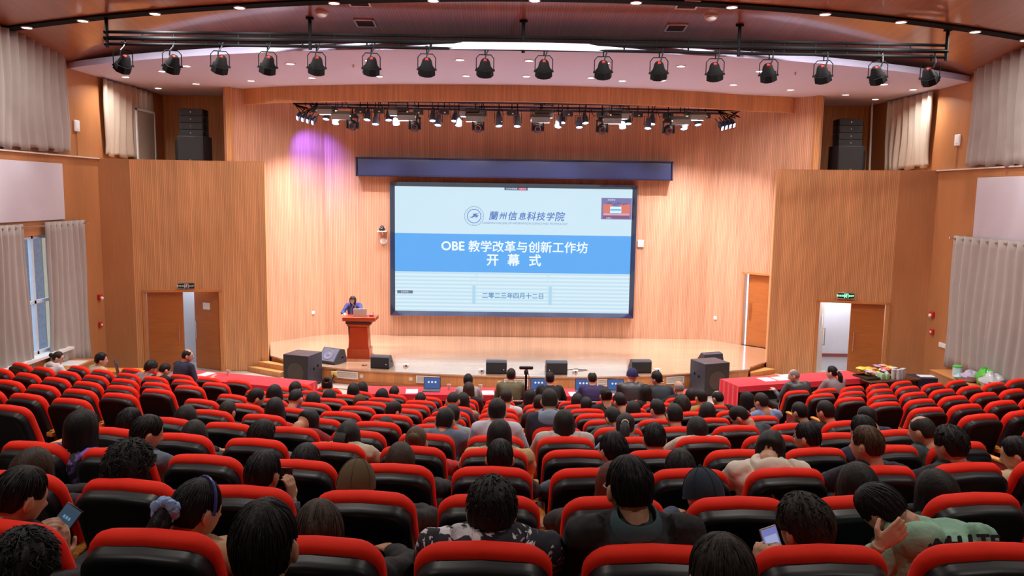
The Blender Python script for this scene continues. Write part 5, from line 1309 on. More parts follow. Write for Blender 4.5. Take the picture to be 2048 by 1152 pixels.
def hair_shell(HM, s, fn, n=56, m=16, off_=.012, seed=0, wave=.003, freq=9., taper=0.):
    """fn(a) -> (phi_end, drop, flare, back): azimuth a (0 = face, +-pi = back), polar end angle, extra straight drop"""
    V = []; F = []
    for i in range(n):
        a = -PI + 2*PI*i/n; pe, drop, flare, tuck = fn(a)
        col = []
        for j in range(m+1):
            t = j/m; ph = pe*min(1., t/ (0.62 if drop > .02 else 1.))
            off = off_*(1-taper*sm(t, .5, 1.)); rr = 1 + wave*12*noise.noise(Vector((math.cos(a)*freq, math.sin(a)*freq, seed*3.1+t*2.2)))
            x = math.sin(a)*math.sin(ph)*(.077+off)*rr; y = math.cos(a)*math.sin(ph)*(.095+off)*rr; z = math.cos(ph)*(.112+off)*(rr*.5+.5)
            if drop > .02 and t > .62:
                u = (t-.62)/.38; z -= drop*u; k = 1 + flare*u - tuck*u*u
                jit = 1 + .10*u*noise.noise(Vector((a*7, seed*1.7, u)))*1.6
                x *= k*jit; y = y*(1+(k-1)*.6)*jit
                if abs(a) > PI*.5: y -= .012*u
                z += .02*u*noise.noise(Vector((a*11, seed, 0)))*2
            col.append(Vector((x, y, z)))
        wcol = []
        for j, p in enumerate(col):
            t = j/m
            if drop > .02 and t > .62:
                u = (t-.62)/.38; q = HM @ (Vector((p.x, p.y, p.z + drop*u))*s); q.z -= drop*u*s; wcol.append(q)
            else: wcol.append(HM @ (p*s))
        c0 = HM @ Vector((0, 0, -.03*s)); e = wcol[-1]; wcol.append(Vector((e.x+(c0.x-e.x)*.25, e.y+(c0.y-e.y)*.25, e.z+.01)))
        V += wcol
    w = m+2
    for i in range(n):
        i2 = (i+1) % n
        for j in range(w-1): F.append((i*w+j, i2*w+j, i2*w+j+1, i*w+j+1))
    return V, F
def sm(x, a, b): t = max(0, min(1, (x-a)/(b-a))); return t*t*(3-2*t)
def hair_fn(style):
    D = R2D
    def short(a):
        b = abs(a); pe = D(52) + D(34)*sm(b, D(30), D(65)) + D(31)*sm(b, D(88), D(122)); return pe, 0, 0, 0
    def buzz(a):
        b = abs(a); pe = D(50) + D(26)*sm(b, D(35), D(75)) + D(32)*sm(b, D(95), D(150)); return pe, 0, 0, 0
    def bob(a):
        b = abs(a); k = sm(b, D(40), D(80)); return D(55)+D(45)*k, .085*k, .02, .22
    def rnd(a):
        b = abs(a); k = sm(b, D(40), D(80)); return D(55)+D(50)*k, .05*k, 0, .35
    def long(L, fl=.1):
        def f(a):
            b = abs(a); k = sm(b, D(38), D(75)); return D(55)+D(38)*k, L*k*(.75+.25*sm(b, D(70), D(150))), fl, 0
        return f
    def cap(a):
        b = abs(a); return D(70)+D(24)*sm(b, D(60), D(140)), 0, 0, 0
    return {'short': short, 'buzz': buzz, 'bob': bob, 'bobmask': bob, 'round': rnd, 'long': long(.30), 'longwide': long(.36, .25), 'longbrown': long(.33, .35), 'longstrand': long(.12, .0), 'longside': long(.13, .0), 'curlylong': long(.18, .15), 'pony': short, 'ponywhite': short, 'bun': short, 'bunwhite': short, 'curly': short, 'afro': short, 'wavy': short, 'tall': short, 'bushy': short, 'cap': cap, 'bucket': cap, 'capback': cap}[style]

def person(root, label, group, style, hkey, ckey, head, yaw=0., pitch=0., hips=(0, .26, .50), arms='lap', near=0, skin=None, scale=1., roll=0., stand=False, extra=(), legs='sit', wr=None, shw=1., glasses=False, face=False, hood=False, collar=None, shoff=0., backtext=None, shup=0.):
    """root: Empty at the floor point below the person; all coordinates local to it (+y = facing)"""
    skin = skin or M_skin; s = scale; tag(root, label, 'person', group)
    hd = Vector(head); hp = Vector(hips)
    HM = Matrix.Translation(hd) @ Matrix.Rotation(R2D(yaw), 4, 'Z') @ Matrix.Rotation(R2D(roll), 4, 'Y') @ Matrix.Rotation(-R2D(pitch), 4, 'X')
    # neck base below/behind the skull
    nb = HM @ Vector((0, -.035*s, -.105*s)); nb2 = Vector((nb.x, nb.y-.012, nb.z-.020*s))
    dz = (nb2 - hp).length
    sh = Vector((nb2.x+shoff, nb2.y-.015*s, nb2.z-.012*s+shup))
    def spine(t):     # hips -> shoulders
        mid = hp.lerp(sh, .5) + Vector((0, -.03*s, 0)); return hp.lerp(mid, t*2) if t < .5 else mid.lerp(sh, t*2-1)
    up = (sh-hp).normalized(); xa = Vector((1, 0, 0)); ya_ = up.cross(xa).normalized(); TM = Matrix((xa, ya_, up)).transposed()
    def torso(mb, g):
        rings = []
        for t, rx, ry in ((-.10, .12, .09), (-.04, .165, .115), (.08, .165, .12), (.3, .145, .105), (.5, .155, .11), (.72, .172, .118), (.88, .175*shw, .105), (.97, .150*shw, .085), (1.03, .10, .07)):
            rings.append(ringpts(spine(max(0, min(1, t))) + up*(t if t < 0 else (t-1 if t > 1 else 0))*dz, (rx+g)*s, (ry+g)*s, TM))
        return rings
    S = {}
    for sx in (-1, 1): S[sx] = sh + Vector((sx*.165*shw*s, .0, -.026*s))
    if wr is None: wr = {}
    A = {}
    for sx in (-1, 1):
        sp_ = S[sx]
        if sx in wr: w_ = Vector(wr[sx][0]); e_ = Vector(wr[sx][1]) if wr[sx][1] else (sp_+w_)/2 + Vector((sx*.08, -.02, -.12))*s
        elif stand: e_ = sp_ + Vector((sx*.05, 0, -.27))*s; w_ = e_ + Vector((-sx*.04, .2, -.1))*s
        else: e_ = Vector((hp.x+sx*.25*s, hp.y+.10*s, hp.z+.20*s)); w_ = Vector((hp.x+sx*.11*s, hp.y+.34*s, hp.z+.15*s))
        A[sx] = (sp_, e_, w_)
    # ---- body
    mb = MB(); head_surface(mb, HM, s, 28 if near else 20, 20 if near else 14, not (style.startswith('long') or style in ('bob', 'bobmask', 'round', 'curlylong')))
    neck = [HM @ Vector((0, -.012*s, -.06*s)), nb, nb2, nb2+Vector((0, -.005, -.05*s))]
    mb.tube(neck, [.056*s, .054*s, .058*s, .07*s], 14)
    loft(mb, torso(mb, -.034)[:-1])
    for sx in (-1, 1):
        sp_, e_, w_ = A[sx]; mb.tube([sp_+Vector((-sx*.05, 0, -.02)), sp_+Vector((0, 0, -.015)), e_, w_], [.03*s, .034*s, .032*s, .026*s], 10)
        f = (w_-e_).normalized(); pal = wr[sx][2] if sx in wr and len(wr[sx]) > 2 else Vector((0, 0, -1)); cu = wr[sx][3] if sx in wr and len(wr[sx]) > 3 else .45
        fw = wr[sx][4] if sx in wr and len(wr[sx]) > 4 else f
        if near or sx in wr or face: fingers(mb, w_-f*.01, Vector(fw), Vector(pal), cu, side=-sx if not (sx in wr and len(wr[sx]) > 5) else wr[sx][5], s=s*.98)
        else: mb.tube([w_, w_+f*.05, w_+f*.09], [.03, .034, .015], 8)
    bo = mb.build('body', skin, root, angle=180)
    md = bo.modifiers.new('fuse', 'REMESH'); md.mode = 'VOXEL'; md.voxel_size = .0065 if (near > 1 or face) else (.009 if near else .013); md.use_smooth_shade = True
    # ---- clothes
    mc_ = cloth(ckey); mb = MB(); g = .014 if not hood else .03; R = torso(mb, g); nj = Vector((nb2.x+shoff*.3, nb2.y, max(nb2.z, sh.z+.012*s))); R[-1] = ringpts(nj+Vector((0, -.004, .0)), .080*s, .074*s, TM); R.append(ringpts(nj+Vector((0, -.002, .022*s)), .068*s, .064*s, TM)); loft(mb, R)
    for sx in (-1, 1):
        sp_, e_, w_ = A[sx]; w2 = e_.lerp(w_, .93)
        mb.tube([sp_+Vector((-sx*.07*s, 0, .01)), sp_, sp_.lerp(e_, .5), e_, e_.lerp(w2, .5), w2], [.062*s, .064*s, .058*s, .052*s, .045*s, .038*s], 12)
    if hood:
        c = nb2 + Vector((0, -.06, -.02)); 
        hb_ = MB(); hb_.sphere(c, .10*s, 16, 12, (1.2, .62, .85))
        hb_.tube([nb2+Vector((.092*math.cos(a), .088*math.sin(a)-.012, .012+.01*math.sin(a))) for a in [PI*2*k/16 for k in range(17)]], .027, 8, cap=False)
        ho_ = hb_.build('hood', cloth(hood) if hood in CL else mc_, root, angle=180); md = ho_.modifiers.new('fuse', 'REMESH'); md.mode = 'VOXEL'; md.voxel_size = .012; md.use_smooth_shade = True
        ms = ho_.modifiers.new('soften', 'SMOOTH'); ms.iterations = 4
    jo = mb.build('jacket', mc_, root, angle=180)
    md = jo.modifiers.new('fuse', 'REMESH'); md.mode = 'VOXEL'; md.voxel_size = .011 if near > 1 else (.014 if near else .02); md.use_smooth_shade = True
    ms = jo.modifiers.new('soften', 'SMOOTH'); ms.iterations = 3 if near else 2; ms.factor = .5
    if near:
        tx = bpy.data.textures.get('folds') or bpy.data.textures.new('folds', 'CLOUDS'); tx.noise_scale = .09
        dm = jo.modifiers.new('folds', 'DISPLACE'); dm.texture = tx; dm.strength = .026; dm.mid_level = .38
    if collar:
        mb = MB(); cc = nb2+Vector((0, -.004, .005)); rr = [ringpts(cc+Vector((0, -.006, dz_)), r_, r_*.93, TM, 20) for dz_, r_ in ((-.02, .098), (.022, .090), (.050, .076), (.052, .069), (.01, .066))]; loft(mb, rr); mb.build('shirt_collar', plain('collar_'+collar[0], collar[1], rough=.8), jo, angle=60)
    if backtext:
        for i, ch in enumerate(backtext[0]):
            x_ = backtext[1]+.058*i; c = sh + up*(.062+.004*i-max(0, abs(x_)-.03)*.22) + xa*x_ - ya_*(.112-abs(x_)*.05); up2 = (up*.75+ya_*.66).normalized()
            Mt = Matrix((xa, up2, xa.cross(up2))).transposed().to_4x4(); Mt.translation = c
            text(ch, .08, plain('letter_navy', (.01, .014, .03)), root, Mt @ Matrix.Rotation(R2D(8), 4, 'Z') @ Matrix.Rotation(R2D(14*(x_)/.2), 4, 'Y'), off=.004, ext=.004)
    # ---- trousers and shoes
    mb = MB()
    if legs == 'sit':
        for sx in (-1, 1):
            h0 = hp + Vector((sx*.085*s, -.02, -.0)); kn = Vector((hp.x+sx*.12*s, hp.y+.40*s, hp.z+.02)); an = Vector((hp.x+sx*.12*s, hp.y+.36*s, .09))
            mb.tube([h0+Vector((0, -.06, .02)), h0, kn-Vector((0, .06, 0)), kn, kn+Vector((0, .015, -.08)), an], [.07*s, .092*s, .068*s, .06*s, .055*s, .045*s], 10)
    elif legs == 'stand':
        for sx in (-1, 1):
            h0 = hp + Vector((sx*.085*s, 0, 0)); kn = Vector((hp.x+sx*.09*s, hp.y+.02, hp.z*.54)); an = Vector((hp.x+sx*.09*s, hp.y-.01, .09))
            mb.tube([h0+Vector((0, 0, .06)), h0, kn, an], [.1*s, .088*s, .056*s, .045*s], 10)
    to = mb.build('trousers', plain('trousers_dark', (.015, .016, .022), rough=.85), root, angle=180)
    mb = MB()
    for sx in (-1, 1):
        a_ = Vector((hp.x+sx*(.12 if legs == 'sit' else .09)*s, hp.y+(.36*s if legs == 'sit' else -.01)+.05, .045)); mb.rbox(a_, (.09*s, .26*s, .085), .035)
    mb.build('shoes', M_blackp, root)
    # ---- hair
    hm = hairmat(hkey if hkey in ('k', 'dk', 'db', 'br', 'brown', 'red', 'grey') else 'k'); sd = (sum(map(ord, label)) % 97)
    st = style
    if st in ('bald', 'balding'):
        mb = MB(); fn0 = hair_fn('short'); V = []; Fc = []; n, m = 48, 8
        for i in range(n):
            a = -PI+2*PI*i/n; b = abs(a); p0 = R2D(20 if st == 'balding' else 62)+R2D(24)*sm(b, R2D(95), R2D(45)); pe = fn0(a)[0]
            if b < R2D(40): pe = max(p0+.02, min(pe, p0+.03))
            for j in range(m+1):
                ph = p0+(pe-p0)*j/m; of = .006*math.sin(PI*j/m)**.5 if 0 < j < m else -.004
                V.append(HM @ (Vector((math.sin(a)*math.sin(ph)*(.077+of), math.cos(a)*math.sin(ph)*(.095+of), math.cos(ph)*(.112+of)))*s))
        for i in range(n):
            i2 = (i+1) % n
            for j in range(m): Fc.append((i*(m+1)+j, i2*(m+1)+j, i2*(m+1)+j+1, i*(m+1)+j+1))
        mb.add(V, Fc); mb.build('hair', hm, root, angle=180)
    else:
        off, wv, fq = {'short': (.010, .002, 9), 'buzz': (.006, .001, 9), 'tall': (.016, .004, 9), 'wavy': (.022, .012, 5), 'curly': (.024, .016, 9), 'afro': (.036, .016, 12), 'bushy': (.022, .010, 7), 'bun': (.009, .002, 9), 'pony': (.008, .001, 9)}.get(st, (.014, .003, 8))
        mb = MB(); V, F = hair_shell(HM, s, hair_fn(st), 72 if near else 44, 22 if near else 14, off, sd, wv, fq, .85 if st in ('short', 'buzz', 'tall', 'pony', 'ponywhite', 'bun', 'bunwhite') else (.45 if st in ('bushy', 'wavy') else 0)); mb.add(V, F)
        if st in ('pony', 'ponywhite'):
            pts = [HM @ (Vector(p)*s) for p in ((0, -.09, .02), (0, -.13, .0), (.01, -.15, -.06), (.0, -.145, -.14), (.01, -.13, -.22), (.0, -.12, -.30))]
            mb.tube(pts, [.022*s, .028*s, .036*s, .038*s, .028*s, .006*s], 14)
            for q in range(5): mb.tube([p+Vector((.022*math.cos(q*1.3), .022*math.sin(q*1.3), -.02*q*.2)) for p in pts[1:]], [.018, .022, .022, .016, .004], 8)
        if st in ('bun', 'bunwhite'):
            c = HM @ (Vector((0, -.115, .03 if st == 'bun' else .07))*s); mb.sphere(c, .042*s, 14, 10, (1.1, .9, 1)); mb.tube([c+Vector((.03*math.cos(k*.8), .0, .03*math.sin(k*.8))) for k in range(9)], .016*s, 8)
        if st == 'longstrand':
            for q in range(9):
                x0 = -.06+q*.009; b_ = HM @ (Vector((x0, -.098, -.03))*s); mb.tube([b_+Vector(p) for p in ((0, .01, .03), (-.006, -.03, -.04), (-.012+.002*q, -.045, -.10), (-.004+.003*q, -.04, -.15-.008*(q % 4)))], [.010, .009, .007, .0015], 6)
        if st in ('short', 'tall', 'wavy', 'bushy', 'curly') and near:
            rr_ = random.Random(sd)
            for q in range(0):
                a = rr_.uniform(-PI, PI); ph = rr_.uniform(.05, 1.25); rad = Vector((math.sin(a)*math.sin(ph)*(.077+off), math.cos(a)*math.sin(ph)*(.095+off), math.cos(ph)*(.112+off)))
                dr = Vector((rr_.uniform(-1, 1), rr_.uniform(-1, 1), rr_.uniform(-.8, .3)))*.02; l = 1.0+(.10 if st in ('wavy', 'bushy', 'curly') else .05)
                mb.tube([HM @ (rad*.96*s), HM @ ((rad*(1.015)+dr*.5)*s), HM @ ((rad*l+dr)*s)], [.012*s, .009*s, .0012*s], 6)
        if st in ('short', 'tall', 'wavy', 'bushy', 'curly', 'afro', 'round', 'bob', 'bobmask', 'pony') and near:
            rr_ = random.Random(sd); wvy = {'wavy': .014, 'curly': .02, 'afro': .03, 'bushy': .012, 'tall': .006, 'short': .004}.get(st, .001); cnt_ = {'afro': 620, 'curly': 480, 'wavy': 360, 'bushy': 340}.get(st, 230)
            fn_ = hair_fn(st); off0 = off; tp_ = .85 if st in ('short', 'tall', 'pony') else (.45 if st in ('bushy', 'wavy') else 0)
            for q in range(cnt_):    # fine locks lying on the cap of hair
                a = rr_.uniform(-PI, PI); pm = fn_(a)[0]; ph = rr_.uniform(.1, max(.2, pm-.35)); L_ = rr_.uniform(.4, .9) if wvy < .01 else rr_.uniform(.12, .3); pts = []
                lift = rr_.uniform(.0, 1.)*wvy*.8
                for g_ in range(5):
                    u = g_/4; p2 = min(pm, ph+L_*u); off = off0*(1-tp_*sm(p2/pm, .5, 1.)); a2 = a + (.25*wvy/.01*.3)*math.sin(u*4+q)*u; k_ = 1+ (off*.0)
                    rad = Vector((math.sin(a2)*math.sin(p2)*(.077+off+.001+lift*u), math.cos(a2)*math.sin(p2)*(.095+off+.001+lift*u), math.cos(p2)*(.112+off*.75+.001+lift*u)))
                    pts.append(HM @ (rad*s))
                lw = .55; mb.tube(pts, [.001*s, .0045*s*lw, .005*s*lw, .0035*s*lw, .0005*s], 4)
        ho = mb.build('hair', hm if st not in ('cap', 'bucket') else hairmat('k'), root, angle=180)
        if st in ('cap', 'bucket', 'capback'):
            cm = {'navyteal': plain('cap_navyteal', (.008, .022, .04), rough=.85), 'brown': plain('hat_brown', (.10, .065, .03), rough=.9), 'navy': plain('cap_navy', (.02, .025, .11), rough=.8), 'k': plain('cap_black', (.014, .014, .02), rough=.85)}[hkey]
            mb = MB(); rings = []
            for j in range(9):
                ph = R2D(4+ (92 if st != 'bucket' else 88)*j/8); k = 1.0 if st != 'bucket' else 1.05
                rings.append([HM @ (Vector((math.sin(a)*math.sin(ph)*(.095)*k, math.cos(a)*math.sin(ph)*(.113)*k, math.cos(ph)*.132+.004))*s) for a in [2*PI*q/28 for q in range(28)]])
            loft(mb, rings[::-1]); cp = mb.build('cap', cm, root, angle=60)
            mb = MB(); mb.sphere(HM @ (Vector((0, 0, .139))*s), .009*s, 10, 6)
            for a in (0, PI/3, 2*PI/3):
                mb.tube([HM @ (Vector((math.sin(a)*math.sin(ph)*.0965, math.cos(a)*math.sin(ph)*.1145, math.cos(ph)*.1335+.004))*s) for ph in [R2D(-90+15*q) for q in range(13)]], .0022*s, 6)
            mb.build('cap_seams', cm, cp)
            mb = MB()
            if st == 'bucket':
                rings = [[HM @ (Vector((math.sin(a)*(.1+w_), math.cos(a)*(.118+w_), z_))*s) for a in [2*PI*q/28 for q in range(28)]] for w_, z_ in ((0, .004), (.03, -.03), (.032, -.034), (-.002, -.004))]; loft(mb, rings)
            else:
                sg = 1 if st == 'cap' else -1; pts = []
                for q in range(13):
                    a = -R2D(58)+R2D(116)*q/12; pts.append((math.sin(a)*.092, math.cos(a)*.112*sg, math.sin(a)*.078, (math.cos(a)*.112+.068*math.cos(a*1.35))*sg))
                V = []
                for x0, y0_, x1, y1_ in pts: V += [HM @ (Vector((x0, y0_, .006))*s), HM @ (Vector((x1, y1_, -.012))*s), HM @ (Vector((x1, y1_, -.016))*s), HM @ (Vector((x0, y0_, 0))*s)]
                mb.add(V, [(i*4+k, i*4+(k+1) % 4, i*4+4+(k+1) % 4, i*4+4+k) for i in range(12) for k in range(4)])
            mb.build('cap_brim', cm, cp, angle=60)
            if style == 'cap' and near:
                mb = MB(); mb.tube([HM @ (Vector((math.cos(t)*.05*s, -.112*s, -.02*s+math.sin(t)*.03*s))) for t in [PI+PI*k/8 for k in range(9)]], .006, 6); mb.build('cap_strap', cm, cp)
    # ---- extras
    if st == 'pony' and 'scrunchie' in extra:
        mb = MB(); c = HM @ (Vector((0, -.125, .005))*s)
        mb.tube([c+Vector((.034*math.cos(a), -.004+.010*math.sin(a*7), .030*math.sin(a))) for a in [2*PI*k/40 for k in range(41)]], [.013+.009*abs(math.sin(k*.9)) for k in range(41)], 10, cap=False)
        mb.build('scrunchie', plain('scrunchie_blue', (.30, .48, .85), rough=.8), root)
    if st in ('ponywhite', 'bunwhite'):
        mb = MB(); c = HM @ (Vector((0, -.105, .02 if st == 'ponywhite' else .05))*s)
        mb.tube([c+Vector((.026*math.cos(a), -.012, .024*math.sin(a))) for a in [2*PI*k/16 for k in range(17)]], .007, 8, cap=False)
        mb.build('hair_tie', plain('tie_white', (.7, .7, .6), rough=.7), root)
    if 'headband' in extra:
        mb = MB(); mb.tube([HM @ (Vector((math.cos(t)*.089, .015, math.sin(t)*.124))*s) for t in [PI*k/14 for k in range(15)]], .006, 6); mb.build('headband', plain('headband_blue', (.04, .05, .25), rough=.4), root)
    if glasses:
        mb = MB()
        for sx in (-1, 1):
            mb.tube([HM @ (Vector((sx*.033+math.cos(t)*.024, .092-abs(sx*.033+math.cos(t)*.024)*.12, .008+math.sin(t)*.019))*s) for t in [2*PI*k/14 for k in range(15)]], .0022*s, 6, cap=False)
            mb.tube([HM @ (Vector(p)*s) for p in ((sx*.058, .084, .012), (sx*.082, .05, .01), (sx*.085, -.01, .004))], .0025*s, 6)
        mb.tube([HM @ (Vector((x_, .092, .01))*s) for x_ in (-.01, .01)], .002*s, 6); mb.build('glasses', plain('glasses_frame', (.25, .25, .3), rough=.2, metal=.5), root)
    if face:
        mb = MB()
        for sx in (-1, 1): mb.sphere(HM @ (Vector((sx*.031, .083, .006))*s), .009*s, 10, 8, (1.25, .6, .6)); mb.tube([HM @ (Vector((sx*.031+x_, .094-abs(x_)*.2, .03-abs(x_)*.12))*s) for x_ in (-.016, 0, .016)], .0028*s, 6)
        mb.build('eyes', plain('eye_dark', (.02, .012, .01), rough=.3), root)
        mb = MB(); mb.tube([HM @ (Vector((x_, .101-abs(x_)*.35, -.064+abs(x_)*.05))*s) for x_ in (-.022, -.01, 0, .01, .022)], [.002, .005, .0055, .005, .002], 6); mb.build('lips', plain('lip_rose', (.45, .12, .1), rough=.5), root)
    return root, HM, A

# key: seat (n,k) and head offset come from world positions of each seated person
def seated(n, k, hx, hy, hz, label, style, hkey, ckey, yaw=0, pitch=0, group=None, **kw):
    if n == -1: p, th = cseat(-1, k)
    else: p, th = cseat(n, k)
    p = Vector((XC+(RR0-n*SP)*math.sin(th), YC-(RR0-n*SP)*math.cos(th), max(0., H-(D0+RISE*n)-1.0)))
    dx = Vector((hx, hy)) - Vector((p.x, p.y)); lat = dx.x*math.cos(th)+dx.y*math.sin(th)
    sh_ = 0.; wf_ = kw.pop('follow', None)
    if abs(lat) > .16: sh_ = lat*.75 if abs(lat) > .24 else lat*.5
    if wf_ is not None: sh_ = lat*wf_
    P0 = Vector((p.x+math.cos(th)*sh_, p.y+math.sin(th)*sh_, p.z))
    r = empty('person', P0, th)
    d = Vector((hx, hy)) - Vector((P0.x, P0.y))
    lx = d.x*math.cos(th)+d.y*math.sin(th); ly = -d.x*math.sin(th)+d.y*math.cos(th)
    near = 2 if n <= 1 else (1 if n <= 3 else 0)
    if pitch > 14: ly_ = ly
    kw.setdefault('near', near)
    wrw = kw.pop('wrw', None)
    if wrw:
        inv = (Matrix.Translation(P0) @ Matrix.Rotation(th, 4, 'Z')).inverted(); i3 = inv.to_3x3(); kw['wr'] = {}
        for sx, v in wrw.items(): kw['wr'][sx] = (inv @ Vector(v[0]), (inv @ Vector(v[1])) if v[1] else None, i3 @ Vector(v[2]), v[3], i3 @ Vector(v[4])) + tuple(v[5:])
    return person(r, label, group, style, hkey, ckey, (lx, ly+.03, hz-P0.z), yaw, pitch, hips=(0, .42, .52), **kw)
# ------------------------------------------------------------------ the audience
seated(-1, -1, -0.61, 1.88, 3.29, 'person with short black hair and visible ear, bottom row left of the middle', 'short', 'k', 'black', 0, 0)   # P1
seated(0, -1, -0.68, 2.73, 2.94, 'person with long dark brown bob leaning over a lit phone near the bottom left', 'bob', 'db', 'black', 10, 27)   # P2
seated(-0.6, -2, -1.46, 2.23, 3.03, 'person with dark curly hair in the bottom left corner of the photo', 'curly', 'k', 'darkgrey', 0, 12)   # P3
seated(0, -3, -1.84, 2.84, 3.02, 'person in dark jacket with both hands raised holding a phone at the left edge', 'short', 'k', 'darkgrey', -25, 22, wrw={-1: ((-1.86,2.92,2.84),(-1.93,2.70,2.66),(.3,.4,-.6),.45,(.8,.2,.45)), 1: ((-1.725,2.92,2.745),(-1.60,2.72,2.60),(-.5,.5,.1),.5,(-.05,.15,.9))})   # P4
seated(0, -2, -1.14, 2.76, 3.01, 'person with a ponytail tied by a pale blue scrunchie, camel top', 'pony', 'k', 'camel', -30, 17, extra=('scrunchie','headband'))   # P5
seated(1, -3, -1.86, 3.73, 2.81, 'person with a big round frizzy black hairdo at the left', 'afro', 'k', 'crimson', 0, 7)   # P6
seated(1, -4, -2.43, 3.87, 2.74, 'person with long dark brown hair at the left edge, behind the raised phone', 'long', 'db', 'black', -20, 17)   # P7
seated(2, -5, -2.68, 4.8, 2.68, 'person with long black hair in an iridescent purple jacket', 'long', 'k', 'purple', -20, 7)   # P8
seated(2, -4, -2.26, 4.78, 2.66, 'short-haired person in a grey blue jacket with visible right ear, left side', 'short', 'k', 'greyblue', -40, 22)   # P9
seated(3, -5, -2.89, 5.85, 2.4, 'dark-haired person just left behind the one in grey blue', 'short', 'k', 'black', -20, 12)   # P9b
seated(4, -5, -2.85, 6.79, 2.16, 'person with long black hair in the fifth row at the left', 'long', 'k', 'black', 0, 12)   # P10
seated(3, -4, -2.35, 5.73, 2.34, 'person with shiny straight black hair, fourth row at the left', 'long', 'k', 'black', 0, 12)   # P11
seated(5, -5, -2.82, 7.74, 1.95, 'person with short dark hair and dark green top, sixth row at the left', 'short', 'dk', 'darkgreen', 0, 17)   # P12
seated(3, -3, -1.81, 5.64, 2.38, 'person with long black hair in a shiny black jacket, turned right', 'bob', 'k', 'blackshine', -30, 22)   # P13
seated(1, -2, -1.19, 3.7, 2.8, 'short-haired person holding up a dark phone at the left centre', 'short', 'k', 'plaidnavy', -10, 17, wrw={1: ((-1.065,3.80,2.645),(-.98,3.6,2.42),(-.7,.3,.1),.6,(-.08,.1,1))})   # P14
seated(2, -2, -1.22, 4.63, 2.53, 'person with a smooth round black hairdo beside the red seat left of the hat wearer', 'round', 'k', 'black', 0, 17)   # P15
seated(1, -1, -0.72, 3.66, 2.76, 'person wearing a brown baseball cap seen from behind', 'cap', 'brown', 'black', 0, 19)   # P16
seated(2, -1, -0.63, 4.58, 2.56, 'person with straight dark brown hair, third row left of the middle', 'long', 'db', 'black', 0, 17, shup=.02)   # P17
seated(3, -1, -0.64, 5.51, 2.38, 'person with brown hair in a low bun wearing a red coat', 'bun', 'br', 'red', 0, 17)   # P18
seated(3, -2, -1.16, 5.62, 2.38, 'person in a beige trench coat with dark hair strands falling over the collar', 'longstrand', 'k', 'beige', 0, 34, shup=.05, shw=1.1)   # P19
seated(4, -3, -1.75, 6.74, 2.16, 'person in a crimson sweater bent deeply forward', 'long', 'k', 'crimson', -20, 60)   # P20
seated(5, -4, -2.3, 7.61, 2.02, 'person with long black hair in a bright red jacket at the left centre', 'curlylong', 'k', 'redj', 0, 15)   # P21
seated(6, -5, -2.84, 8.7, 1.84, 'short-haired person in a navy jacket facing right with the ear visible, left centre', 'short', 'k', 'navy', -40, 22)   # P22
seated(7, -5, -2.93, 9.7, 1.63, 'person with long black hair and a small white hair clip, left centre', 'long', 'k', 'black', -10, 12)   # P23
seated(6, -4, -2.35, 8.57, 1.87, 'person with cropped hair, bare neck and navy blue jacket, left centre', 'buzz', 'k', 'navyblue', 0, 27)   # P24
seated(8, -5, -2.93, 10.67, 1.44, 'short-haired person directly beyond the cropped-haired one in navy blue', 'short', 'k', 'black', 0, 17)   # P25
seated(7, -4, -2.4, 9.54, 1.58, 'person with round black bobbed hair right of the cropped-haired one', 'round', 'k', 'black', 0, 17)   # P26
seated(9, -5, -2.69, 11.57, 1.28, 'person with a black bun held by a white hair tie near the left subwoofer', 'bunwhite', 'k', 'black', 30, 22)   # P27
seated(8, -4, -2.42, 10.51, 1.37, 'person with black hair just below the bun wearer', 'long', 'k', 'black', 0, 17)   # P28
seated(9.6, -4, -2.39, 12.05, 1.08, 'person with long black hair, left one of the touching pair before the stage', 'long', 'k', 'black', 0, 12)   # P29
seated(10, -4, -2.32, 12.42, 1.01, 'person with long black hair, right one of the touching pair before the stage', 'long', 'k', 'navy', 0, 12)   # P29b
seated(8, -3, -1.98, 10.39, 1.34, 'person with short brown hair and ear visible, below the touching pair', 'short', 'br', 'black', -15, 17)   # P30
seated(9, -3, -1.82, 11.3, 1.19, 'long-haired person in black at the left end of the middle table', 'long', 'k', 'black', -20, 17)   # P31
seated(10, -3, -1.77, 12.25, 0.99, "short-haired person just right of the long-haired one at the table's left end", 'short', 'k', 'black', 0, 12)   # P32
seated(6, -2, -1.22, 8.36, 1.8, 'short-haired person in navy facing right, ear lit, left of the middle', 'short', 'k', 'navy', -35, 27)   # P33
seated(5, -2, -1.16, 7.42, 1.89, 'person with long black hair in the sixth row left of the middle', 'long', 'k', 'black', 0, 17)   # P34
seated(9, -2, -1.23, 11.18, 1.17, 'short-haired person in a light blue top in front of the blue laptop', 'short', 'k', 'lightblue', 0, 17)   # P35
seated(7, -1, -0.62, 9.22, 1.69, 'person with bare neck and both ears visible in a wide navy jacket', 'buzz', 'k', 'navy', 0, 32, shw=1.12)   # P36
seated(10, -1, -0.56, 12.01, 1.13, 'person with dark brown hair right below the bob-haired person at the table', 'long', 'db', 'black', 0, 17)   # P37a
seated(8, -1, -0.55, 10.15, 1.44, 'long-haired person in a beige plaid coat left of the middle', 'long', 'k', 'plaidbeige', 0, 12)   # P37b
seated(4, -1, -0.5, 6.46, 2.26, 'short-haired person in a blue denim jacket left of the middle', 'short', 'k', 'denim', -10, 22, shup=.04)   # P38
seated(5.3, -1, -0.52, 7.63, 1.97, 'person in a pale teal jacket half hidden beyond the denim jacket', 'short', 'k', 'teal', 0, 22)   # P38b
seated(4.4, 0, -0.06, 6.77, 2.26, 'person with tall black hair in a white and blue top at the middle', 'tall', 'k', 'whiteblue', 0, 14, shup=.03)   # P39
seated(8, 0, 0.03, 10.1, 1.51, 'short-haired person in white behind the tall-haired one', 'short', 'dk', 'white', 0, 15)   # P39b
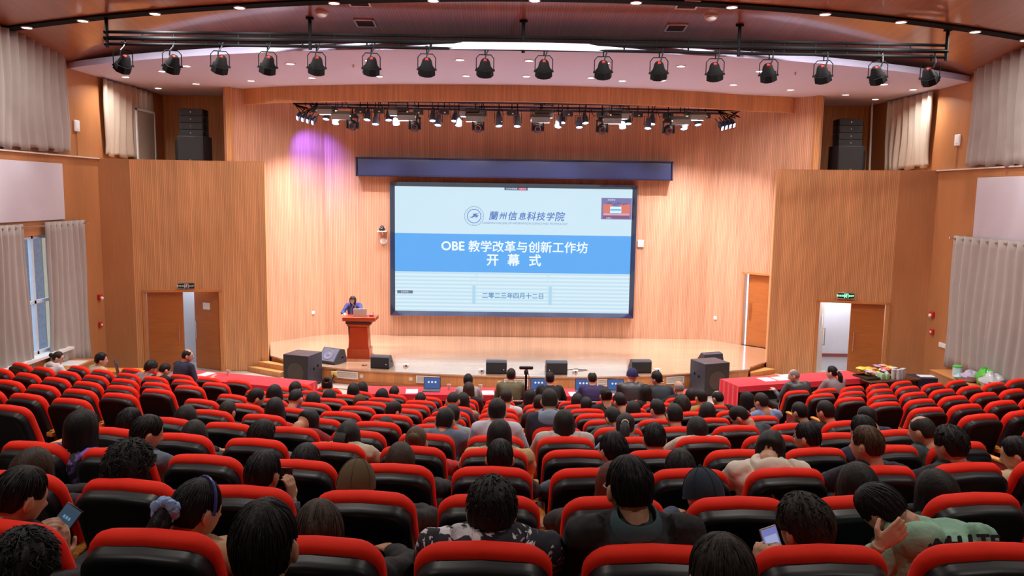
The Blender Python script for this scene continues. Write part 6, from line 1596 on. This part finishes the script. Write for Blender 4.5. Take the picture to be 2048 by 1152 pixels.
seated(3, 0, -0.03, 5.47, 2.45, 'person with long black hair wearing a khaki jacket at the middle', 'long', 'k', 'khaki', 0, 12, shup=.03, shw=1.15)   # P40
seated(2, 0, -0.02, 4.55, 2.6, 'short-haired person with both ears visible right before the wavy-haired one', 'short', 'k', 'black', 0, 15)   # P41
seated(0, 0, -0.04, 2.7, 3.04, 'person with wavy black hair in a black and white patterned shirt', 'wavy', 'k', 'floral', 0, 17, shw=1.2, shup=.06)   # P42
seated(4, 1, 0.51, 6.36, 2.28, 'person with very long straight black hair over a pale grey coat', 'longwide', 'k', 'greywhite', 0, 10, shw=1.15, shup=.05)   # P44
seated(5, 1, 0.44, 7.32, 2.22, 'person in a navy jacket with a pale blue grey hood', 'short', 'dk', 'hoodnavy', 0, 17, hood='hoodpale')   # P45
seated(9, 1, 0.38, 11.02, 1.28, 'dark-haired person just right of the camera stand', 'long', 'k', 'black', 0, 12)   # P46
seated(7.5, 1, 0.45, 9.63, 1.56, 'dark-haired person left behind the hooded one', 'short', 'k', 'black', 0, 12)   # P47
seated(8, 2, 1.1, 10.12, 1.41, 'short-haired person in the ninth row below the bald man', 'short', 'k', 'black', 0, 15)   # P48
seated(9, 2, 1.07, 11.04, 1.22, 'dark-haired person just left behind the short-haired one below the bald man', 'long', 'k', 'black', 0, 15)   # P49
seated(8, 2, 1.36, 10.14, 1.54, 'person with black hair in a bun right of the bald man', 'bun', 'k', 'black', 10, 15)   # P50
seated(7.5, 3, 1.48, 9.68, 1.59, 'short-haired person with bare neck right of the bun wearer', 'short', 'k', 'black', 20, 22)   # P51
seated(9, 4, 2.09, 11.17, 1.33, 'person with long dark hair fading to brown ends', 'longbrown', 'k', 'black', 0, 12)   # P52
seated(7, 3, 1.58, 9.23, 1.6, 'person with black bobbed hair below the brown-ended long hair', 'bob', 'k', 'black', 0, 15)   # P53
seated(5, 2, 1.08, 7.43, 2.02, 'person in a grey green jacket leaning right with the left ear visible', 'short', 'k', 'greengrey', 20, 35, shup=.03)   # P54
seated(4, 2, 1.04, 6.45, 2.23, 'person with a black ponytail held by a pale tie, light blue top', 'ponywhite', 'k', 'lightblue', -15, 28)   # P55
seated(3, 2, 1.1, 5.48, 2.44, 'short-haired person in a dark purple top right of the middle', 'short', 'k', 'purpleblack', 0, 15)   # P56
seated(2, 1, 0.67, 4.54, 2.66, 'short-haired person in a dark grey plaid jacket, third row', 'short', 'k', 'plaidgrey', 20, 19, glasses=True)   # P57
seated(0, 1, 0.46, 2.69, 3.14, 'short-haired person in black jacket with teal collar and glasses, front of the photo', 'short', 'k', 'blackteal', 15, 12, collar=('teal',(.05,.10,.12)), glasses=True, shw=1.15, shup=.02)   # P58
seated(1, 1, 0.54, 3.61, 2.79, 'person with long reddish brown hair half hidden by the black-jacketed one', 'long', 'red', 'black', 10, 17)   # P59
seated(2, 2, 1.08, 4.55, 2.55, 'person with a black bob and face mask left of the navy cap', 'bobmask', 'k', 'black', 0, 19, glasses=True)   # P60
seated(1, 2, 0.98, 3.62, 2.75, 'person in a dark navy baseball cap and dark denim jacket', 'cap', 'navyteal', 'denimdark', 15, 19)   # P61
seated(4, 3, 1.68, 6.52, 2.19, 'person with black bobbed hair in a cream knitted sweater', 'bob', 'k', 'knit', 0, 32, shup=.05, shw=1.1)   # P62
seated(5, 3, 1.67, 7.38, 2.07, 'short-haired person in black left beside the knitted sweater', 'short', 'k', 'black', 0, 15)   # P63
seated(6, 3, 1.69, 8.31, 1.87, 'person in a light denim blue jacket with an earphone', 'short', 'k', 'denimlight', 20, 19)   # P64
seated(7, 4, 2.19, 9.31, 1.65, 'person with curly dark hair, eighth row right of the middle', 'curly', 'dk', 'black', 0, 12)   # P65
seated(8, 5, 2.69, 10.34, 1.48, 'short-haired person in a mustard coat', 'short', 'k', 'mustard', 10, 15)   # P66
seated(6, 4, 2.26, 8.38, 1.82, 'person with long black hair just right below the mustard coat', 'long', 'k', 'black', 0, 15)   # P67
seated(10, 5, 2.83, 12.29, 1.13, 'bald elderly person in black left of the right subwoofer', 'bald', 'grey', 'black', 0, 15)   # P68
seated(9, 5, 2.79, 11.32, 1.24, 'dark-haired person between the bald elder and the mustard coat', 'short', 'k', 'black', 0, 12)   # P69
seated(9, 6, 3.23, 11.44, 1.19, 'person with a bald spot sitting below the right subwoofer', 'balding', 'k', 'black', 15, 15)   # P70
seated(5, 4, 2.38, 7.61, 2.0, 'person in a dark slate jacket bent forward with face turned left', 'short', 'k', 'slate', 55, 45, face=True, shw=1.1)   # P71
seated(8, 6, 3.38, 10.52, 1.41, 'long-haired person left of the two near the right red table', 'long', 'k', 'black', 25, 15)   # P72
seated(7, 6, 3.24, 9.52, 1.65, 'short-haired person with a blue collar near the right red table', 'short', 'dk', 'blueshirt', 20, 15)   # P72b
seated(6, 6, 3.37, 8.6, 1.78, 'short-haired person in black at the left end of the right rows', 'short', 'k', 'black', 20, 15)   # P73
seated(5, 6, 3.25, 7.62, 2.06, 'short-haired person in black second from the left of the right rows', 'short', 'k', 'black', 20, 15)   # P74
seated(5, 7, 3.73, 7.74, 1.97, 'person in navy bent forward, right side, sixth row', 'short', 'k', 'navy', 30, 19)   # P75
seated(3, 5, 2.7, 5.64, 2.47, 'short-haired person in navy right behind the one with the lit cheek', 'short', 'k', 'navy', 20, 12)   # P76
seated(2, 4, 2.23, 4.59, 2.7, 'person with short brown-tinged hair and lit left cheek, ear visible', 'short', 'br', 'navyblack', 35, 7)   # P76b
seated(3, 4, 2.26, 5.58, 2.43, 'short-haired person in a dark slate jacket facing left, glasses', 'short', 'k', 'darkslate', 40, 12, glasses=True)   # P77
seated(3, 6, 3.19, 5.72, 2.45, 'balding person with a shiny crown in a dark teal jacket', 'balding', 'dk', 'darkteal', 30, 15)   # P78
seated(2, 5, 2.82, 4.72, 2.66, 'person with bushy black hair in a black jacket at the right', 'bushy', 'k', 'black', 20, 12)   # P79
seated(2, 3, 1.69, 4.74, 2.62, 'person in an off-white hooded coat with a dark red bag strap', 'longside', 'k', 'offwhite', -30, 48, hood='h', shw=1.25)   # P80
seated(0, 2, 1.11, 2.7, 2.99, 'person with bushy dark hair holding a lit phone, bottom right', 'bushy', 'dk', 'black', 25, 17, wrw={-1: ((1.02,2.90,2.72),(.93,2.70,2.58),(.5,.5,.1),.6,(.0,.25,1)), 1: ((1.16,2.92,2.75),(1.25,2.72,2.6),(-.6,.4,0),.55,(-.6,.25,.6))})   # P82
seated(0.3, 3, 1.6, 3.11, 2.9, 'person in a green tie-dye hoodie resting the head on one hand', 'short', 'k', 'tiedye', 40, 50, hood='h', roll=-18, follow=.35, shoff=.13, backtext=('WHITE', -.11, 0), wrw={-1: ((1.45,2.86,2.87),(1.40,3.0,2.58),(.3,.8,.1),.22,(.75,.1,.55))}, shw=1.15)   # P83
seated(1, 3, 1.76, 3.67, 2.78, 'person with black hair directly behind the green hoodie', 'long', 'k', 'black', 10, 19)   # P84
seated(1, 4, 2.17, 3.7, 2.74, 'person with long black hair right of the green hoodie, turned left', 'long', 'k', 'black', 20, 19)   # P85
seated(2, 6, 3.31, 4.8, 2.58, 'person in a cream coat at the right edge of the photo', 'short', 'k', 'cream', 40, 19)   # P86
seated(-1, 1, 0.55, 1.81, 3.24, 'person whose dark hair rises from the bottom edge, right of the middle', 'short', 'dk', 'black', 0, 12)   # P87
# ------------------------------------------------------------------ people at the tables, by the wall and on the stage
def sitter(x, y, rz, z0, head, label, style, hkey, ckey, yaw=0, pitch=0, **kw):
    """head in world coordinates"""
    r = empty('person', (x, y, z0), rz); d = Vector((head[0]-x, head[1]-y)); c, s = math.cos(rz), math.sin(rz)
    kw.setdefault('hips', (0, .02, .50)); kw.setdefault('skin', M_skinp)
    return person(r, label, kw.pop('group', None), style, hkey, ckey, (d.x*c+d.y*s, -d.x*s+d.y*c, head[2]-z0), yaw, pitch, **kw)
sitter(-.62, 13.08, 0, 0, (-.62, 13.2, 1.0), 'person with round black bobbed hair in a grey white coat at the middle table', 'round', 'k', 'greycoat', 0, 5, scale=.93)
sitter(.12, 13.06, 0, 0, (.12, 13.2, 1.1), 'person in an olive jacket at the middle table, left of the camera stand', 'short', 'dk', 'olive', -10, 3, shw=1.12)
sitter(.80, 13.06, 0, 0, (.79, 13.2, 1.05), 'person in a black coat at the middle table right of the camera stand', 'short', 'k', 'black', 0, 3, shw=1.05)
sitter(1.53, 13.06, 0, 0, (1.52, 13.2, 1.06), 'bald-crowned person in a purple navy jacket at the middle table', 'balding', 'dk', 'purplenavy', 0, 5, shw=1.05)
sitter(2.24, 13.06, 0, 0, (2.21, 13.2, 1.12), 'person in a navy blue peaked cap and grey leather jacket at the middle table', 'cap', 'navy', 'leather', -50, 5, shw=1.15, glasses=True)
sitter(2.72, 13.08, 0, 0, (2.63, 13.2, 1.07), 'dark-haired person in a grey dark jacket turned left beside the navy cap', 'bushy', 'k', 'slate', 55, 5, shw=1.1, face=True)
sitter(-8.09, 13.85, R2D(-30), 0, (-8.05, 13.9, 1.15), 'person with glasses in a white puffer jacket by the left window', 'bun', 'db', 'puffer', -45, 12, face=True, glasses=True, shw=1.2, hood='h')
sitter(-7.25, 13.72, R2D(-30), 0, (-7.21, 13.78, 1.15), 'person with short black hair in a beige coat in front of the navy chair', 'bushy', 'k', 'beigecoat', -40, 5, face=True)
p_, t_ = sseat('L', 9, 3); sitter(-6.17, 13.3, -.35, 0, (-6.11, 13.3, 1.13), 'person with dark curly hair in a grey jacket, front row of the left block', 'curly', 'k', 'greyjacket', -30, 20, face=True, hips=(0, .1, .5))
sitter(-5.78, 13.1, -.3, 0, (-5.84, 13.22, 1.11), 'person with bent head and black jacket, front row of the left block', 'short', 'k', 'black', -25, 30, hips=(0, .1, .5))
sitter(-5.78, 13.72, R2D(-30), 0, (-5.70, 13.85, 1.23), 'balding person with glasses in a navy suit at the left red table', 'balding', 'dk', 'suitnavy', -45, 5, face=True, glasses=True, shw=1.15, wr={1: ((.28, .42, .80), (.30, .12, .66), (0, 0, -1), .3)})
sitter(5.28, 13.6, R2D(12), 0, (5.20, 13.7, 1.04), 'balding person with glasses in a dark leather jacket at the right red table', 'balding', 'grey', 'leather', 55, 12, face=True, glasses=True, shw=1.15, wr={-1: ((-.28, .36, .72), (-.32, .10, .66), (0, 0, -1), .3)})
sitter(5.95, 13.72, R2D(15), 0, (5.92, 13.8, 1.08), 'person with a black ponytail in a grey blazer at the right red table', 'ponywhite', 'k', 'blazer', 35, 3, face=True, shw=1.05)
w = empty('person', (-3.66, 18.74, SH), PI)
person(w, 'person with long dark hair in a blue jacket speaking behind the lectern', None, 'bob', 'db', 'bluelace', (0, .10, 1.275), -4, 22, hips=(0, 0, .80), scale=.88, stand=True, legs='stand', skin=M_skinp, face=True, near=1,
       wr={1: ((.14, .42, .99), (.23, .20, .98), (0, 0, -1), .25), -1: ((-.16, .42, .99), (-.23, .20, .98), (0, 0, -1), .25)})

mb = MB()
for sx in (-1, 1): mb.tube([(sx*.035, -.02, 1.13), (sx*.03, .04, 1.06), (sx*.028, .06, .96), (sx*.026, .08, .88)], .006, 6)
mb.build('jacket_trim', plain('lace_white', (.7, .7, .72), rough=.8), w)
# ------------------------------------------------------------------ held and loose things
def phone(loc, rot, label, lit=None, w=.072, h=.15, name='phone', dots=False):
    r = empty(name, loc); r.rotation_euler = rot; tag(r, label, 'phone')
    mb = MB(); mb.rbox((0, 0, 0), (w, .009, h), .004); mb.build('phone_case', plain('phone_case_'+('pale' if lit == 'qr' else 'dark'), (.45, .4, .3) if lit == 'qr' else (.02, .02, .025), rough=.3), r)
    mats = {None: plain('phone_glass_dark', (.012, .012, .018), rough=.08), 'blue': glow('phone_lit_blue', (.30, .48, .80), .9), 'dim': glow('phone_lit_dim', (.05, .09, .14), .6), 'qr': glow('phone_lit_violet', (.22, .25, .62), .7)}
    mb = MB(); mb.box((0, -.0055, 0), (w-.008, .002, h-.01)); mb.build('phone_screen', mats[lit], r, smooth=False)
    if lit == 'qr':
        mb = MB(); mb.box((0, -.0072, .015), (w-.02, .001, .055)); mb.build('phone_screen', glow('phone_light_panel', (.45, .5, .8), .7), r, smooth=False)
        mb = MB(); mb.box((0, -.0072, -.05), (w-.01, .001, .04)); mb.build('phone_screen', plain('phone_dark_bar', (.01, .012, .05), rough=.2), r, smooth=False)
    if lit == 'blue':
        mb = MB(); mb.rbox((0, -.0075, h/2-.014), (.022, .001, .006), .0005); mb.build('camera_notch', M_black, r)
    if lit == 'dim':
        mb = MB(); [mb.box((.012*k-.012, -.0072, -.03+.03*j), (.008, .001, .012)) for k in range(3) for j in range(3)]; mb.build('screen_icons', glow('icon_blue', (.2, .4, .6), .6), r, smooth=False)
    return r
phone((-.58, 2.88, 2.72), (R2D(-38), 0, R2D(-8)), 'lit phone with pale blue screen held low by the person with the dark brown bob', 'blue')
phone((-1.11, 3.84, 2.725), (R2D(-8), R2D(4), R2D(6)), 'dark phone held upright beside the short-haired head at the left centre', None, h=.14)
phone((1.085, 2.98, 2.81), (R2D(-12), R2D(-16), R2D(8)), 'phone in a pale case with a violet lit screen held at the bottom right', 'qr')
phone((-1.756, 3.0, 2.857), (R2D(-25), R2D(30), R2D(-10)), 'dark phone held sideways with two hands at the left edge', 'dim', h=.16, w=.078)
r = empty('water_bottle', (.085, 2.84, 2.70)); tag(r, 'clear plastic bottle with a white cap beside the patterned shirt', 'bottle')
mb = MB(); mb.lathe([(.03, -.1), (.033, -.09), (.033, .1), (.03, .14), (.016, .17), (.015, .19)], (0, 0, 0), 20)
gm2, nt, b = new_mat('bottle_plastic'); b.inputs['Base Color'].default_value = (.8, .85, .9, 1); b.inputs['Transmission Weight'].default_value = .9; b.inputs['Roughness'].default_value = .08; b.inputs['IOR'].default_value = 1.2
mb.build('bottle_body', gm2, r); mb = MB(); mb.lathe([(.018, .185), (.018, .212), (.012, .216), (.001, .217)], (0, 0, 0), 20); mb.build('bottle_cap', M_wplast, r)
# handbag strap on the off-white coat, lettering on the hoodie
for o in list(COL.objects):
    if o.get('label', '').startswith('person in an off-white'):
        mb = MB(); mb.tube([(-.13, .10, .93), (-.11, .02, .90), (-.05, -.02, .78), (.03, -.005, .62), (.08, .1, .52)], .009, 8); mb.build('bag_strap', plain('strap_maroon', (.20, .02, .02), rough=.5), o)

# ------------------------------------------------------------------ lights
def area(name, loc, size, power, col=(1, 1, 1), rot=(0, 0, 0), sy=None, spread=180):
    l = bpy.data.lights.new(name, 'AREA'); l.energy = power; l.color = col; l.size = size
    if sy: l.shape = 'RECTANGLE'; l.size_y = sy
    l.spread = R2D(spread); o = bpy.data.objects.new(name, l); COL.objects.link(o); o.location = loc; o.rotation_euler = rot; return o
def spot(name, loc, target, power, ang, col=(1, 1, 1), blend=.6, rad=.05):
    l = bpy.data.lights.new(name, 'SPOT'); l.energy = power; l.color = col; l.spot_size = R2D(ang); l.spot_blend = blend; l.shadow_soft_size = rad
    o = bpy.data.objects.new(name, l); COL.objects.link(o); o.location = loc
    o.rotation_euler = (Vector(target)-Vector(loc)).to_track_quat('-Z', 'Y').to_euler(); return o
WARM = (1, .93, .84); COOL = (.78, .84, 1.)
# stage wash from the panel lights (just below their faces)
for px_ in (640, 790, 940, 1098, 1258, 1420):
    area('panel_wash', (rigx(px_), 19.32, 6.118), .40, 190, (1, .93, .97), (R2D(4), 0, 0), .16, 110)
for i, (px_, pyy) in enumerate(leds):
    if i % 3 == 0: spot('led_beam', (rigx(px_), 19.5, 5.80), (rigx(px_)+.2*math.sin(i), 19.0, SH), 95, 46, (.62, .72, 1.), .8)
for px_ in (740, 880, 1040, 1160, 1300, 1420):
    spot('wall_graze', (rigx(px_), 19.8, 5.95), (rigx(px_), 21.0, 2.6), 110, 62, (.86, .80, 1.), 1.)
spot('violet_beam', (-5.05, 19.8, 5.9), (-5.05, 20.85, 4.95), 300, 78, (.17, .10, 1.), 1.)
spot('violet_beam', (-4.6, 19.6, 5.9), (-4.55, 20.95, 4.6), 40, 40, (.45, .4, 1.), 1.)
# downlights in the soffit
for x, y in [(-8.4, 17.65), (-5.75, 17.95), (-4.24, 17.34), (-2.73, 16.97), (-.88, 16.71), (1.73, 16.71), (3.26, 16.91), (4.91, 17.4), (6.4, 18.05), (9.0, 17.71)]:
    l = area('soffit_down', (x, y, ZS-.018), .13, 34, (1, .93, .88), (0, 0, 0), None, 150); l.data.shape = 'DISK'
# curved ceiling strip
for x, y, z in tl[1:-1]:
    l = area('strip_down', (x, y, z-.024), .14, 62, (1, .95, .9), (0, 0, 0), None, 170); l.data.shape = 'DISK'
# unseen lamps added in the timber ceiling to light the audience, with fittings
for i, (x, y) in enumerate([(-6, 9.5), (-2, 9.2), (2.5, 9.2), (6.5, 9.5), (-6, 5.5), (-2, 5.2), (2.5, 5.2), (6.5, 5.5), (-4, 1.0), (4.5, 1.0)]):
    z = zc(y)-.02; mb = MB(); mb.lathe([(.14, 0), (.14, -.03), (.12, -.03), (.11, -.01)], (x, y, z), 16); o = mb.build('added_hall_light', M_wplast); tag(o, 'added round ceiling light over the audience, out of view', 'ceiling light', 'added ceiling lights over the audience')
    area('hall_fill', (x, y, z-.05), .2, 46, WARM, (0, 0, 0), None, 110)
# daylight
wd = bpy.data.worlds.new('sky'); scene.world = wd; wd.use_nodes = True; bg = wd.node_tree.nodes['Background']; bg.inputs[0].default_value = (.62, .78, 1., 1); bg.inputs[1].default_value = 2.6
area('corridor_lamp', (8.0, 18.55, 2.6), .4, 60, (.82, .9, 1.)); area('corridor_lamp', (-7.4, 18.6, 2.6), .3, 22, (.7, .85, 1.))
for o in scene.objects:
    if o.type == 'LIGHT': pass

vs = scene.view_settings
scene.display_settings.display_device = 'sRGB'
vs.view_transform = 'Standard'; vs.look = 'None'; vs.gamma = 1.0; vs.use_curve_mapping = False; vs.exposure = 0.0
